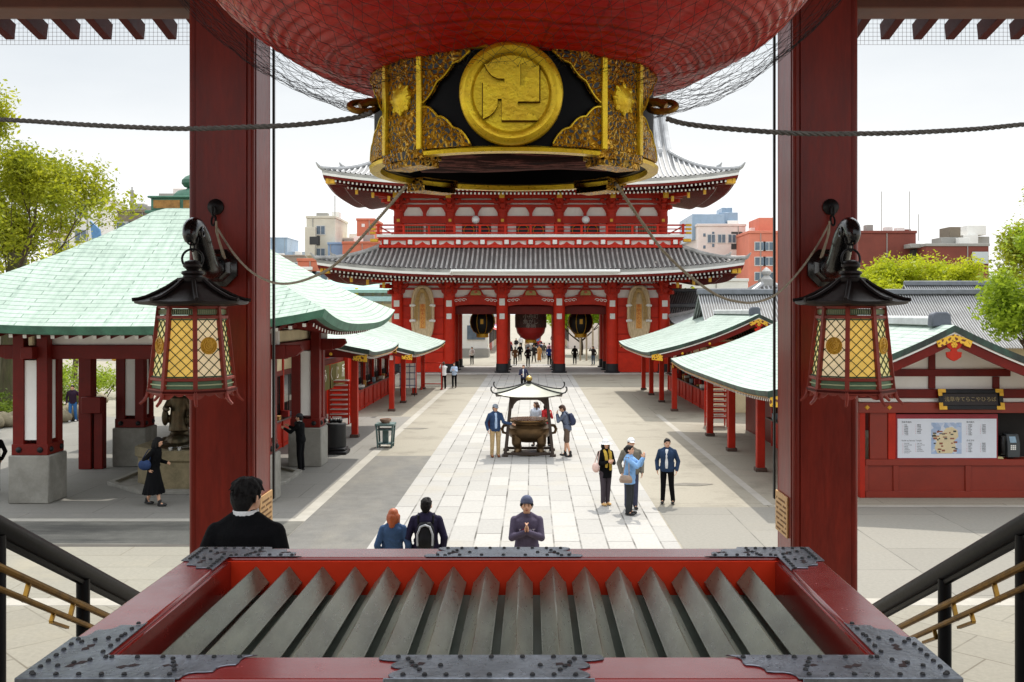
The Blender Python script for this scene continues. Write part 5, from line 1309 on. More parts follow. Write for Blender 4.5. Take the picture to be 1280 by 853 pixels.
mb.cap((sx-.24,sy,2.32),(sx-.36,sy-.1,2.05),.09,.08); mb.cap((sx-.36,sy-.1,2.05),(sx-.2,sy-.32,2.05),.08,.06)
mb.cap((sx+.24,sy,2.32),(sx+.36,sy-.05,2.02),.09,.09); mb.cap((sx+.36,sy-.05,2.02),(sx+.34,sy-.2,1.85),.1,.05); mb.ell((sx+.36, sy-.1, 1.75), (.1,.12,.25)); mb.ell((sx-.36, sy-.1, 1.8), (.1,.12,.25))
mesh_obj('figure', remesh(mb, .022, 2), BRONZE, st)
for o in st.children: o.data.transform(Matrix.Translation((-st.location.x, -st.location.y, -st.location.z)))

# ------------------------------------------------------------------ gabled stalls along both sides
def gable_profile(hw, ze, zr, c, n=16):
    out = []
    for i in range(-n, n+1):
        t = abs(i)/n; f = t*(1+c) - c*t*t; out.append((i/n*hw, zr-(zr-ze)*f))
    return out
def stall(side, y0, y1, label, zr, ze, hw, roofm, wallx, posts, front_detail, wy0, wy1, ridgex=10.6, c=.32):
    S = side; cx = S*ridgex
    t = thing('shrine_stall', label, 'stall', (cx, (y0+y1)/2, 0), group='red roofed stalls along the court')
    prof = gable_profile(hw, ze, zr, c)
    rows = []; uvs = []; ny = 18
    arcl = [0]
    for i in range(1, len(prof)): arcl.append(arcl[-1]+math.hypot(prof[i][0]-prof[i-1][0], prof[i][1]-prof[i-1][1]))
    def zlift(x, y): return .16*(abs(x)/hw)**2*abs(2*(y-(y0+y1)/2)/(y1-y0))**4
    for j in range(ny+1):
        y = y0+(y1-y0)*j/ny
        rows.append([(cx+x, y, z+zlift(x, y)) for x, z in prof]); uvs.append([(y, a) for a in arcl])
    mb = MB(); mb.grid(rows, uvs=uvs, flip=False); o = mb.build('roof', roofm, t, smooth=45)
    # thick dark edge all round, boarded underside
    th = .17; mb = MB()
    for y, fl in ((y0, False), (y1, True)):
        a = [(cx+x, y, z+zlift(x, y)) for x, z in prof]; b = [(p[0], p[1]+(.02 if not fl else -.02), p[2]-th) for p in a]; mb.grid([a, b], flip=not fl)
    for e in (0, -1):
        a = [r[e] for r in rows]; b = [(p[0]-(.06 if e == 0 else -.06)*(-1), p[1], p[2]-th) for p in a]; mb.grid([a, b], flip=(e == 0))
    mb.build('eave_edge', VERD_D, t)
    mb = MB(); mb.grid([[(p[0], p[1]+(0.03 if j == 0 else (-.03 if j == ny else 0)), p[2]-th+.01) for p in r] for j, r in enumerate(rows)], flip=True); mb.build('soffit', mat('ochre_soffit', (176, 128, 70), .7, var=.15, scale=2), t)
    # pale trim line under the barge edge, red barge boards
    for y, q in ((y0, 1), (y1, -1)):
        mb = MB(); a = [(cx+x*.985, y+q*.05, z+zlift(x,y)-th) for x, z in prof]; b = [(p[0], p[1], p[2]-.05) for p in a]; mb.grid([a, b], flip=(q > 0)); mb.build('white_trim', WHITE, t)
        mb = MB(); a = [(cx+x*.975, y+q*.09, z+zlift(x,y)-th-.05) for x, z in prof]; b = [(p[0], p[1], p[2]-.2-.06*(1-abs((p[0]-cx)/hw))) for p in a]
        a2 = [(p[0], y+q*.17, p[2]) for p in a]; b2 = [(p[0], y+q*.17, p[2]) for p in b]; mb.grid([a, b, b2, a2], flip=(q > 0)); bb = mb.build('barge_board', RED_DARK, t, smooth=30)
        # gilt fretwork at the apex and the tails, hanging gable pendant
        mb = MB(); zc = zr-th-.05
        poly = [(-.52,-.40),(-.60,-.20),(-.3,-.08),(0,.02),(.3,-.08),(.60,-.20),(.52,-.40),(.40,-.36),(.2,-.26),(0,-.20),(-.2,-.26),(-.40,-.36)]
        mb.prism([(cx+a_*.75, zc-.02+b_*.8) for a_, b_ in poly], 'y', y+q*.03, y+q*.085); mb.build('gilt_fretwork', FRET, bb)
        mb = MB(); poly = [(-.10,0),(-.28,-.06),(-.2,-.2),(-.09,-.26),(-.11,-.32),(-.26,-.34),(-.24,-.50),(-.1,-.60),(0,-.64),(.1,-.60),(.24,-.50),(.26,-.34),(.11,-.32),(.09,-.26),(.2,-.2),(.28,-.06),(.10,0)]
        mb.prism([(cx+a_*.75, zc-.2+b_*.75) for a_, b_ in poly], 'y', y+q*.055, y+q*.12); pd = mb.build('pendant', RED, bb, bevel=.008)
        mb = MB()
        for k in range(6): mb.ell((cx+math.cos(k*1.047)*.05, y+q*.05, zc-.27+math.sin(k*1.047)*.05), (.035,.014,.035), 8, 5)
        mb.ell((cx, y+q*.045, zc-.27), (.03,.02,.03), 8, 5); mb.build('gilt_flower', GOLDP, pd)
        for s in (-1, 1):
            x_ = s*hw*.93; z_ = np.interp(abs(x_), [q_[0] for q_ in prof[16:]], [q_[1] for q_ in prof[16:]])+zlift(x_, y)
            mb = MB(); mb.prism([(cx+x_-.26, z_-th-.03+.1*s*-1), (cx+x_+.24, z_-th-.03-.03), (cx+x_+.24, z_-th-.34), (cx+x_-.26, z_-th-.34+.06)], 'y', y+q*.03, y+q*.088); mb.build('gilt_fretwork', FRET, bb)
            for fx_ in (.45, .7):
                x2 = s*hw*fx_; z2 = np.interp(abs(x2), [q_[0] for q_ in prof[16:]], [q_[1] for q_ in prof[16:]])
                mb = MB(); M = Matrix.Translation((cx+x2, y+q*.088, z2-th-.2)) @ Matrix.Rotation(R(90), 4, 'X'); pm = MB(); pm.lathe([(.06,0),(.055,.015),(.001,.03)] if q > 0 else [(.06,0),(.055,-.015),(.001,-.03)], (0,0,0), 10); mb.merge(pm, M); mb.build('gilt_stud', GOLDP, bb)
    # ridge capping
    mb = MB(); mb.prism([(cx-.2, zr-.02), (cx-.17, zr+.16), (cx-.1, zr+.22), (cx+.1, zr+.22), (cx+.17, zr+.16), (cx+.2, zr-.02)], 'y', y0+1.1, y1-1.1); rc = mb.build('ridge_cap', mat('pale_ridge_lead', (196, 198, 196), .5, var=.15, scale=2, dirt=(140,142,140)), t, bevel=.02)
    mb = MB()
    for y in (y0+.95, y1-.95): mb.prism([(cx-.26, zr-.05), (cx-.24, zr+.26), (cx-.14, zr+.33), (cx+.14, zr+.33), (cx+.24, zr+.26), (cx+.26, zr-.05)], 'y', y-.15, y+.15)
    mb.build('ridge_end', mat('slate_ridge_end', (92, 96, 106), .55, var=.2), rc, bevel=.03)
    # rafter tips under the court-side eave
    mb = MB(); ex = cx - S*hw; n = int((y1-y0)/.21)
    for k in range(1, n):
        y = y0+k*.21; z = ze+zlift(hw, y)-th-.05; sl = .42
        mb.bar((ex+S*.14, y, z), (ex+S*1.5, y, z+1.36*.30), .07, .085, 0); mb.bar((ex+S*.13, y, z-.002), (ex+S*.139, y, z), .068, .083, 1)
    o = mb.build('rafters', [RED_DARK, WHITE], t); o['kind'] = 'stuff'
    # posts
    for y in posts:
        x = S*7.05 if S > 0 else S*6.75
        mb = MB(); mb.bx(x-.12, x+.12, y-.12, y+.12, .05, ze-.02); po = mb.build('post', RED, t, bevel=.012)
        mb = MB(); mb.bx(x-.17, x+.17, y-.17, y+.17, 0, .12); mb.build('shoe', mat('brown_base', (86, 66, 56), .7), po, bevel=.015)
        mb = MB(); mb.bx(x-.08, x+.08, y-.135, y-.122, ze-.28, ze-.06); mb.build('white_cap', WHITE, po)
        mb = MB(); mb.bar((x+S*.1, y, ze-.12), (S*(wallx+.1), y, ze-.12), .12, .18); mb.build('tie_beam', RED_DARK, t)
    if posts:
        x = S*7.05 if S > 0 else S*6.75
        mb = MB(); mb.bx(x-.1, x+.1, min(posts)-1.2, max(posts)+1.2, ze+.02, ze+.2); mb.build('beam', RED, t, bevel=.01)
    return t, cx, prof
def fret_mat():
    m, nt, b = _nt('gilt_fret'); o = coords(nt)
    vo = N(nt, 'ShaderNodeTexVoronoi', Scale=9.0); vo.feature = 'DISTANCE_TO_EDGE'; nt.links.new(o, vo.inputs['Vector'])
    c = ramp(nt, vo.outputs['Distance'], [(.16, lin((238, 186, 52))), (.26, lin((110, 50, 20)))]); nt.links.new(c, b.inputs['Base Color']); b.inputs['Roughness'].default_value = .4; return m
FRET = fret_mat()
GLASS_D = None
def dark_glass():
    m, nt, b = _nt('dark_window_glass'); o = coords(nt); n = noise(nt, o, 1.2, 3)
    nt.links.new(ramp(nt, n, [(.35, (.012,.012,.013)), (.65, (.05,.05,.05))]), b.inputs['Base Color']); b.inputs['Roughness'].default_value = .12; return m
GLASS_D = dark_glass()
def shop_front(t, S, wx, y0, y1, zt, open_z=(1.05, 2.35), bays=4, goods=True):
    """red lower panels, counter, dark glazed openings; wall faces the court"""
    L = (y1-y0)/bays; o_ = -S
    mb = MB(); mb.bx(S*wx, S*(wx+.12), y0, y1, 0, open_z[0]); w0 = mb.build('lower_wall', RED_BRIGHT, t, bevel=.006)
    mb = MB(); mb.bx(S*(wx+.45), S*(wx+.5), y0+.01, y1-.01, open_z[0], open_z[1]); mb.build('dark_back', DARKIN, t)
    mb = MB(); mb.bx(S*wx, S*(wx+.12), y0, y1, open_z[1], zt); mb.build('upper_wall', CREAM, t)
    mb = MB(); mb.bx(S*(wx-.04), S*(wx+.14), y0, y1, open_z[1]-.02, open_z[1]+.16); mb.build('head_beam', RED_DARK, t, bevel=.01)
    mb = MB(); mb.bx(S*(wx-.28), S*(wx+.3), y0+.1, y1-.1, open_z[0]+.002, open_z[0]+.05); mb.build('counter', mat('dark_counter', (58, 44, 38), .4, var=.2), t, bevel=.006)
    for k in range(bays+1):
        y = y0+k*L; mb = MB(); mb.bx(S*(wx-.05), S*(wx+.13), y-.07, y+.07, 0, zt); mb.build('wall_post', RED, t, bevel=.008)
    for k in range(bays):
        a, b_ = y0+k*L, y0+(k+1)*L
        for q in range(2):
            yy0 = a+.12+q*(L-.2)/2; yy1 = yy0+(L-.2)/2-.06
            mb = MB(); fr = .05
            for (p0, p1, z0, z1) in ((yy0, yy1, .12, .17), (yy0, yy1, .88, .93), (yy0, yy0+fr, .17, .88), (yy1-fr, yy1, .17, .88)): mb.bx(S*(wx-.022), S*wx, p0, p1, z0, z1)
            mb.build('panel_frame', RED, w0)
        mb = MB(); z0, z1 = open_z; 
        for (p0, p1, q0, q1) in ((a+.08, b_-.08, z1-.07, z1-.025), (a+.08, a+.12, z0+.06, z1-.07), (b_-.12, b_-.08, z0+.06, z1-.07), ((a+b_)/2-.02, (a+b_)/2+.02, z0+.06, z1-.07)): mb.bx(S*(wx+.06), S*(wx+.1), p0, p1, q0, q1)
        wf = mb.build('window', mat('window_frame_dark', (52, 40, 34), .5), t)
        mb = MB(); mb.bx(S*(wx+.075), S*(wx+.085), a+.12, b_-.12, z0+.5, z1-.07); mb.build('pane', GLASS_D, wf)
GOODS_M = [mat('goods_%s' % n_, c_, .7, var=.2) for n_, c_ in (('white', (230,226,216)), ('ochre', (190,140,70)), ('red', (180,50,44)), ('pale_blue', (160,186,200)), ('brown', (110,74,50)))]
def goods_on_counter(S, wx, y0, y1, z, n, seed, where):
    r_ = random.Random(seed)
    for k in range(n):
        y = y0+(y1-y0)*(k+r_.uniform(.2,.8))/n; x = S*(wx-r_.uniform(.02,.2)); h = r_.uniform(.08,.32); w_ = r_.uniform(.06,.16)
        mb = MB()
        mb.bx(x-w_, x+w_, y-w_, y+w_, z, z+h*.85); mb.bx(x-w_*1.06, x+w_*1.06, y-w_*1.06, y+w_*1.06, z+h*.853, z+h)
        m = GOODS_M[k % 5]; o = mb.build('goods_box', m, bevel=.008)
        tag(o, '%s box of goods on the counter of the %s' % (('white','ochre','red','pale blue','brown')[k % 5], where), 'box', 'boxes on the stall counters')
# right, near: amulet office whose gable faces the hall
tA, cxA, profA = stall(1, 24.7, 42.0, 'red stall on the right with pale green roof and white gable facing the hall', 4.52, 2.72, 4.65, COPPER_PALE, 8.75, (30.3, 34.7, 38.9), True, 26, 41)
shop_front(tA, 1, 8.8, 29.2, 36.0, 2.9, (1.0, 2.3), 3)
mb = MB(); mb.bx(8.9, 9.0, 36.0, 41.0, 0, 2.9); mb.build('side_wall', RED_DARK, tA)
mb = MB(); mb.bx(8.62, 8.74, 26.2, 29.2, 0, 2.9); mb.build('side_wall', RED_BRIGHT, tA, bevel=.01)
mb = MB(); mb.bx(9.02, 14.6, 40.8, 41.0, 0, 3.4); mb.build('rear_wall', RED_DARK, tA)
# gable wall facing the hall
FY = 26.0
def fz(py): return CZ-(py-390)/(F/FY)
def fxx(px): return CX+(px-665)/(F/FY)
def fw(name, x0, x1, z0, z1, m, d0=0.0, d1=.12, bev=.008, par=None):
    mb = MB(); mb.bx(x0, x1, FY-d1, FY-d0, z0, z1); return mb.build(name, m, par or tA, bevel=bev)
REDF = mat('office_red', (142, 44, 24), .45, var=.12, scale=1.5, dirt=(112, 38, 28), dirt_amt=.4)
xL = fxx(1074); xR = 15.4
mb = MB(); mb.bx(xL+.02, xR, FY, FY+.12, 0, fz(577)); mb.build('front_wall', REDF, tA)
mb = MB(); zg = lambda x: np.interp(abs(x-cxA), [q_[0] for q_ in profA[16:]], [q_[1] for q_ in profA[16:]])-.19
poly = [(xL+.02, fz(504.5)), (xR, fz(504.5))] + [(x, zg(x)) for x in np.linspace(xR, xL+.02, 24)]
mb.prism(poly, 'y', FY+.02, FY+.12); mb.build('gable_plaster', WHITE, tA)
fw('sill_rail', xL+.15, xR, fz(582), fz(574), REDF, -.02, .05); fw('base_rail', xL+.15, xR, .0, fz(614), REDF, -.02, .05)
for px in (1078, 1116, 1206, 1290): fw('panel_post', fxx(px), fxx(px)+.14, fz(614), fz(582), REDF, -.018, .045)
fw('corner_post', xL, xL+.14, 0, fz(503), RED, -.14, .06); fw('wall_post', fxx(1087), fxx(1109), fz(574), fz(516), REDF, -.1, .02); fw('wall_post', fxx(1109)+.01, fxx(1119), fz(574), fz(516), RED, -.1, .05)
fw('head_beam', xL-.05, xR, fz(516), fz(503), REDF, -.12, .1); fw('plaster_band', xL, xR, fz(502.5), fz(498), WHITE, -.1, .012, 0); fw('tie_beam', xL-.1, xR, fz(497.5), fz(486.5), RED_DARK, -.05, .08)
fw('collar_beam', fxx(1105), fxx(1262), fz(470.5), fz(461.5), RED_DARK, -.05, .06)
for px in (1164.5, 1244.5): fw('king_post', fxx(px-4), fxx(px+4), fz(486), fz(471) if px > 1200 else fz(430), RED_DARK, -.05, .05)
for px in (1084, 1112): 
    mb = MB(); c = at(px, 509.5, FY-.1); M = Matrix.Translation((c.x, FY-.1, c.z)) @ Matrix.Rotation(R(90), 4, 'X'); pm = MB(); pm.lathe([(.07,0),(.055,.02),(.001,.035)], (0,0,0), 4); mb.merge(pm, M); mb.build('gilt_stud', GOLDP, tA)
# recess with map board, then the open hatch with the telephone
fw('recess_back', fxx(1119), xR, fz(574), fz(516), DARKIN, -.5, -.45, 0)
mb = MB(); mb.bx(fxx(1119)-.01, xR, FY-.02, FY+.44, fz(577)+.002, fz(574)); mb.build('hatch_sill', REDF, tA)
mp = thing('map_board', 'white notice board with a plan of the precinct and red-numbered lists', 'notice board', (fxx(1184), FY, fz(572)))
fb = (fxx(1121.5), fxx(1245), fz(572.5), fz(523.5))
mb = MB(); mb.bx(fb[0]-.04, fb[1]+.04, FY-.02, FY+.06, fb[2]-.04, fb[3]+.12); mb.build('board_frame', mat('crimson_frame', (150, 30, 44), .5), mp, bevel=.006)
mb = MB(); mb.bx(fb[0], fb[1], FY-.03, FY-.021, fb[2], fb[3]); mb.build('board', mat('board_white', (226, 230, 238), .5, var=.03), mp)
def btxt(px, py, txt, h, m, dy=-.032):
    mb = text_mb(txt, h, .001); c = at(px, py, FY+dy); xs = [v[0] for v in mb.v]; dx = -min(xs) if xs else 0
    mb.rot(Matrix.Translation((c.x+dx, FY+dy, c.z))); return mb.build('lettering', m, mp, smooth=0)
INK = mat('black_ink', (30, 30, 34), .7); INKR = mat('red_ink', (196, 44, 60), .7)
r_ = random.Random(4)
for (px, py, ttl) in ((1127, 528, '浅草寺境内'), (1208, 528, '境内案内'), (1127, 551, 'Guide to Sensoji Temple'), (1208, 551, '경내 안내')): btxt(px, py, ttl, .052, INK)
mbk = MB(); mbr = MB()
KJ = ['本堂','宝蔵門','五重塔','影向堂','薬師堂','淡島堂','二天門','浅草神社','鎮護堂','伝法院','雷門','仲見世']
for (px, py, n_, two) in ((1128, 531.5, 7, 1), (1144, 531.5, 6, 1), (1208, 531.5, 7, 1), (1225, 531.5, 6, 1), (1128, 554.5, 7, 2), (1144, 554.5, 6, 2), (1208, 554.5, 6, 1), (1225, 554.5, 6, 1)):
    lines_k = []; 
    for k in range(n_):
        y = py+k*(2.05 if two == 1 else 1.95)
        mbr.merge(text_mb(str(k+1), .032, .001), Matrix.Translation(at(px+.6, y, FY-.032)))
        tt = KJ[(k+int(px)) % 12] if two == 1 else ['Main Hall','Treasure Gate','Pagoda','Yogodo','Yakushido','Kaminarimon','Nitenmon'][k % 7]
        tm = text_mb(tt, .034, .001); xs = [v[0] for v in tm.v]; mbk.merge(tm, Matrix.Translation(at(px+2.4, y, FY-.032)+Vector((-min(xs), 0, 0))))
mbk.build('lettering', INK, mp, smooth=0); mbr.build('lettering', INKR, mp, smooth=0)
# the plan itself: paths and block roofs
def plan_mat():
    m, nt, b = _nt('printed_plan'); o = coords(nt); vo = N(nt, 'ShaderNodeTexVoronoi', Scale=9.0); nt.links.new(o, vo.inputs['Vector']); n = noise(nt, o, 6, 4)
    sp_ = nt.nodes.new('ShaderNodeSeparateColor'); nt.links.new(vo.outputs['Color'], sp_.inputs[0])
    c = ramp(nt, sp_.outputs[0], [(.2, lin((168,190,222))), (.4, lin((196,206,226))), (.7, lin((150,172,204))), (.9, lin((214,220,232)))]); nt.links.new(c, b.inputs['Base Color']); b.inputs['Roughness'].default_value = .5; return m
mb = MB(); a = at(1164, 567.5, FY-.0335); b2 = at(1202, 528.5, FY-.0335); mb.bx(a.x, b2.x, FY-.0335, FY-.031, a.z, b2.z); pmn = mb.build('plan', plan_mat(), mp)
mb = MB(); bm_ = MB(); bb_ = MB()
def pq(px, py, d): q = at(px, py, FY-d); return (q.x, FY-d, q.z)
mb.add([pq(x, y, .0345) for x, y in ((1166,540),(1172,545),(1178,541),(1183,535),(1190,534),(1197,538),(1198,546),(1193,551),(1195,560),(1190,567),(1172,567),(1168,560),(1171,552),(1166,547))], [tuple(range(14))])
mb.build('plan_grounds', mat('plan_beige', (226, 208, 168), .6, var=.1), pmn, smooth=0)
for k in range(34):
    x = r_.uniform(1167, 1197); y = r_.uniform(537, 565); w_ = r_.uniform(.8, 2.6); h_ = r_.uniform(.5, 1.3)
    tgt = (bm_, bb_)[k % 2]; tgt.add([pq(x-w_, y-h_, .0352+k*.00002), pq(x-w_, y+h_, .0352+k*.00002), pq(x+w_, y+h_, .0352+k*.00002), pq(x+w_, y-h_, .0352+k*.00002)], [(0,1,2,3)])
bm_.build('plan_roofs', mat('plan_dark', (60, 62, 60), .6), pmn, smooth=0); bb_.build('plan_roofs', mat('plan_redbrown', (150, 86, 66), .6), pmn, smooth=0)
ph = thing('public_telephone', 'dark grey public telephone on the hatch sill beside the notice board', 'telephone', (fxx(1264), FY+.1, fz(573)))
GREY = mat('dark_grey_plastic', (58, 62, 64), .4, var=.15)
x0, x1 = fxx(1259), fxx(1275); z0, z1 = fz(572), fz(543); mb = MB()
mb.prism([(FY-.02, z0), (FY+.3, z0), (FY+.3, z1), (FY+.08, z1), (FY-.02, z0+.36)], 'x', x0, x1); bd = mb.build('body', GREY, ph, bevel=.015)
mb = MB(); mb.prism([(FY-.015, z0+.385), (FY+.05, z1-.07), (FY+.045, z1-.065), (FY-.02, z0+.39)], 'x', x0+.07, x1-.1); mb.build('display', mat('lcd_blue', (150, 180, 200), .3), bd)
mb = MB()
for i in range(3):
    for j in range(3): mb.bx(x0+.08+i*.05, x0+.115+i*.05, FY-.03, FY-.019, z0+.2+j*.045, z0+.235+j*.045)
mb.build('keypad', WHITE, bd)
mb = MB(); mb.tube([(x0-.09, FY+.05, z0+.1), (x0-.12, FY+.0, z0+.2), (x0-.12, FY+.0, z0+.42), (x0-.09, FY+.06, z0+.52)], [.045,.03,.03,.045], 8); mb.bx(x0-.14, x0-.002, FY+.06, FY+.2, z0+.05, z0+.56); mb.build('handset', BLACK, ph, bevel=.01)
mb = MB(); q = at(1251, 571, FY-.05); mb.bx(q.x-.14, q.x+.1, FY+.0, FY+.22, fz(574)+.003, fz(574)+.03); mb.bx(q.x-.12, q.x+.08, FY+.02, FY+.2, fz(574)+.031, fz(574)+.05); o = mb.build('paper_stack', mat('yellowed_paper', (226, 210, 150), .8), bevel=.004); tag(o, 'small pile of yellowed papers on the sill left of the telephone', 'papers')
sg = thing('sign_board', 'black framed sign board with gilt corners and cursive lettering under the gable', 'sign', (fxx(1210), FY-.12, fz(508)))
def sq(px, py, d=.2): c = at(px, py, FY-d); return c
tilt = Matrix.Translation((fxx(1209.5), FY-.16, fz(499))) @ Matrix.Rotation(R(-12), 4, 'X')
W2, H2 = 36.5/(F/FY)*1.0, 8.4/(F/FY)
mb = MB(); mb.bx(-W2, W2, -.01, .02, -H2, H2); mb.rot(tilt); mb.build('board', mat('aged_dark_board', (36, 22, 16), .5, var=.3), sg)
mb = MB()
for (a0, a1, b0, b1) in ((-W2-.07, W2+.07, H2-.02, H2+.09), (-W2-.07, W2+.07, -H2-.09, -H2+.02)): mb.bx(a0, a1, -.06, .0, b0, b1)
for s in (-1, 1): mb.bx(s*(W2-.04), s*(W2+.072), -.058, -.002, -H2+.021, H2-.021)
mb.rot(tilt); mb.build('board_frame', IRON, sg, bevel=.012)
mb = MB()
for s in (-1, 1):
    for u in (-1, 1):
        mb.bx(s*(W2-.12), s*(W2+.085), -.072, -.0605, u*(H2-.0), u*(H2+.095)); mb.bx(s*(W2-.02), s*(W2+.085), -.0725, -.061, u*(H2-.09), u*(H2+.001))
mb.rot(tilt); mb.build('gilt_corner', GOLDP, sg, bevel=.004)
mb = text_mb('浅草寺てらこやひろば', .135, .006); mb.rot(tilt @ Matrix.Translation((0, -.014, 0))); mb.build('lettering', mat('faded_gilt_letters', (158, 140, 96), .5), sg, smooth=0)
mb = MB(); c = at(1206, 509.5, FY-.16); mb.ell((c.x, FY-.15, c.z), (.06,.03,.06), 10, 6); mb.build('gilt_stud', GOLDP, sg)
# right, far stall
tB, cxB, _ = stall(1, 46.0, 62.6, 'far right red stall with a white-green roof beside the gate', 4.75, 2.85, 5.05, COPPER_PALE, 8.6, (48.6, 53.4, 58.0, 62.0), False, 47, 64)
shop_front(tB, 1, 8.6, 48.0, 62.0, 3.1, (1.05, 2.4), 6); mb = MB(); mb.bx(8.75, 12.6, 47.9, 48.1, 0, 3.5); mb.build('end_wall', CREAM, tB)
mb = MB(); mb.bx(8.5, 12.6, 47.75, 47.9, 2.35, 2.6); mb.bx(8.5, 12.6, 47.75, 47.9, 3.2, 3.4); mb.bx(10.5, 10.75, 47.76, 47.89, 2.61, 3.19); mb.build('end_beam', RED, tB)
goods_on_counter(1, 8.6, 48.6, 58, 1.102, 9, 3, 'far right stall'); goods_on_counter(1, 8.8, 29.6, 35.6, 1.052, 4, 6, 'near right stall')
# left, near stall tucked behind the pavilion; left, far stall
tC, cxC, _ = stall(-1, 36.4, 44.4, 'left red stall with an olive door curtain behind the pavilion', 4.9, 3.3, 4.75, COPPER_PALE, 8.6, (38.5,), False, 34, 46)
shop_front(tC, -1, 8.85, 33.2, 38.2, 3.2, (1.05, 2.6), 2)
mb = MB(); mb.bx(-12, -9.3, 38.25, 45.6, 0, 3.0); mb.build('inner_wall', RED_DARK, tC)
mb = MB(); mb.bx(-8.95, -8.7, 38.3, 38.6, 0, 3.3); mb.bx(-8.6, -8.3, 45.5, 45.8, 0, 3.0); mb.build('door_post', RED, tC, bevel=.01)
mb = MB(); mb.bx(-8.75, -8.5, 38.6, 45.5, 2.62, 2.85); mb.build('door_beam', RED_DARK, tC, bevel=.01)
# olive curtain with white characters
cu = thing('door_curtain', 'olive cloth curtain with white characters hanging in the left stall doorway', 'curtain', (-8.45, 42.2, 2.65))
OL = mat('olive_cloth', (128, 122, 72), .9, var=.14, scale=3, stretch=(1,4,.3))
for k in range(4):
    ya_, yb_ = 38.9+k*1.62, 38.9+k*1.62+1.58; rows = []
    for i in range(13):
        z = 2.62-1.03*i/12; rows.append([(-8.45+.035*math.sin(q*1.9+k)*(.3+i/12), ya_+(yb_-ya_)*q/16, z) for q in range(17)])
    mb = MB(); mb.grid(rows, flip=True); mb.build('cloth', OL, cu, smooth=60)
for k, ch in enumerate('おみくじ所'):
    mb = text_mb(ch, .62, .004); y = 39.6+k*1.28
    mb.rot(Matrix.Translation((-8.38, y, 2.18)) @ Matrix.Rotation(R(90), 4, 'Z')); mb.build('lettering', WHITE, cu, smooth=0)
tD, cxD, _ = stall(-1, 48.2, 65.5, 'far left red stall with a pale copper roof beside the gate', 4.85, 2.78, 5.0, COPPER_PALE, 8.35, (48.6, 53.0, 58.0, 62.5), False, 46, 66)
shop_front(tD, -1, 8.35, 47.5, 61.0, 3.0, (1.1, 2.45), 5)
mb = MB(); mb.bx(-12.4, -8.36, 47.3, 47.45, 0, 3.4); mb.build('end_wall', RED_BRIGHT, tD)
goods_on_counter(-1, 8.35, 48.2, 59, 1.152, 9, 9, 'far left stall'); goods_on_counter(-1, 8.85, 33.5, 37.6, 1.102, 5, 12, 'left stall counter')
# ------------------------------------------------------------------ the two-storey gate
GY, GD = 78.4, 8.0; GCY = GY+GD/2
gate = thing('temple_gate', 'great two-storey vermilion gate with grey tiled roofs closing the court', 'gate', (0, GCY, 0))
def gs(py, Y=GY): return CZ-(py-390)/(F/Y)
COLX = (-10.5, -6.4, -2.24, 2.24, 6.4, 10.5)
def gb(name, x0, x1, y0, y1, z0, z1, m, par=None, bev=.02):
    mb = MB(); mb.bx(x0, x1, y0, y1, z0, z1); return mb.build(name, m, par or gate, bevel=bev)
mb = MB(); mb.bx(-12.4, 12.4, GY-1.2, GY+GD+1.2, -.3, .06); mb.build('podium', mat('pale_podium_stone', (196, 192, 184), .8, var=.1, scale=2), gate, bevel=.03)
for x in COLX:
    for j, y in enumerate((GY, GY+4, GY+8)):
        mb = MB(); mb.lathe([(.46, .75), (.46, 7.4)], (x, y, 0), 20); c_ = mb.build('column', RED_BRIGHT, gate, smooth=60)
        mb = MB(); mb.lathe([(.62, .05), (.62, .16), (.5, .2), (.49, .76), (.47, .78)], (x, y, 0), 20); mb.build('column_shoe', IRON if j else mat('black_shoe', (24, 25, 30), .5), c_, smooth=40)
        if j == 0:
            mb = MB(); inner = abs(x) < 3
            mb.bx(x-.22, x+.22, y-.50, y-.44, 5.35 if inner else 5.25, 5.9 if inner else 5.75); mb.bx(x-.2, x+.2, y-.50, y-.44, 4.28, 4.72); mb.build('white_cap', WHITE, c_, bevel=.02)
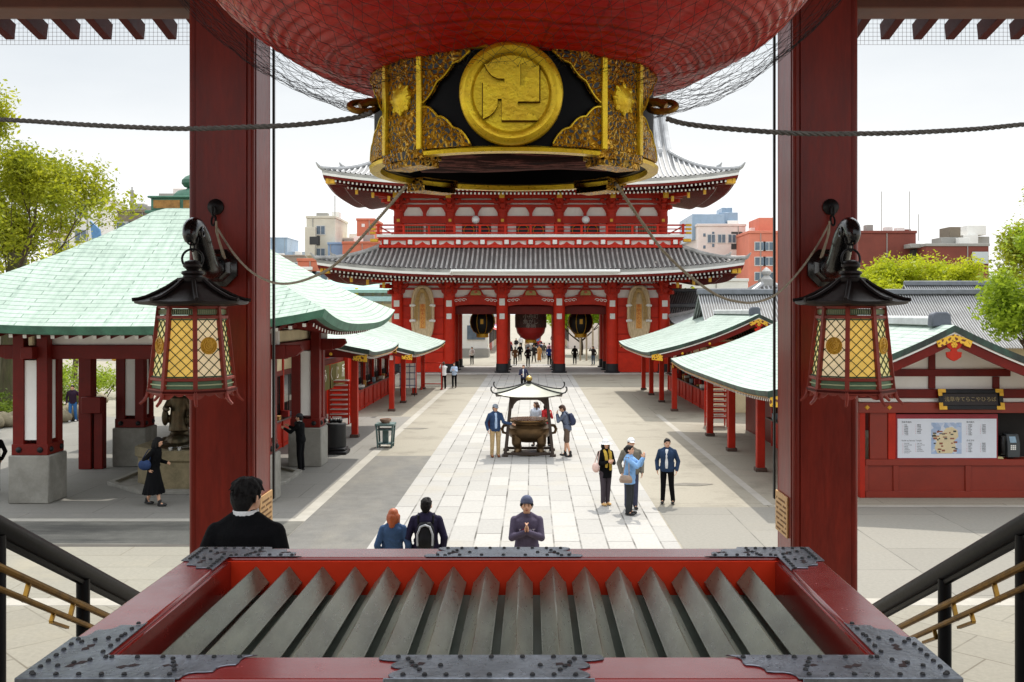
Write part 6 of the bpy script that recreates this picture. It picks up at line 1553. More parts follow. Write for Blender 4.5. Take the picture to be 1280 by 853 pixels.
# head beams, bay by bay
for i in range(5):
    x0, x1 = COLX[i]+.46, COLX[i+1]-.46; xm = (x0+x1)/2; w_ = x1-x0
    outer = i in (0, 4)
    if outer:
        gb('wall_panel', x0, x1, GY-.05, GY+.1, .1, 5.95, RED_BRIGHT)
        for z in (1.7, 3.1, 4.4, 5.3): gb('wall_rail', x0, x1, GY-.10, GY-.052, z-.06, z+.06, RED)
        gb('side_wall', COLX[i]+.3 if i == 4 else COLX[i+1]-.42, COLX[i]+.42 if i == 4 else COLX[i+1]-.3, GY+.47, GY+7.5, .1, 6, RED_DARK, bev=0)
    else:
        gb('lintel', x0-.3, x1+.3, GY+.55, GY+.85, 4.66, 5.3, RED_DARK)
        # curved rainbow beam with white carved ends
        top = [(x0+w_*t, 5.98+.12*math.sin(math.pi*t)) for t in np.linspace(0, 1, 13)]
        bot = [(x0+w_*t, 5.28+.14*math.sin(math.pi*t)**.5) for t in np.linspace(1, 0, 13)]
        mb = MB(); mb.prism(bot[::-1]+top[::-1], 'y', GY-.18, GY+.18); mb.build('rainbow_beam', RED, gate, bevel=.015)
        mb = MB()
        for s in (-1, 1):
            xe = x0 if s > 0 else x1
            for k in range(3):
                pts = [(xe+s*(.1+.30*k+math.cos(a)*.2*(1-a/9)), GY-.2, 5.72+.03*k+math.sin(a)*.13*(1-a/9)) for a in np.linspace(0, 6.2, 12)]; mb.tube(pts, .028, 5)
        mb.build('white_carving', WHITE, gate)
        # frog-leg strut
        mb = MB(); mb.prism([(xm-.95, 6.1), (xm-.62, 6.2), (xm-.5, 6.42), (xm-.36, 6.60), (xm+.36, 6.60), (xm+.5, 6.42), (xm+.62, 6.2), (xm+.95, 6.1)], 'y', GY-.12, GY+.05); fl = mb.build('frog_leg_strut', RED, gate, bevel=.02)
        mb = MB(); mb.prism([(xm-.42, 6.16), (xm-.4, 6.36), (xm-.28, 6.52), (xm+.28, 6.52), (xm+.4, 6.36), (xm+.42, 6.16)], 'y', GY-.17, GY-.122); mb.build('painted_carving', mat('olive_gold_carving', (178, 160, 92), .6, var=.3, scale=6, dirt=(120, 70, 50)), fl)
        mb = MB(); mb.ell((xm, GY-.17, 6.40), (.14,.04,.09), 10, 6); mb.build('painted_flower', mat('peony_red', (206, 92, 70), .6, var=.3, scale=9), fl)
    gb('plaster', COLX[i]-.02, COLX[i+1]+.02, GY+.12, GY+.2, 5.9, 7.75, WHITE, bev=0)
    gb('tie_beam', COLX[i]+.2, COLX[i+1]-.2, GY-.1, GY+.119, 6.58, 6.72, RED); gb('tie_beam', COLX[i]+.2, COLX[i+1]-.2, GY-.1, GY+.119, 6.90, 7.08, RED); gb('tie_beam', COLX[i]+.2, COLX[i+1]-.2, GY-.14, GY+.119, 7.24, 7.7, RED)
    mb = MB(); mb.prism([(xm-.28, 6.74), (xm-.12, 6.98), (xm-.32, 7.3), (xm+.32, 7.3), (xm+.12, 6.98), (xm+.28, 6.74)], 'y', GY-.13, GY+.118); mb.build('strut', RED, gate)
def bracket_set(x, y, z0, z1, par, gold=False, corner=0, tiers=3):
    """stepped bracket complex on a column: arms widen and project upward"""
    mb = MB(); h = (z1-z0)/tiers; wb = MB()
    mb.prism([(x-.34, z0), (x-.42, z0+.18), (x+.42, z0+.18), (x+.34, z0)], 'y', y-.42, y+.3)
    for k in range(tiers):
        za = z0+.18+k*h*.82; hw = .62+.27*k; pr = .5+.55*k
        # curved arm along the wall
        mb.prism([(x-hw, za+h*.40), (x-hw+.05, za+h*.22), (x-hw*.72, za+h*.02), (x-.2, za), (x+.2, za), (x+hw*.72, za+h*.02), (x+hw-.05, za+h*.22), (x+hw, za+h*.40)], 'y', y-.3-.0*k, y+.1)
        for s in (-1, 0, 1): mb.bx(x+s*(hw-.16)-.16, x+s*(hw-.16)+.16, y-.34, y+.1, za+h*.405, za+h*.70)
        # arm projecting towards the court
        mb.prism([(y-.1, za), (y-.3-pr*.7, za+.02), (y-.3-pr, za+h*.24), (y-.3-pr, za+h*.42), (y-.1, za+h*.42)], 'x', x-.15, x+.15)
        mb.bx(x-.2, x+.2, y-.3-pr+.02, y-.3-pr+.36, za+h*.425, za+h*.68)
        if corner:
            d = Vector((corner, -1, 0)).normalized(); a = Vector((x, y, za+h*.25)); mb.bar(a, a+d*(.9+.75*k), .26, .3)
            mb.bar((x, y, za+h*.25), (x+corner*(.6+.5*k), y, za+h*.25), .3, .3)
        for s in (-1, 1): wb.bx(x+s*(hw-.16)-.1, x+s*(hw-.16)+.1, y-.352, y-.341, za+h*.46, za+h*.6)
    o = mb.build('bracket_set', RED, par, bevel=.012); 
    if gold:
        g = MB(); g.bx(x-.2, x+.2, y-.3-1.75, y-.3-1.62, z0+.9, z0+1.5); g.bx(x-.1, x+.1, y-.3-1.78, y-.3-1.75, z0+1.0, z0+1.4); g.build('gilt_fitting', GOLDP, o, bevel=.01)
    t = MB(); t.bx(x-.17, x+.17, y-.3-1.75, y-.3-1.62, z1-.28, z1+.1); t.build('white_tip', WHITE, o)
    return o
for x in COLX: bracket_set(x, GY, 6.05, 7.75, gate, corner=-1 if x < -10 else (1 if x > 10 else 0))
PAN_SHADE = mat('pan_tile_shade', (96, 94, 92), .6, var=.2, scale=2, dirt=(70, 68, 66), dirt_amt=.5)  # shade between the tile ribs, put into the trough colour
# lower roof
def tiled_roof(cy, hx, hy, ze, tx, ty, zt, conc, up, pitch=.37):
    mb = MB(); hip_roof(mb, 0, cy, hx, hy, ze, tx, ty, zt, conc, up, 3.2, pitch=pitch, ribh=.12, nv=9); return mb.build('tiled_roof', [TILE, PAN_SHADE], gate, smooth=60)
def eave_parts(cy, hx, hy, ze, up, pw, wallx, wally, zi):
    L0 = eave_line(0, cy, hx, hy, ze, up, pw, .02, .03); L1 = eave_line(0, cy, hx, hy, ze, up, pw, .06, -.20); L2 = eave_line(0, cy, hx, hy, ze, up, pw, .25, -.24)
    mb = MB(); mb.grid([L0, L1], closed=True, flip=True); mb.build('tile_edge', TILE, gate)
    mb = MB(); mb.grid([L1, [(p[0], p[1], p[2]-.17) for p in eave_line(0, cy, hx, hy, ze, up, pw, .09, -.21)]], closed=True, flip=True); mb.build('white_eave_board', WHITE, gate)
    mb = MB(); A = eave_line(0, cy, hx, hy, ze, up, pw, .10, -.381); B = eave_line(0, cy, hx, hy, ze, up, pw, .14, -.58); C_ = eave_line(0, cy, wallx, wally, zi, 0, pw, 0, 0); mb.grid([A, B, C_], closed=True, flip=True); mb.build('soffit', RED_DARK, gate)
    mb = MB(); rafters_row(mb, 0, cy, hx, hy, ze, up, pw, .315, .35, -.66, 2.2, .13, .15, .16); o = mb.build('rafters', [RED_DARK, WHITE], gate); o['kind'] = 'stuff'
    mb = MB(); rafters_row(mb, 0, cy, hx-1.5, hy-1.5, ze-.02, up*.55, pw, .30, .0, -.78, 2.2, .13, .15, .16); o = mb.build('rafters', [RED_DARK, WHITE], gate); o['kind'] = 'stuff'
    # gilt corner fittings and stays
    for s in (-1, 1):
        for s2 in (-1, 1):
            g = MB(); g.bx(s*(hx-.25), s*(hx-.95), cy+s2*(hy-.3), cy+s2*(hy-.9), ze+up-1.0, ze+up-.55); g.build('gilt_corner', GOLDP, gate, bevel=.05)
            mb = MB(); mb.bar((s*(hx-.4), cy+s2*(hy-.4), ze+up-.75), (s*(wallx), cy+s2*wally, zi-.1), .34, .4); mb.build('hip_rafter', RED_DARK, gate)
    for s in (-1, 1):
        for k in range(3):
            g = MB(); x = s*(hx-2.3-k*1.15); y = cy-hy+1.9+k*.5; g.bx(x-.1, x+.1, y-.12, y+.12, ze+up*(.42-.16*k)-1.15-.08*k, ze+up*(.42-.16*k)-.75-.08*k); g.build('gilt_fitting', GOLDP, gate)
def hip_ridges(cy, hx, hy, ze, tx, ty, zt, conc, up, r=.17, vend=1.0):
    for s in (-1, 1):
        for s2 in (-1, 1):
            pts = []
            for i in range(15):
                v = vend*i/14; pts.append((s*(hx+(tx-hx)*v), cy+s2*(hy+(ty-hy)*v), ze+(zt-ze)*((1-conc)*v+conc*v*v)+up*(1-v)**2+.14))
            mb = MB(); mb.tube(pts, r, 8); 
            e = Vector(pts[0]); d = (e-Vector(pts[1])).normalized()
            mb.tube([e, e+d*.15+Vector((0,0,.06)), e+d*.3+Vector((0,0,.2)), e+d*.45+Vector((0,0,.36))], [.15,.13,.09,.04], 7)
            mb.tube([Vector(pts[4])+Vector((0,0,.1)), Vector(pts[4])+d*.25+Vector((0,0,.2)), Vector(pts[4])+d*.4+Vector((0,0,.4))], [.15,.11,.04], 7)
            mb.build('hip_ridge', TILE, gate)
tiled_roof(GCY, 15.9, 8.75, 7.93, 11.75, 4.9, 9.85, .22, .78); hip_ridges(GCY, 15.9, 8.75, 7.93, 11.75, 4.9, 9.85, .22, .78)
eave_parts(GCY, 15.9, 8.75, 7.93, .78, 3.2, 10.6, 4.1, 8.0)
# rain gutter along the middle of the lower eave
mb = MB(); mb.tube([(-5.9, GCY-8.9, 7.86), (6.6, GCY-8.9, 7.86)], .13, 8); mb.build('white_gutter', WHITE, gate)
mb = MB(); mb.tube([(-5.9, GCY-8.8, 7.8), (-5.7, GCY-8.2, 7.3)], .1, 8); mb.build('gutter_outlet', WHITE, gate)
# lower storey ceiling and rear frame
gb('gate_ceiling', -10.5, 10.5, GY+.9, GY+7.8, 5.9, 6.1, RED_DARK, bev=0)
for y in (GY+4, GY+8):
    gb('lintel', -10.5, 10.5, y-.2, y+.2, 5.25, 5.9, RED_DARK)
# waist: red wall, brackets and balcony between the storeys
gb('waist_wall', -10.9, 10.9, GY-.2, GY+8.2, 9.0, 10.6, RED, bev=0)
BX, BY = 11.9, GY-1.35
gb('balcony_beam', -BX+.15, BX-.15, BY+.1, BY+.5, 9.82, 10.05, RED_BRIGHT); gb('balcony_beam', -BX+.1, BX-.1, BY+.05, BY+.5, 10.38, 10.6, RED_BRIGHT)
gb('balcony_plaster', -BX+.2, BX-.2, BY+.3, BY+.36, 10.052, 10.378, WHITE, bev=0)
gb('balcony_floor', -BX, BX, BY-.15, GY+9.4, 10.62, 10.84, WHITE); gb('balcony_trim', -BX+.03, BX-.03, BY-.1, BY+.3, 10.56, 10.618, RED_BRIGHT)
for k in range(13):
    x = -11.2+k*22.4/12; mb = MB(); mb.bx(x-.34, x+.34, BY+.04, BY+.299, 10.06, 10.36); mb.build('balcony_bracket', RED_BRIGHT, gate, bevel=.02); gb('white_block', x-.17, x+.17, BY-.08, BY+.04, 10.08, 10.42, WHITE)
    if k < 12: mb = MB(); mb.prism([(x+.5, 10.06), (x+.7, 10.12), (x+.933, 10.30), (x+1.17, 10.12), (x+1.37, 10.06)], 'y', BY+.2, BY+.29); mb.build('carved_strut', RED_BRIGHT, gate)
rl = gb('balcony_rail', -BX-.35, BX+.35, BY-.02, BY+.1, 11.50, 11.62, RED_BRIGHT); gb('balcony_rail', -BX-.1, BX+.1, BY+.0, BY+.08, 11.22, 11.30, RED_BRIGHT); gb('balcony_rail', -BX-.2, BX+.2, BY-.01, BY+.09, 10.90, 11.02, RED_BRIGHT)
for s in (-1, 1):
    for z in (11.56, 11.26, 10.96): gb('gilt_rail_cap', s*(BX+.1), s*(BX+.55), BY-.05, BY+.13, z-.09, z+.09, GOLDP)
    gb('balcony_rail', s*BX-.05, s*BX+.05, BY+.1, GY+9.3, 11.50, 11.60, RED_BRIGHT); gb('balcony_rail', s*BX-.05, s*BX+.05, BY+.1, GY+9.3, 10.92, 11.0, RED_BRIGHT)
    mb = MB(); mb.bx(s*(BX-.1), s*(BX+.5), BY-.2, BY+.12, 10.25, 10.5); mb.build('gilt_rail_cap', GOLDP, gate, bevel=.03)
for k in range(13):
    x = -BX+.1+k*(2*BX-.2)/12; gb('rail_post', x-.09, x+.09, BY-.04, BY+.12, 10.84, 11.66 if k in (0, 12) else 11.5, RED_BRIGHT, bev=.01)
# upper storey wall: columns, panels, windows
UY = GY+.9
gb('upper_wall', -10.6, 10.6, UY+.1, UY+6.2, 10.8, 14.6, WHITE, bev=0)
for x in COLX:
    mb = MB(); mb.lathe([(.40, 10.84), (.40, 13.9)], (x, UY, 0), 16); c_ = mb.build('upper_column', RED, gate, smooth=60)
    gb('gilt_boss', x-.12, x+.12, UY-.46, UY-.40, 11.98, 12.22, GOLDP, c_)
gb('upper_beam', -10.9, 10.9, UY-.25, UY+.099, 11.86, 12.46, RED); gb('upper_beam', -10.9, 10.9, UY-.2, UY+.099, 13.18, 13.38, RED); gb('upper_beam', -10.9, 10.9, UY-.2, UY+.099, 13.52, 13.74, RED); gb('upper_beam', -10.9, 10.9, UY-.25, UY+.099, 13.88, 14.5, RED)
for i in range(5):
    x0, x1 = COLX[i]+.4, COLX[i+1]-.4; xm = (x0+x1)/2
    mb = MB(); mb.prism([(xm-.12, 12.46), (xm-.12, 13.18), (xm+.12, 13.18), (xm+.12, 12.46)], 'y', UY-.18, UY+.098); mb.build('strut', RED, gate)
    for s in (-1, 1):   # rounded lower corners of the white panels
        for (xa, d) in ((xm+s*.12, s), ((x1 if s > 0 else x0), -s)):
            mb = MB(); mb.prism([(xa, 13.18), (xa+d*.3, 13.18), (xa+d*.12, 12.95), (xa, 12.7)] if d > 0 else [(xa, 12.7), (xa+d*.12, 12.95), (xa+d*.3, 13.18), (xa, 13.18)], 'y', UY-.14, UY+.097); mb.build('carved_corner', RED, gate)
    if i in (0, 4):
        for s in (-1, 1):
            xc = xm+s*.85; f_ = gb('lattice_window', xc-.75, xc+.75, UY+.02, UY+.098, 10.95, 11.8, RED_DARK)
            mb = MB()
            for k in range(11): mb.bx(xc-.68+k*.13, xc-.62+k*.13, UY-.03, UY+.018, 11.0, 11.75)
            mb.build('green_slats', mat('sage_slats', (136, 150, 118), .6, var=.1), f_)
    else:
        for s in (-1, 1):
            xc = xm+s*.6; d_ = gb('panel_door', xc-.56, xc+.56, UY+.02, UY+.098, 10.86, 11.84, mat('brown_door', (72, 42, 36), .5, var=.2))
            mb = MB(); M = Matrix.Translation((xc, UY+.018, 11.35)) @ Matrix.Rotation(R(90), 4, 'X'); pm = MB(); pm.lathe([(.42,0),(.40,.05),(.3,.02),(.28,.05),(.001,.04)], (0,0,0), 18); mb.merge(pm, M); mb.build('round_crest', BLACK, d_)
            mb = MB(); mb.tube([(xc+math.cos(a)*.41, UY-.03, 11.35+math.sin(a)*.41) for a in np.linspace(0, 6.28, 18)[:-1]], .03, 5, closed=True); mb.build('gilt_ring', GOLDP, d_)
for x in COLX: bracket_set(x, UY, 12.8, 14.5, gate, gold=True, corner=-1 if x < -10 else (1 if x > 10 else 0))
for x in (-4.3, 4.3):
    mb = MB(); mb.ell((x, BY-.2+.9, 12.05), (.31,.31,.31), 16, 10); mb.build('globe_lamp', mat('white_globe', (240, 240, 240), .3, var=.03), gate)
# upper roof: hips below, gable above
UZ, UH, UHY, UHX, TX_ = 14.58, 7.3, 8.75, 15.5, 10.9
cc_ = .62; v1 = (UHX-TX_)/UHY
def uz(d): v = d/UHY; return UZ + UH*((1-cc_)*v+cc_*v*v)
mb = MB(); pat = [(-.22,0),(-.15,.75),(0,1),(.15,.75),(.22,0)]
for sgn in (-1, 1):
    cols = []
    xs = sorted([(i+p_)*.37 for i in range(-42, 43) for p_, h_ in pat if abs((i+p_)*.37) < UHX-.02]); hh = {round((i+p_)*.37, 4): h_ for i in range(-42, 43) for p_, h_ in pat}
    for x in [-UHX]+xs+[UHX]:
        dm = UHY if abs(x) <= TX_ else (UHX-abs(x)); c_ = []
        for i in range(15):
            d = dm*i/14; hw = max(UHX-min(d, UHX-TX_), 1e-3); lift = .8*(min(1, abs(x)/hw))**3.2*(1-min(1, d/(UHX-TX_)))**2
            c_.append((x, GCY+sgn*(UHY-d), uz(d)+lift+.12*hh.get(round(x, 4), 0)))
        cols.append(c_)
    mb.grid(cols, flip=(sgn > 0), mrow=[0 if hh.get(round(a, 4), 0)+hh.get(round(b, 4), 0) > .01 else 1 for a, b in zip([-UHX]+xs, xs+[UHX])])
    ys = sorted([(i+p_)*.37 for i in range(-25, 26) for p_, h_ in pat if abs((i+p_)*.37) < UHY-.02]); cols = []
    for y in [-UHY]+ys+[UHY]:
        dm = min(UHX-TX_, UHY-abs(y)); c_ = []
        for i in range(9):
            d = dm*i/8; hw = max(UHY-d, 1e-3); lift = .8*(min(1, abs(y)/hw))**3.2*(1-min(1, d/(UHX-TX_)))**2
            c_.append((sgn*(UHX-d), GCY+y, uz(d)+lift+.12*hh.get(round(y, 4), 0)))
        cols.append(c_)
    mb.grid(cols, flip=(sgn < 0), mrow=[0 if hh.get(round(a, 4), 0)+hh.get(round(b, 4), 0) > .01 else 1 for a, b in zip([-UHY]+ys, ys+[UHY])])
mb.build('upper_tiled_roof', [TILE2, mat('grey_pan_shade', (122, 122, 122), .6, var=.15)], gate, smooth=60)  # second slot darkens the troughs as painted shade between ribs
eave_parts(GCY, UHX, UHY, UZ, .8, 3.2, 10.8, 3.4, 14.75)
for s in (-1, 1):
    mb = MB(); zb_ = uz(UHX-TX_); zt_ = uz(UHY)
    mb.prism([(GCY-UHY+(UHX-TX_), zb_), (GCY+UHY-(UHX-TX_), zb_), (GCY, zt_-.2)], 'x', s*(TX_-.9), s*(TX_-.7)); gw = mb.build('gable_wall', RED, gate)
    for s2 in (-1, 1):
        mb = MB(); mb.tube([(s*TX_, GCY+s2*(UHY-d), uz(d)+.12) for d in np.linspace(UHX-TX_, UHY, 12)], .2, 8); mb.tube([(s*(TX_-.75), GCY+s2*(UHY-d), uz(d)+.16) for d in np.linspace(UHX-TX_+.3, UHY, 12)], .16, 8); 
        e = Vector((s*(TX_-.75), GCY+s2*(UHY-(UHX-TX_)-.2), uz(UHX-TX_)+.1)); mb.ell(e, (.3,.3,.4), 8, 6); mb.build('gable_ridge', TILE2, gate)
        pts = [(s*(UHX-d), GCY+s2*(UHY-d), uz(d)+.8*(1-d/(UHX-TX_))**2+.14) for d in np.linspace(0, UHX-TX_, 14)]
        mb = MB(); mb.tube(pts, .18, 8); e = Vector(pts[0]); d_ = (e-Vector(pts[1])).normalized()
        mb.tube([e, e+d_*.15+Vector((0,0,.06)), e+d_*.3+Vector((0,0,.2)), e+d_*.45+Vector((0,0,.36))], [.15,.13,.09,.04], 7)
        mb.tube([Vector(pts[4])+Vector((0,0,.1)), Vector(pts[4])+d_*.25+Vector((0,0,.2)), Vector(pts[4])+d_*.4+Vector((0,0,.4))], [.15,.11,.04], 7); mb.build('hip_ridge', TILE2, gate)
mb = MB(); mb.prism([(GCY-.5, uz(UHY)-.3), (GCY-.42, uz(UHY)+.9), (GCY-.25, uz(UHY)+1.05), (GCY+.25, uz(UHY)+1.05), (GCY+.42, uz(UHY)+.9), (GCY+.5, uz(UHY)-.3)], 'x', -TX_-.3, TX_+.3); mb.build('main_ridge', TILE, gate, bevel=.04)
# lanterns hung in the three bays
def gate_lantern(x, y):
    t = thing('gate_lantern', 'round black metal lantern with gilt ribs hanging in the %s bay of the gate' % ('left' if x < 0 else 'right'), 'lantern', (x, y, 3), group='lanterns hung in the gate')
    prof = [(.46, 3.05), (.75, 3.22), (.98, 3.6), (1.06, 4.0), (1.0, 4.4), (.8, 4.75), (.5, 4.95)]
    mb = MB(); mb.lathe(prof, (x, y, 0), 24); mb.build('body', mat('charcoal_lantern', (34, 34, 33), .45, .3, var=.25), t, smooth=50)
    for k in range(8):
        a = k*math.pi/4+.39; mb = MB(); mb.tube([(x+math.cos(a)*(r+.015), y+math.sin(a)*(r+.015), z) for r, z in prof], .028, 5); mb.build('rib', GOLDP, t)
    mb = MB(); mb.lathe([(.42, 2.72), (.5, 2.75), (.5, 3.02), (.44, 3.06)], (x, y, 0), 20); mb.build('gilt_base', GOLDP, t, smooth=30)
    mb = MB(); mb.bx(x-.12, x+.12, y-1.10, y-1.03, 3.85, 4.25); mb.build('name_plate', GOLDP, t); mb = MB(); mb.tube([(x, y, 4.9), (x, y, 5.9)], .05, 8); mb.build('rod', IRON, t)
gate_lantern(-4.0, GY+4); gate_lantern(4.12, GY+4)
t = thing('great_paper_lantern', 'large red paper lantern with weathered dark lettering hanging in the middle of the gate', 'lantern', (0, GY+4, 2.4), group='lanterns hung in the gate')
prof = [(.42, 2.52), (.8, 2.72), (1.12, 3.1), (1.24, 3.6), (1.27, 4.4), (1.2, 5.0), (.9, 5.5)]
P2 = []
for i in range(len(prof)-1):
    for u in np.linspace(0, 1, 9)[:-1]: P2.append((prof[i][0]*(1-u)+prof[i+1][0]*u, prof[i][1]*(1-u)+prof[i+1][1]*u))
P2 = [(r+.012*(k % 2), z) for k, (r, z) in enumerate(P2)]
mb = MB(); mb.lathe(P2, (0, GY+4, 0), 36); mb.build('body', mat('lantern_red', (176, 32, 24), .55, var=.15), t, smooth=30)
mb = MB(); mb.lathe([(.46, 2.28), (.48, 2.3), (.48, 2.52), (.44, 2.55)], (0, GY+4, 0), 20); mb.build('gilt_base', GOLDP, t, smooth=30)
def netting_band():
    m, nt, b = _nt('faded_black_band'); o = coords(nt, (1, 1, 1)); w_ = noise(nt, o, 7, 6, .7)
    nt.links.new(ramp(nt, w_, [(.4, lin((58, 44, 40))), (.58, lin((96, 60, 52)))]), b.inputs['Base Color']); b.inputs['Roughness'].default_value = .7; return m
mb = MB(); mb.lathe([(1.29, 3.55), (1.30, 3.7), (1.315, 4.4), (1.27, 4.9)], (0, GY+4, 0), 36); mb.build('dark_band', netting_band(), t, smooth=50)
mb = MB()
for k, (tx_, z_) in enumerate((('小舟町', 4.45), ('魚がし', 4.02), ('奉納', 3.68))): mb.merge(text_mb(tx_, .42, .02), Matrix.Translation((0, GY+4-1.36, z_)))
mb.build('lettering', mat('faded_white_letters', (170, 158, 146), .7, var=.3, scale=6), t, smooth=0)
mb = MB(); mb.tube([(0, GY+4, 5.4), (0, GY+4, 6.0)], .07, 8); mb.build('rod', IRON, t)
# giant straw sandals on the outer bays
STRAW = mat('pale_straw', (226, 202, 164), .9, var=.16, scale=3, stretch=(6, 1, 1.2), bmp=.5, bscale=22, dirt=(168, 130, 84), dirt_amt=.5); STRAWD = mat('golden_straw_rope', (192, 158, 102), .9, var=.25, scale=8, bmp=.5, bscale=30)
for s in (-1, 1):
    x = s*8.47; y = GY-.32
    t = thing('giant_straw_sandal', 'giant straw sandal with orange lettering on the %s wall of the gate' % ('left' if s < 0 else 'right'), 'sandal', (x, y, 2.6), group='straw sandals on the gate')
    out = []
    for k in range(40):
        a = 2*math.pi*k/40; cx_, sz_ = math.cos(a), math.sin(a); out.append((x+.80*math.copysign(abs(cx_)**.6, cx_), 4.75+2.05*math.copysign(abs(sz_)**.75, sz_)))
    mb = MB(); mb.prism(out, 'y', y-.1, y+.24); mb.build('sole', STRAW, t, bevel=.08, seg=2)
    mb = MB(); mb.tube([(px_, y-.06, pz_) for px_, pz_ in out], .13, 7, closed=True); mb.build('edge_rope', STRAW, t)
    mb = MB()
    for q in (.0, .12, .24): mb.tube([(x+u*(.62-q), y-.2-q*.4, 5.2-q*.5+1.35*(1-abs(u)**2.6)+ (0 if abs(u) < .9 else -.9*(abs(u)-.9)*10)) for u in np.linspace(-1, 1, 21)], .055, 6)
    mb.ell((x, y-.22, 6.5), (.26, .14, .2), 10, 7); mb.build('thong', STRAWD, t)
    for s2 in (-1, 1):
        for z in (5.35, 4.15):
            mb = MB(); mb.tube([(x+s2*.55, y-.16, z), (x+s2*.75, y-.22, z+.02), (x+s2*.98, y-.14, z-.02)], [.09,.12,.1], 7); mb.build('binding', WHITE, t)
    mb = MB(); mb.bx(x-.23, x+.23, y-.13, y-.11, 3.55, 5.45); pl = mb.build('text_panel', mat('orange_panel', (236, 172, 92), .8, var=.1), t)
    tm = text_mb('奉納大わらじ', .34, .012, vertical=True, lh=.92); tm.rot(Matrix.Translation((x, y-.138, 4.5))); tm.build('lettering', mat('orange_letters', (204, 92, 22), .7), pl, smooth=0)
# ------------------------------------------------------------------ incense burner
cx, cy = 0.0, 34.0
ib = thing('incense_burner', 'big bronze incense burner under a swept roof on the stone path', 'incense burner', (cx, cy, 0))
BZL = mat('bronze_bowl', (108, 84, 56), .36, .75, var=.3, scale=4, bmp=.3, bscale=14, dirt=(56, 52, 44), dirt_amt=.6)
mb = MB(); mb.lathe([(.62,.0),(.62,.06),(.3,.1),(.001,.1)], (cx, cy, 0), 24); mb.build('plinth', BRONZE, ib, bevel=.01)
prof = [(.001,.40),(.30,.42),(.52,.50),(.70,.64),(.78,.80),(.77,.92),(.66,1.0),(.585,1.04),(.60,1.09),(.70,1.13),(.72,1.17),(.70,1.20),(.60,1.20),(.56,1.14),(.5,1.1),(.001,1.1)]
mb = MB(); mb.lathe(prof, (cx, cy, 0), 40); mb.build('bowl', BZL, ib, smooth=40)
mb = MB(); mb.lathe([(.705,1.15),(.725,1.17),(.725,1.19),(.705,1.205)], (cx, cy, 0), 40); mb.build('rim_band', mat('polished_bronze', (176, 140, 96), .25, .9, var=.2), ib)
mb = MB(); mb.lathe([(.001,1.115),(.55,1.115)], (cx, cy, 0), 30); mb.build('ash', mat('pale_ash', (206, 202, 194), .95, var=.1, bmp=.4), ib)
for k in range(4):      # lion-mask legs
    a = R(45+90*k); d = Vector((math.cos(a), math.sin(a), 0)); c = Vector((cx, cy, 0)); mb = MB()
    mb.cap(c+d*.56+Vector((0,0,.66)), c+d*.60+Vector((0,0,.45)), .20, .17, 10); mb.cap(c+d*.60+Vector((0,0,.45)), c+d*.50+Vector((0,0,.2)), .15, .10, 10); mb.cap(c+d*.50+Vector((0,0,.2)), c+d*.58+Vector((0,0,.12)), .11, .12, 10)
    me = remesh(mb, .025, 3); me.transform(Matrix.Translation((-cx, -cy, 0))); mesh_obj('leg', me, BZL, ib)
for s in (-1, 1):
    mb = MB(); mb.tube([(cx+s*.70, cy-.12, 1.0), (cx+s*.86, cy-.12, .98), (cx+s*.92, cy-.1, .86), (cx+s*.88, cy-.08, .74), (cx+s*.74, cy-.06, .70)], [.05,.055,.055,.05,.04], 8); mb.build('handle', BZL, ib)
FRM = mat('dark_brown_frame', (70, 58, 50), .5, .3, var=.2, scale=6)
for sx in (-1, 1):
    for sy in (-1, 1): mb = MB(); mb.bar((cx+sx*.80, cy+sy*.72, 0.02), (cx+sx*.60, cy+sy*.56, 2.02), .10, .10, up=(0,1,0)); mb.bx(cx+sx*.80-.1, cx+sx*.80+.1, cy+sy*.72-.1, cy+sy*.72+.1, 0, .09); mb.build('post', FRM, ib, bevel=.01)
mb = MB()
for sy in (-1, 1): mb.bar((cx-.66, cy+sy*.56, 1.96), (cx+.66, cy+sy*.56, 1.96), .08, .14); mb.bar((cx-.84, cy+sy*.72, .1), (cx+.84, cy+sy*.72, .1), .07, .09)
for sx in (-1, 1): mb.bar((cx+sx*.6, cy-.56, 1.96), (cx+sx*.6, cy+.56, 1.96), .08, .14); mb.bar((cx+sx*.8, cy-.72, .1), (cx+sx*.8, cy+.72, .1), .07, .09)
for sx in (-1, 1):
    for sy in (-1, 1): mb.prism([(cx+sx*.56, 1.90), (cx+sx*.26, 1.90), (cx+sx*.40, 1.85), (cx+sx*.5, 1.74), (cx+sx*.55, 1.6), (cx+sx*.60, 1.6)], 'y', cy+sy*.56-.03, cy+sy*.56+.03)
mb.build('frame', FRM, ib, bevel=.006)
PALER = mat('weathered_pale_copper', (146, 146, 132), .5, .1, var=.12, scale=4, dirt=(150, 150, 132), dirt_amt=.5)
mb = MB(); hip_roof(mb, cx, cy, 1.12, 1.05, 2.02, .10, .10, 2.42, .2, .12, 3.0, step=.09, nv=10); mb.build('roof', PALER, ib, smooth=60)
mb = MB(); A = eave_line(cx, cy, 1.12, 1.05, 2.02, .13, 3.0, 0, 0, 16); mb.grid([A, [(x, y, z-.045) for x, y, z in eave_line(cx, cy, 1.12, 1.05, 2.02, .13, 3.0, .02, 0, 16)], eave_line(cx, cy, .62, .6, 2.0, 0, 3.0, 0, 0, 16)], closed=True, flip=True); mb.build('eave', FRM, ib)
mb = MB()
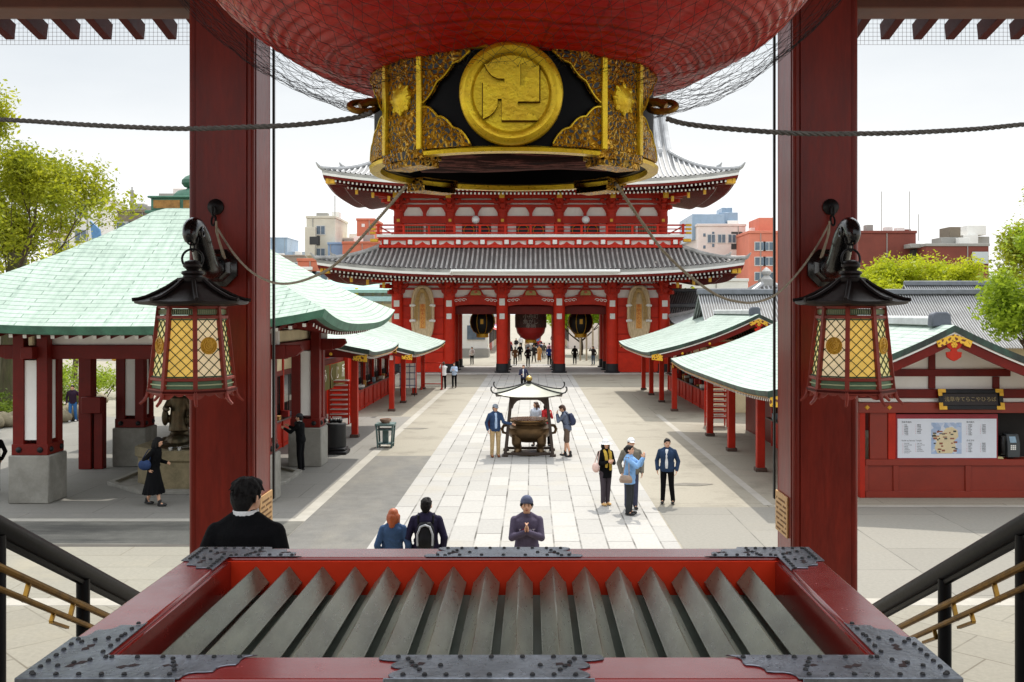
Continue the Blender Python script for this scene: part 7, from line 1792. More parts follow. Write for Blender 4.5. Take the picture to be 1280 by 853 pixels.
for sx in (-1, 1):
    for sy in (-1, 1):
        pts = [(cx+sx*(1.12-1.02*v), cy+sy*(1.05-.95*v), 2.02+.40*(.8*v+.2*v*v)+.12*(1-v)**2+.012) for v in np.linspace(1, 0, 12)]
        e = Vector(pts[-1]); pts += [e+Vector((sx*.08, sy*.07, .03)), e+Vector((sx*.13, sy*.12, .11)), e+Vector((sx*.13, sy*.12, .19)), e+Vector((sx*.10, sy*.09, .22))]
        mb.tube(pts, .024, 6)
mb.build('hip_ridge', IRON, ib)
mb = MB(); mb.lathe([(.15,2.40),(.14,2.44),(.08,2.46),(.08,2.48)], (cx, cy, 0), 16); mb.build('ridge_cap', IRON, ib)
mb = MB(); mb.lathe([(.05,2.475),(.10,2.51),(.115,2.565),(.10,2.62),(.05,2.66),(.001,2.675)], (cx, cy, 0), 18); mb.build('finial', mat('brass_ball', (190, 160, 90), .35, .7, var=.15), ib)

# ------------------------------------------------------------------ odds and ends of the court
p = gpos(420, 567)
jar = thing('rain_barrel', 'squat black lidded barrel on a stepped base beside the pavilion post', 'barrel', (p[0], p[1], .003))
mb = MB(); mb.bx(p[0]-.42, p[0]+.42, p[1]-.4, p[1]+.4, .003, .12); mb.bx(p[0]-.36, p[0]+.36, p[1]-.34, p[1]+.34, .12, .22); mb.build('base', IRON, jar, bevel=.03)
mb = MB(); mb.lathe([(.33,.22),(.35,.3),(.34,.95),(.35,1.0),(.33,1.04),(.1,1.08),(.001,1.08)], (p[0], p[1], 0), 24); mb.build('drum', mat('black_cast_metal', (38, 39, 40), .5, .3, var=.25), jar, smooth=30)
mb = MB()
for k in range(5): mb.ell((p[0]-.16+.08*k, p[1]-.05+.05*(k % 2), 1.13), (.075, .09, .07), 8, 6)
mb.build('lid_figure', BLACK, jar)
p = gpos(482, 559)
stl = thing('incense_stand', 'small teal square stand with splayed legs and a round bowl on top', 'stand', (p[0], p[1], .0))
TEAL = mat('teal_painted_metal', (92, 116, 114), .5, .2, var=.2, scale=6)
mb = MB()
for sx in (-1, 1):
    for sy in (-1, 1): mb.bar((p[0]+sx*.24, p[1]+sy*.24, 0.0), (p[0]+sx*.29, p[1]+sy*.29, .78), .06, .06, up=(0,1,0))
mb.build('leg', TEAL, stl, bevel=.008)
mb = MB(); mb.bx(p[0]-.34, p[0]+.34, p[1]-.34, p[1]+.34, .78, .86); mb.bx(p[0]-.28, p[0]+.28, p[1]-.28, p[1]+.28, .62, .66); mb.bx(p[0]-.27, p[0]+.27, p[1]-.27, p[1]+.27, .12, .16); mb.bx(p[0]-.1, p[0]+.1, p[1]-.1, p[1]+.1, .161, .62); mb.build('shelf', TEAL, stl, bevel=.01)
mb = MB(); mb.lathe([(.13,.861),(.2,.95),(.21,1.02),(.18,1.02),(.12,.9),(.001,.9)], (p[0], p[1], 0), 18); mb.build('bowl', mat('terracotta', (170, 136, 116), .7), stl, smooth=40)
# stacked red racks by the doorway
def rack(px, py, h, n, lab, w=.42):
    p = gpos(px, py); t = thing('red_rack', lab, 'rack', (p[0], p[1], .003), group='red slatted racks by the stalls')
    mb = MB()
    for sx in (-1, 1):
        for sy in (-1, 1): mb.bx(p[0]+sx*w-.03, p[0]+sx*w+.03, p[1]+sy*.25-.03, p[1]+sy*.25+.03, .003, h)
    mb.build('leg', RED_BRIGHT, t, bevel=.006)
    for k in range(n):
        z = .35+(h-.4)*k/(n-1); mb = MB(); mb.bx(p[0]-w+.031, p[0]+w-.031, p[1]-.27, p[1]+.27, z, z+.07); sh_ = mb.build('shelf', RED_BRIGHT, t, bevel=.006)
        mb = MB(); mb.bx(p[0]-w+.04, p[0]+w-.04, p[1]-.28, p[1]-.272, z+.075, z+.105); mb.bx(p[0]-w+.04, p[0]+w-.04, p[1]-.27, p[1]+.2, z+.071, z+.1); mb.build('paper_slips', WHITE, sh_)
rack(425, 530, 1.85, 8, 'red slatted rack of paper fortunes beside the olive curtain')
rack(895, 533, 1.9, 8, 'red slatted rack between the right stalls')
# red tube barrier by the far left stall
p = gpos(552, 487); q = gpos(527, 487)
fb_ = thing('red_barrier', 'thin red tube barrier standing beside the far left stall', 'barrier', (p[0], p[1], .003))
mb = MB(); x0, x1 = q[0], p[0]
for x in (x0, x1): mb.tube([(x, p[1], .003), (x, p[1], 1.7)], .035, 8); mb.bx(x-.06, x+.06, p[1]-.3, p[1]+.3, .003, .05)
for z in (1.66, .35): mb.tube([(x0, p[1], z), (x1, p[1], z)], .03, 8)
mb.build('tube_frame', RED, fb_)
nb = thing('notice_stand', 'white gridded notice sheet on a stand by the far left stall', 'notice', (gpos(512, 494)[0], 57, .003))
x = nb.location.x; mb = MB(); mb.bx(x-.45, x+.45, 57, 57.04, .5, 1.9); mb.build('sheet', WHITE, nb, bevel=.005)
mb = MB()
for k in range(4): mb.bx(x-.45, x+.45, 56.985, 56.999, .62+.36*k, .66+.36*k)
for k in range(4): mb.bx(x-.42+.27*k, x-.39+.27*k, 56.984, 56.998, .5, 1.9)
mb.build('grid_lines', mat('navy_print', (64, 78, 120), .6), nb, smooth=0)
mb = MB()
for s in (-1, 1): mb.bx(x+s*.4-.02, x+s*.4+.02, 57.045, 57.09, .003, 1.9)
mb.build('stand', IRON, nb)
# white counter stock and lantern at the left counter
# ------------------------------------------------------------------ planting
def leaf_cards(mb, centers, n, size, rr, flat=.75, mi=0):
    """many small folded leaves scattered through clump volumes"""
    for c, rad in centers:
        for k in range(n):
            v = Vector((rr.gauss(0, 1), rr.gauss(0, 1), rr.gauss(0, 1)*flat)).normalized()*rad*(rr.random()**.45)
            p = Vector(c)+v; s = size*rr.choice((.5, .8, 1.0, 1.3, 1.8))
            d = Vector((rr.uniform(-1, 1), rr.uniform(-1, 1), rr.uniform(-.9, .5))).normalized(); w_ = d.cross(Vector((rr.uniform(-1, 1), rr.uniform(-1, 1), rr.uniform(-1, 1)))).normalized()*s*.42; d *= s
            mb.add([p-d*.5, p+w_*.5, p+d*.5, p-w_*.5], [(0,1,2,3)], mi)
def grow(mb_w, p, d, L, r, depth, rr, tips, spread=.55, up=.15, segs=4):
    pts = [Vector(p)]; rad = [r]; q = Vector(p); dd = Vector(d)
    for i in range(segs):
        dd = (dd+Vector((rr.uniform(-.22, .22), rr.uniform(-.22, .22), rr.uniform(-.1, .2)*up*3))).normalized(); q = q+dd*(L/segs); pts.append(q.copy()); rad.append(r*(1-.45*(i+1)/segs))
    mb_w.tube(pts, rad, 6 if r > .05 else 4, cap=False)
    if depth == 0: tips.append((q, dd)); tips.append((pts[-2], dd)); return
    k = rr.choice((2, 3, 3))
    for i in range(k):
        nd = (dd+Vector((rr.uniform(-1, 1), rr.uniform(-1, 1), rr.uniform(-.5, .9)))*spread+Vector((0, 0, up))).normalized()
        grow(mb_w, q if i else pts[-2], nd, L*rr.uniform(.62, .82), rad[-1]*.85, depth-1, rr, tips, spread, up, 3)
WOODM = mat('tree_bark', (84, 68, 54), .9, var=.3, scale=4, stretch=(3, 3, .6), bmp=.6, bscale=16)
LF1 = leafmat('spring_leaves', (104, 122, 22), (196, 196, 54)); LF2 = leafmat('yellow_green_leaves', (150, 168, 26), (206, 206, 52)); LF3 = leafmat('fresh_green_leaves', (88, 122, 26), (176, 192, 52)); LF4 = leafmat('hedge_leaves', (64, 92, 26), (136, 156, 52), .35)
def tree(name, label, x, y, h, trunk_r, seed, lm, depth=4, n=16, size=.2, crad=.7, spread=.6, tr_h=.3, lean=(0, 0, 1), group=None):
    rr = random.Random(seed); t = thing(name, label, 'tree', (x, y, 0), group=group); mw = MB(); tips = []
    top = Vector((x, y, 0))+Vector(lean).normalized()*h*tr_h
    mw.tube([(x, y, -.1), (x, y, .25), ((x+top.x)/2+.1, (y+top.y)/2, top.z*.5), top], [trunk_r*1.35, trunk_r*1.05, trunk_r*.9, trunk_r*.8], 10)
    for i in range(5):
        a = i*1.257+rr.uniform(-.3, .3); grow(mw, top-Vector((0, 0, rr.uniform(0, h*.06))), Vector((math.cos(a)*.8, math.sin(a)*.8, rr.uniform(.35, 1.1))).normalized(), h*rr.uniform(.2, .27), trunk_r*.5, depth-1, rr, tips, spread)
    grow(mw, top, Vector((rr.uniform(-.15, .15), rr.uniform(-.15, .15), 1)), h*.26, trunk_r*.6, depth-1, rr, tips, spread)
    mw.build('trunk', WOODM, t, smooth=60)
    ml = MB(); leaf_cards(ml, [(p, crad*rr.uniform(.6, 1.2)) for p, d in tips], n, size, rr); ml.build('crown', lm, t, smooth=0)
    return t
# large tree at the left edge
tree('maple_tree', 'tall spring-green tree rising behind the pavilion at the left edge', -26.3, 42.5, 16.5, .42, 5, LF1, 5, 150, .17, 1.0, .5, .2)
tree('maple_tree', 'spring-green tree lower and further left, behind the pavilion roof', -30.6, 46.0, 11.5, .36, 23, LF1, 5, 120, .18, .95, .6, .16)
# right edge
tree('maple_tree', 'bright green tree beside the right stall at the right edge', 20.3, 37.0, 7.8, .24, 19, LF3, 5, 60, .16, .7, .75, .25)
tree('maple_tree', 'feathery green tree behind the tiled roofs at the right edge', 28.6, 50.0, 11.6, .3, 14, LF1, 5, 80, .17, .9, .5, .2)
# yellow-green trees in front of the brick buildings
for k, (px, Y, hh, sd_) in enumerate(((1092, 88, 9.4, 31), (1125, 90, 9.6, 32), (1160, 86, 9.0, 33), (1195, 88, 9.2, 34), (1228, 84, 9.0, 35), (1060, 92, 8.8, 36))):
    x = CX+(px-665)/(F/Y)
    tree('garden_tree', 'yellow-green tree %s in the row before the brick buildings' % ('first from the left','second from the left','third from the left','fourth from the left','fifth from the left','partly behind the right pillar')[k], x, Y, hh*1.1, .2, sd_, LF2, 4, 110, .27, 1.35, .6, .2, group='yellow-green trees on the right')
tree('garden_tree', 'small yellow-green tree left of the gate wall, right side', 14.6, 92, 7.6, .2, 41, LF2, 4, 24, .3, 1.0, .6, .25)
tree('garden_tree', 'small green tree glimpsed above the copper roof at far left', -33, 72, 10.5, .2, 44, LF2, 4, 20, .3, 1.0, .6, .25)
for k, (x, Y, hh, sd_) in enumerate(((5.6, 112, 9, 51), (8.6, 108, 10, 52), (12.5, 104, 9, 53))):
    tree('street_tree', 'light green street tree seen through the gate, %s' % ('nearest the middle bay', 'filling right bay', 'at the right edge of the bay')[k], x, Y, hh, .22, sd_, leafmat('street_leaves', (120, 170, 20), (190, 210, 60)), 4, 70, .36, 1.2, .55, .2, group='street trees seen through the gate')
# old trunk and clipped bushes beyond the pavilion, edged with boulders
mb = MB(); c = at(13, 500, 45); mb.tube([(c.x, 45, -.1), (c.x-.02, 45, .4), (c.x+.05, 45, 2), (c.x, 45.1, 4.4), (c.x+.2, 45.3, 7.5)], [.72, .55, .48, .46, .38], 14)
ot = thing('old_tree', 'thick mossy tree trunk left of the front pavilion post', 'tree', (c.x, 45, 0)); mb.build('trunk', mat('mossy_bark', (92, 84, 62), .95, var=.35, scale=3, stretch=(3, 3, .5), bmp=.8, bscale=12, dirt=(88, 100, 48)), ot, smooth=60)
rr = random.Random(77); ml = MB(); leaf_cards(ml, [((c.x+rr.uniform(-3, 3), 45+rr.uniform(-2, 2), rr.uniform(4.6, 9)), rr.uniform(.5, 1.1)) for _ in range(60)], 40, .2, rr); ml.build('crown', LF1, ot, smooth=0)
def bush(px, py, w_, h_, sd_, lab, lm=LF4):
    w_ *= 1.25; h_ *= 1.2
    p = gpos(px, py); rr = random.Random(sd_); t = thing('bush', lab, 'bush', (p[0], p[1], 0), group='clipped bushes beyond the pavilion'); mb = MB(); cs = []
    for k in range(26): a = rr.uniform(0, 6.28); q = rr.random()**.5; cs.append(((p[0]+math.cos(a)*w_*q, p[1]+math.sin(a)*w_*.7*q, h_*.25+h_*.6*rr.random()*(1-q*q*.6)), h_*.26))
    leaf_cards(mb, cs, 70, .13, rr, .8); mb.build('foliage', lm, t, smooth=0)
    ms = MB()
    for k in range(5): ms.tube([(p[0]+rr.uniform(-.2, .2)*w_, p[1], 0), (p[0]+rr.uniform(-.7, .7)*w_, p[1]+rr.uniform(-.3, .3), h_*.6)], .03, 4)
    ms.build('stem', WOODM, t)
bush(18, 527, 1.5, 1.3, 1, 'rounded green bush below the mossy trunk'); bush(-30, 530, 1.6, 1.3, 2, 'rounded green bush at the left picture edge'); bush(76, 508, 1.0, 1.2, 3, 'small green bush right of the front pavilion post'); bush(108, 494, 1.7, 1.9, 4, 'broad light green bush behind the walking person', LF3); bush(128, 498, 1.3, 1.6, 5, 'light green bush beside the red service post', LF3); bush(84, 488, 1.4, 1.5, 6, 'low bush far behind the walking person', LF3)
ROCK = mat('garden_boulder', (150, 140, 116), .9, var=.25, scale=3, bmp=.5, bscale=8, dirt=(96, 92, 64))
for k, (px, py, r_) in enumerate(((4, 534, .55), (22, 533, .6), (40, 532, .5), (72, 528, .55), (86, 526, .65), (76, 500, .5), (100, 506, .55), (112, 506, .5), (124, 506, .5), (-14, 536, .6))):
    p = gpos(px, py); rr = random.Random(k); mb = MB(); mb.ell((p[0], p[1], r_*.5), (r_*1.05, r_*.7, r_*.62), 12, 8)
    mb.v = [(x+.06*math.sin(5*y+k), y+.05*math.sin(6*x+k), max(.0, z+.05*math.sin(7*x+3*y+k))) for x, y, z in mb.v]; o = mb.build('boulder', ROCK, smooth=50)
    tag(o, 'weathered edging boulder in front of the bushes beyond the pavilion', 'boulder', 'boulders edging the bushes')
# ------------------------------------------------------------------ city around the precinct
def wallm(name, c, var=.08): return mat(name, c, .8, var=var, scale=.4, dirt=tuple(int(v*.8) for v in c), dirt_amt=.3)
GLS = mat('window_glass_grey', (96, 112, 126), .2, var=.3, scale=.3)
def block(label, px0, px1, py_top, Y, m, depth=10, wins=None, group='city buildings behind the precinct', roof=None, name='city_building', zb=0, parts=()):
    s = F/Y; x0, x1 = CX+(px0-665)/s, CX+(px1-665)/s; zt = CZ-(py_top-390)/s
    t = thing(name, label, 'building', ((x0+x1)/2, Y+depth/2, 0), group=group)
    mb = MB(); mb.bx(x0, x1, Y, Y+depth, zb, zt); mb.build('wall', m, t, bevel=.05)
    mb = MB(); mb.bx(x0-.1, x1+.1, Y-.1, Y+depth+.1, zt+.002, zt+.35); mb.build('parapet', roof or m, t, bevel=.03)
    rb_ = random.Random(int(px0*7+py_top)); wdt = x1-x0
    for k in range(3):
        if wdt < 4 or Y > 300: break
        xa = x0+wdt*rb_.uniform(.08, .8); ya2 = Y+depth*rb_.uniform(.05, .5); hh_ = rb_.uniform(.5, 1.3); mb = MB(); mb.bx(xa, xa+rb_.uniform(.8, 1.8), ya2, ya2+1.2, zt+.352, zt+.352+hh_); mb.build('roof_unit', GRY if k % 2 else W1, t, bevel=.03)
    mb = MB(); xa = x0+wdt*rb_.uniform(.1, .9); mb.tube([(xa, Y-.06, zb), (xa, Y-.06, zt)], .06, 6); mb.build('downpipe', GRY, t)
    if wins:
        nx, fh, ww, wh, margin = wins; n = int((zt-1.5)/fh)
        for j in range(n):
            z = zt-1.2-wh-j*fh
            if z < 3.5: break
            for i in range(nx):
                xc = x0+margin+(x1-x0-2*margin)*(i+.5)/nx
                mb = MB(); mb.bx(xc-ww/2-.1, xc+ww/2+.1, Y-.08, Y-.003, z-.12, z+wh+.1); f_ = mb.build('window', mat('window_frame_pale', (206, 206, 202), .5), t)
                mb = MB(); mb.bx(xc-ww/2, xc-.05, Y-.10, Y-.083, z, z+wh); mb.bx(xc+.05, xc+ww/2, Y-.10, Y-.083, z, z+wh); mb.build('pane', GLS, f_)
    return t, x0, x1, zt
def sub(t, name, px0, px1, py0, py1, Y, m, d=.3, depth=None, bev=.03):
    a = at(px0, py1, Y); b = at(px1, py0, Y); mb = MB(); mb.bx(a.x, b.x, Y-d, Y+(depth or 0)-.004, a.z, b.z); return mb.build(name, m, t, bevel=bev)
W1 = wallm('white_render', (236, 234, 228)); CRM = wallm('cream_render', (214, 208, 190)); ORG = wallm('orange_brick', (204, 118, 90)); RBR = mat('red_brown_brick', (124, 62, 50), .8, var=.14, scale=.6); GRY = wallm('grey_render', (160, 158, 152)); BRN = wallm('brown_render', (128, 116, 100)); BLG = mat('blue_grey_glass', (146, 168, 188), .3, var=.15, scale=.2); PNK = wallm('pinkish_render', (226, 214, 206)); DRK = wallm('dark_opening_grey', (66, 66, 66))
# left side
t, *_ = block('slim white tower with rounded shoulder beyond the left tree', 86, 116, 246, 130, W1, wins=(1, 3.2, 1.4, 1.3, .5)); sub(t, 'lift_house', 97, 107, 228, 246, 131, W1, .2, 5); sub(t, 'window', 110, 115, 250, 258, 130, GLS)
mb = MB(); c = at(122, 300, 128); mb.prism([(c.x-.3, 10), (c.x+1.2, 10), (c.x+.2, 15.5), (c.x-1.0, 16.6)], 'y', 128, 128.4); o = mb.build('blue_banner', mat('banner_blue', (92, 140, 186), .6)); tag(o, 'slanting blue banner beside the slim white tower', 'banner')
t, *_ = block('low brown office block with antenna mast, left of the copper finial', 147, 200, 266, 120, BRN, wins=(3, 3.2, 2.2, 1.4, .3)); 
sub(t, 'roof_plant', 166, 176, 262, 267, 121, GRY, .2, 4); sub(t, 'roof_plant', 184, 190, 258, 267, 121, GRY, .2, 3)
mb = MB(); c = at(163, 262, 121); mb.tube([(c.x, 121.5, c.z-1), (c.x, 121.5, c.z+2.8)], .08, 6); mb.tube([(c.x, 121.5, c.z+.6), (c.x, 121.5, c.z+2.4)], .22, 8); mb.build('antenna', GRY, t)
t, *_ = block('grey block just behind the copper roof finial', 200, 236, 246, 110, GRY, wins=(2, 3.2, 1.6, 1.4, .3)); sub(t, 'lift_house', 217, 232, 236, 247, 111, PNK, .2, 4)
block('grey low-rise house roofs far behind the copper roof', 60, 150, 292, 140, PNK, wins=(6, 3, 1.2, 1.2, .5))
block('distant blue glass tower left of the cream block', 338, 359, 298, 420, BLG, 20); block('distant pale skyline block low on the horizon, left', 356, 384, 316, 430, wallm('hazy_grey', (190, 198, 206)), 20)
block('low grey houses between the copper roof and the brick block', 318, 380, 321, 190, wallm('grey_brown', (150, 138, 126)), wins=(5, 3, 1.2, 1.2, .4))
t, *_ = block('cream stair tower block with an open landing, left of the gate', 383, 419, 273, 150, CRM, wins=(1, 3.4, 1.2, 1.2, 2.6)); sub(t, 'open_landing', 387, 400, 295, 307, 150, DRK, .05); sub(t, 'low_shoulder', 381.5, 394, 284, 320, 149, CRM, .2, 4); sub(t, 'open_landing', 387, 398, 296, 306, 148.8, DRK, .05)
mb = MB(); c = at(417, 273, 150); mb.tube([(c.x, 151, c.z-.3), (c.x, 151, c.z+3.5)], .07, 5); mb.build('antenna', GRY, t)
block('cream low block joining the stair tower and the orange tower', 408, 452, 300, 156, CRM); block('blue-grey panelled block below the cream stair tower', 410, 430, 306, 148, wallm('blue_panel', (134, 160, 192)))
t, *_ = block('orange brick tower just left of the gate railing', 446, 468, 276, 150, ORG, 8); sub(t, 'round_vent', 452, 456, 280, 284, 150, W1, .05)
block('orange brick low block behind the left end of the gate roof', 428, 478, 305, 146, ORG, wins=None)
t, *_ = block('orange brick block with white balcony below the gate roof tip', 372, 414, 327, 112, ORG, 12, wins=(2, 3.4, 1.6, 1.6, .6)); sub(t, 'balcony', 377, 391, 334, 338, 111.6, W1, .6)
t, x0, x1, zt = block('pale market hall with a mint green sheet roof, left of the gate', 400, 500, 364, 104, wallm('cream_shed', (216, 206, 170)), 8, roof=mat('mint_sheet_roof', (156, 200, 188), .5, var=.08), name='market_hall')
mb = MB(); mb.prism([(103.2, zt-.2), (103.2, zt+.12), (108, zt+1.3), (108, zt+1.0)], 'x', x0-.6, x1+.4); mb.build('roof', mat('mint_sheet_roof', (156, 200, 188), .5), t)
sub(t, 'blue_awning', 440, 492, 371, 377, 103.6, mat('aqua_awning', (176, 216, 216), .6), .6); sub(t, 'yellow_sign', 444, 448, 360, 372, 103.6, mat('sign_yellow', (226, 206, 60), .6), .1)
for k in range(7): sub(t, 'shutter', 408+k*12, 417+k*12, 366, 380, 103.9, mat('shutter_grey', (176, 172, 158), .6), .05)
# right side
t, *_ = block('white apartment block with external stair, right of the gate', 872, 932, 283, 140, PNK, 14, wins=(3, 3.0, 1.0, 1.1, 1.2)); sub(t, 'glass_top', 865, 905, 268, 300, 142, BLG, .2, 12); sub(t, 'roof_house', 898, 922, 266, 284, 143, BLG, .2, 6); sub(t, 'roof_house', 902, 915, 260, 268, 144, BLG, .2, 4)
for k in range(2): sub(t, 'stair_opening', 914, 928, 290+15*k, 297+15*k, 140, DRK, .05); sub(t, 'small_window', 890, 893, 290+15*k, 294+15*k, 140, GLS, .06); sub(t, 'small_window', 879, 882, 292+15*k, 296+15*k, 140, GLS, .06)
t, *_ = block('orange brick apartment tower beside the right pillar', 936, 975, 292, 132, wallm('salmon_brick', (216, 130, 106)), 12, wins=(2, 2.0, 1.3, 1.0, .9)); sub(t, 'lift_house', 948, 967, 272.5, 292, 134, wallm('salmon_brick', (216, 130, 106)), .2, 6)
block('low white house under the right tip of the gate roof', 848, 935, 352, 118, W1, wins=(4, 3, 1.4, 1.3, .5))
t, *_ = block('windowless red-brown brick hall on the right', 1073, 1145, 292, 128, RBR, 16); sub(t, 'chimney', 1129, 1138, 287, 292, 132, RBR, .2, 3)
t, *_ = block('lower red-brown brick hall with a flat grey roof, far right', 1158, 1236, 308, 124, RBR, 14, roof=GRY); sub(t, 'roof_slab', 1137, 1160, 305, 310, 126, GRY, .3, 10); sub(t, 'shaded_bay', 1141, 1160, 312, 340, 127, DRK, .1, 4); sub(t, 'louvre', 1215, 1235, 315, 330, 123.9, wallm('pale_louvre', (196, 204, 206)), .1)
for k, (a, b, c_, d_, m_) in enumerate(((1176, 1200, 297, 308, GRY), (1186, 1200, 284, 297, BRN), (1203, 1222, 294, 308, W1), (1208, 1232, 282, 294, W1), (1222, 1236, 296, 308, GRY))): sub(t, 'roof_plant', a, b, c_, d_, 128+k*.7, m_, .2, 3)
mb = MB()
for px in (1102, 1137, 1148): c = at(px, 287, 131); mb.tube([(c.x, 131, c.z-1.5), (c.x, 131, c.z+(5 if px < 1140 else 2))], .05, 5)
mb.build('antenna', GRY, t)
# tiled shrine roofs behind the right stalls
def tile_house(label, px, py, Y, hw, L, rise, axis='x', wallz=3.2, m=TILE2):
    c = at(px, py, Y); t = thing('tiled_house', label, 'house', (c.x, Y, 0), group='tiled roofs behind the right stalls'); zr = c.z
    prof = gable_profile(hw, zr-rise, zr, .25, 8); mb = MB(); n = int(L/.3); rows = []
    for i in range(-n, n+1):
        for ph_, hh_ in ((-.22, 0), (-.14, .8), (0, 1), (.14, .8), (.22, 0)):
            a = (i+ph_)*.3*.5; rows.append([(c.x+a, Y+q, z+.06*hh_) if axis == 'x' else (c.x+q, Y+a, z+.06*hh_) for q, z in prof])
    mb.grid(rows, flip=(axis == 'x'), mrow=[1 if i % 5 == 4 else 0 for i in range(len(rows)-1)]); mb.build('tiled_roof', [m, PAN_SHADE], t, smooth=60)
    mb = MB(); h2 = L/2
    if axis == 'x': mb.prism([(Y-.22, zr-.02), (Y-.18, zr+.3), (Y+.18, zr+.3), (Y+.22, zr-.02)], 'x', c.x-h2, c.x+h2)
    else: mb.prism([(c.x-.22, zr-.02), (c.x-.18, zr+.3), (c.x+.18, zr+.3), (c.x+.22, zr-.02)], 'y', Y-h2, Y+h2)
    mb.build('ridge', mat('dark_ridge_tile', (112, 116, 122), .5, var=.2), t, bevel=.05)
    pw_ = hw*.8; mb = MB()
    pts = [(-pw_, 0), (pw_, 0), (pw_, zr-rise*.95), (0, zr-rise*.4), (-pw_, zr-rise*.95)]
    if axis == 'x': mb.prism([(Y+a, z) for a, z in pts], 'x', c.x-h2+.6, c.x+h2-.6)
    else: mb.prism([(c.x+a, z) for a, z in pts], 'y', Y-h2+.6, Y+h2-.6)
    mb.build('wall', CREAM, t)
tile_house('long grey tiled roof behind the amulet stall, right of the pillar', 1150, 368, 58, 4.6, 26, 3.0); tile_house('pale hipped tiled roof beneath the right-hand trees', 1215, 357, 66, 4.5, 9, 2.6)
tile_house('small grey tiled house beside the gate on the right', 893, 365, 88, 2.6, 8.4, 1.5); tile_house('low tiled lean-to in front of the small tiled house', 862, 384, 84, 2.2, 7, 1.4)
# shrine hall with a pyramidal tiled roof and a jewel finial
c = at(958, 352, 72); t = thing('tiled_shrine', 'pale tiled pyramid-roofed shrine with a jewel finial beside the right pillar', 'shrine', (c.x, 72, 0)); mb = MB(); hip_roof(mb, c.x, 72, 6.2, 6.2, 3.9, .4, .4, c.z-.3, .35, .5, 3.5, pitch=.32, ribh=.07, nv=9); mb.build('tiled_roof', [TILE2, PAN_SHADE], t, smooth=60)
mb = MB(); mb.bx(c.x-4.4, c.x+4.4, 67.6, 76.4, 0, 4.1); mb.build('wall', CREAM, t)
mb = MB(); mb.bx(c.x-.5, c.x+.5, 71.5, 72.5, c.z-.4, c.z+.15); mb.lathe([(.42,.15),(.3,.3),(.2,.42),(.34,.55),(.36,.72),(.2,.9),(.001,1.05)], (c.x, 72, c.z), 14); mb.build('finial', TILE, t)
mb = MB()
for sx in (-1, 1):
    for sy in (-1, 1): mb.tube([(c.x+sx*(6.2-5.8*v), 72+sy*(6.2-5.8*v), 3.9+(c.z-.3-3.9)*(.65*v+.35*v*v)+.5*(1-v)**2+.12) for v in np.linspace(0, 1, 12)], .18, 7)
mb.build('hip_ridge', TILE2, t)
# ------------------------------------------------------------------ the street beyond the gate
r5 = random.Random(8)
for k in range(9):
    for s in (-1, 1):
        if s < 0 and k < 3: continue
        if s > 0 and k < 5: continue
        Y = 98+k*7.5; x = s*(5.2 if s < 0 else 5.0)
        t = thing('street_shop', '%s shop with awning in the row %s of the street beyond the gate' % (('cream','red','pale pink')[k % 3], 'left' if s < 0 else 'right'), 'shop', (x+s*2, Y, 0), group='%s shops %s of the far street' % (('cream','red','pale pink')[k % 3], 'left' if s < 0 else 'right'))
        mb = MB(); mb.bx(x, x+s*4, Y-3.6, Y+3.6, 0, 4.2); mb.build('wall', (CREAM, RED, PNK)[k % 3], t)
        mb = MB(); mb.prism([(Y-3.7, 4.2), (Y-3.7, 4.5), (Y, 5.4), (Y+3.7, 4.5), (Y+3.7, 4.2)], 'x', x-s*.3, x+s*4.2); mb.build('roof', (TILE, VERD, TILE2)[k % 3], t)
        mb = MB(); mb.add([(x, Y-3.4, 3.2), (x, Y+3.4, 3.2), (x-s*1.3, Y+3.4, 2.6), (x-s*1.3, Y-3.4, 2.6)], [(0,1,2,3)]); mb.build('awning', mat(('awning_red','awning_white','awning_purple')[k % 3], ((196,60,60),(232,228,228),(150,110,160))[k % 3], .7), t)
        mb = MB(); mb.bx(x-s*.02, x+s*.04, Y-3.2, Y+3.2, .9, 2.5); mb.build('shop_window', DARKIN, t)
t = thing('stage_truck', 'white stage front with dark base seen through the left bay of the gate', 'kiosk', (-8.6, 106, 0)); mb = MB(); mb.bx(-11, -4.6, 106, 109, .9, 4.6); mb.build('body', W1, t, bevel=.05); mb = MB(); mb.bx(-11.1, -4.5, 105.6, 109, 0, .9); mb.build('base', GRY, t); mb = MB(); mb.bx(-6.8, -4.9, 105.9, 105.99, 1.9, 3.4); mb.build('window', GLS, t)
mb = MB(); mb.ell((-8.3, 105.85, 3.0), (.5, .12, .36), 12, 8); mb.build('dark_emblem', mat('navy_emblem', (28, 34, 64), .5), t)
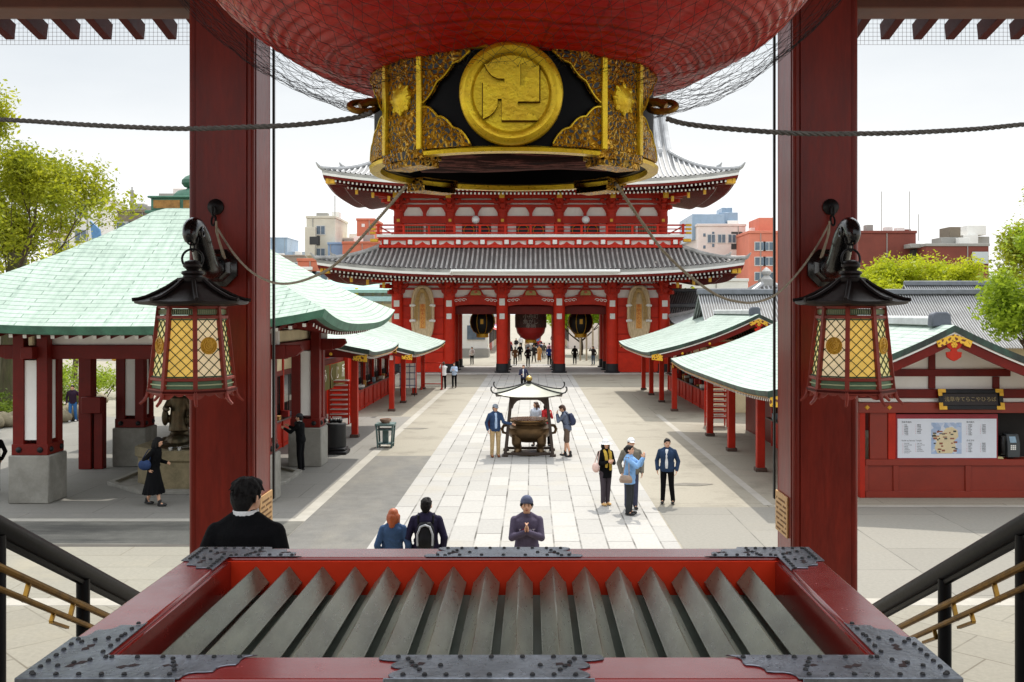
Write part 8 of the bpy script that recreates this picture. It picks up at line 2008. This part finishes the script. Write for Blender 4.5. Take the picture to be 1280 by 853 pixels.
for k in range(3):
    mb = MB(); x = -6.9-.8*k*.7
    rk = thing('wish_rack', 'wooden rack hung with pale plaques, %s seen in the left bay of the gate' % ('right one', 'middle one', 'left one')[k], 'rack', (x, 94+k, 0), group='wooden plaque racks beyond the gate')
    for dx in (-.32, .32): mb.bx(x+dx-.04, x+dx+.04, 94+k, 94.1+k, 0, 2.6)
    for z in (.9, 1.5, 2.1, 2.55): mb.bx(x-.4, x+.4, 93.97+k, 94.0+k, z, z+.07)
    mb.build('frame', mat('raw_wood', (206, 150, 104), .7, var=.15), rk); mb = MB()
    for j in range(12): mb.bx(x-.34+(j % 4)*.18, x-.22+(j % 4)*.18, 93.94+k, 93.965+k, .62+(j//4)*.6, .86+(j//4)*.6)
    mb.build('plaques', mat('pale_plaque', (236, 216, 180), .7), rk)
for k in range(6):
    x = 4.9+k*.62; mb = MB(); mb.tube([(x, 99, 0), (x, 99, 3.4)], .09, 8); mb.lathe([(.11, 3.4), (.001, 3.5)], (x, 99, 0), 8)
    o = mb.build('fence_post', mat('pale_post_stone', (196, 182, 160), .8, var=.12)); tag(o, 'pale stone post in the fence under the trees, right bay of the gate', 'post', 'stone fence posts in the right bay')
# ------------------------------------------------------------------ one mesh per countable part
def split_parts(o):
    me = o.data; n = len(me.vertices)
    if n == 0: return
    par = list(range(n))
    def find(a):
        while par[a] != a: par[a] = par[par[a]]; a = par[a]
        return a
    for e in me.edges:
        a, b = find(e.vertices[0]), find(e.vertices[1])
        if a != b: par[a] = b
    groups = {}
    for p in me.polygons: groups.setdefault(find(p.vertices[0]), []).append(p)
    if len(groups) < 2: return
    base = o.name.split('.')[0]
    for k, ps in enumerate(groups.values()):
        idx = {}; vs = []; fs = []
        for p in ps:
            f = []
            for v in p.vertices:
                if v not in idx: idx[v] = len(vs); vs.append(tuple(me.vertices[v].co))
                f.append(idx[v])
            fs.append(f)
        m2 = bpy.data.meshes.new(base); m2.from_pydata(vs, [], fs)
        for m in me.materials: m2.materials.append(m)
        m2.polygons.foreach_set('use_smooth', [p.use_smooth for p in ps]); m2.set_sharp_from_angle(angle=R(35)); m2.update()
        q = o.copy(); q.data = m2; q.name = base; col.objects.link(q)
    bpy.data.objects.remove(o)
SPLIT = {'leg', 'back_lining', 'side_lining', 'ridge_end', 'beam_nosing', 'door_post', 'pierced_opening', 'gilt_corner', 'plan_roofs', 'end_beam', 'rivet', 'bolt', 'roof_plant'}
for o in [q for q in col.objects if q.type == 'MESH' and q.name.split('.')[0] in SPLIT]: split_parts(o)
for o in [q for q in col.objects if q.type == 'MESH' and q.name.split('.')[0] == 'hip_ridge' and q.parent and q.parent.name.split('.')[0] in ('tiled_shrine', 'incense_burner')]: split_parts(o)
bpy.context.view_layer.update()
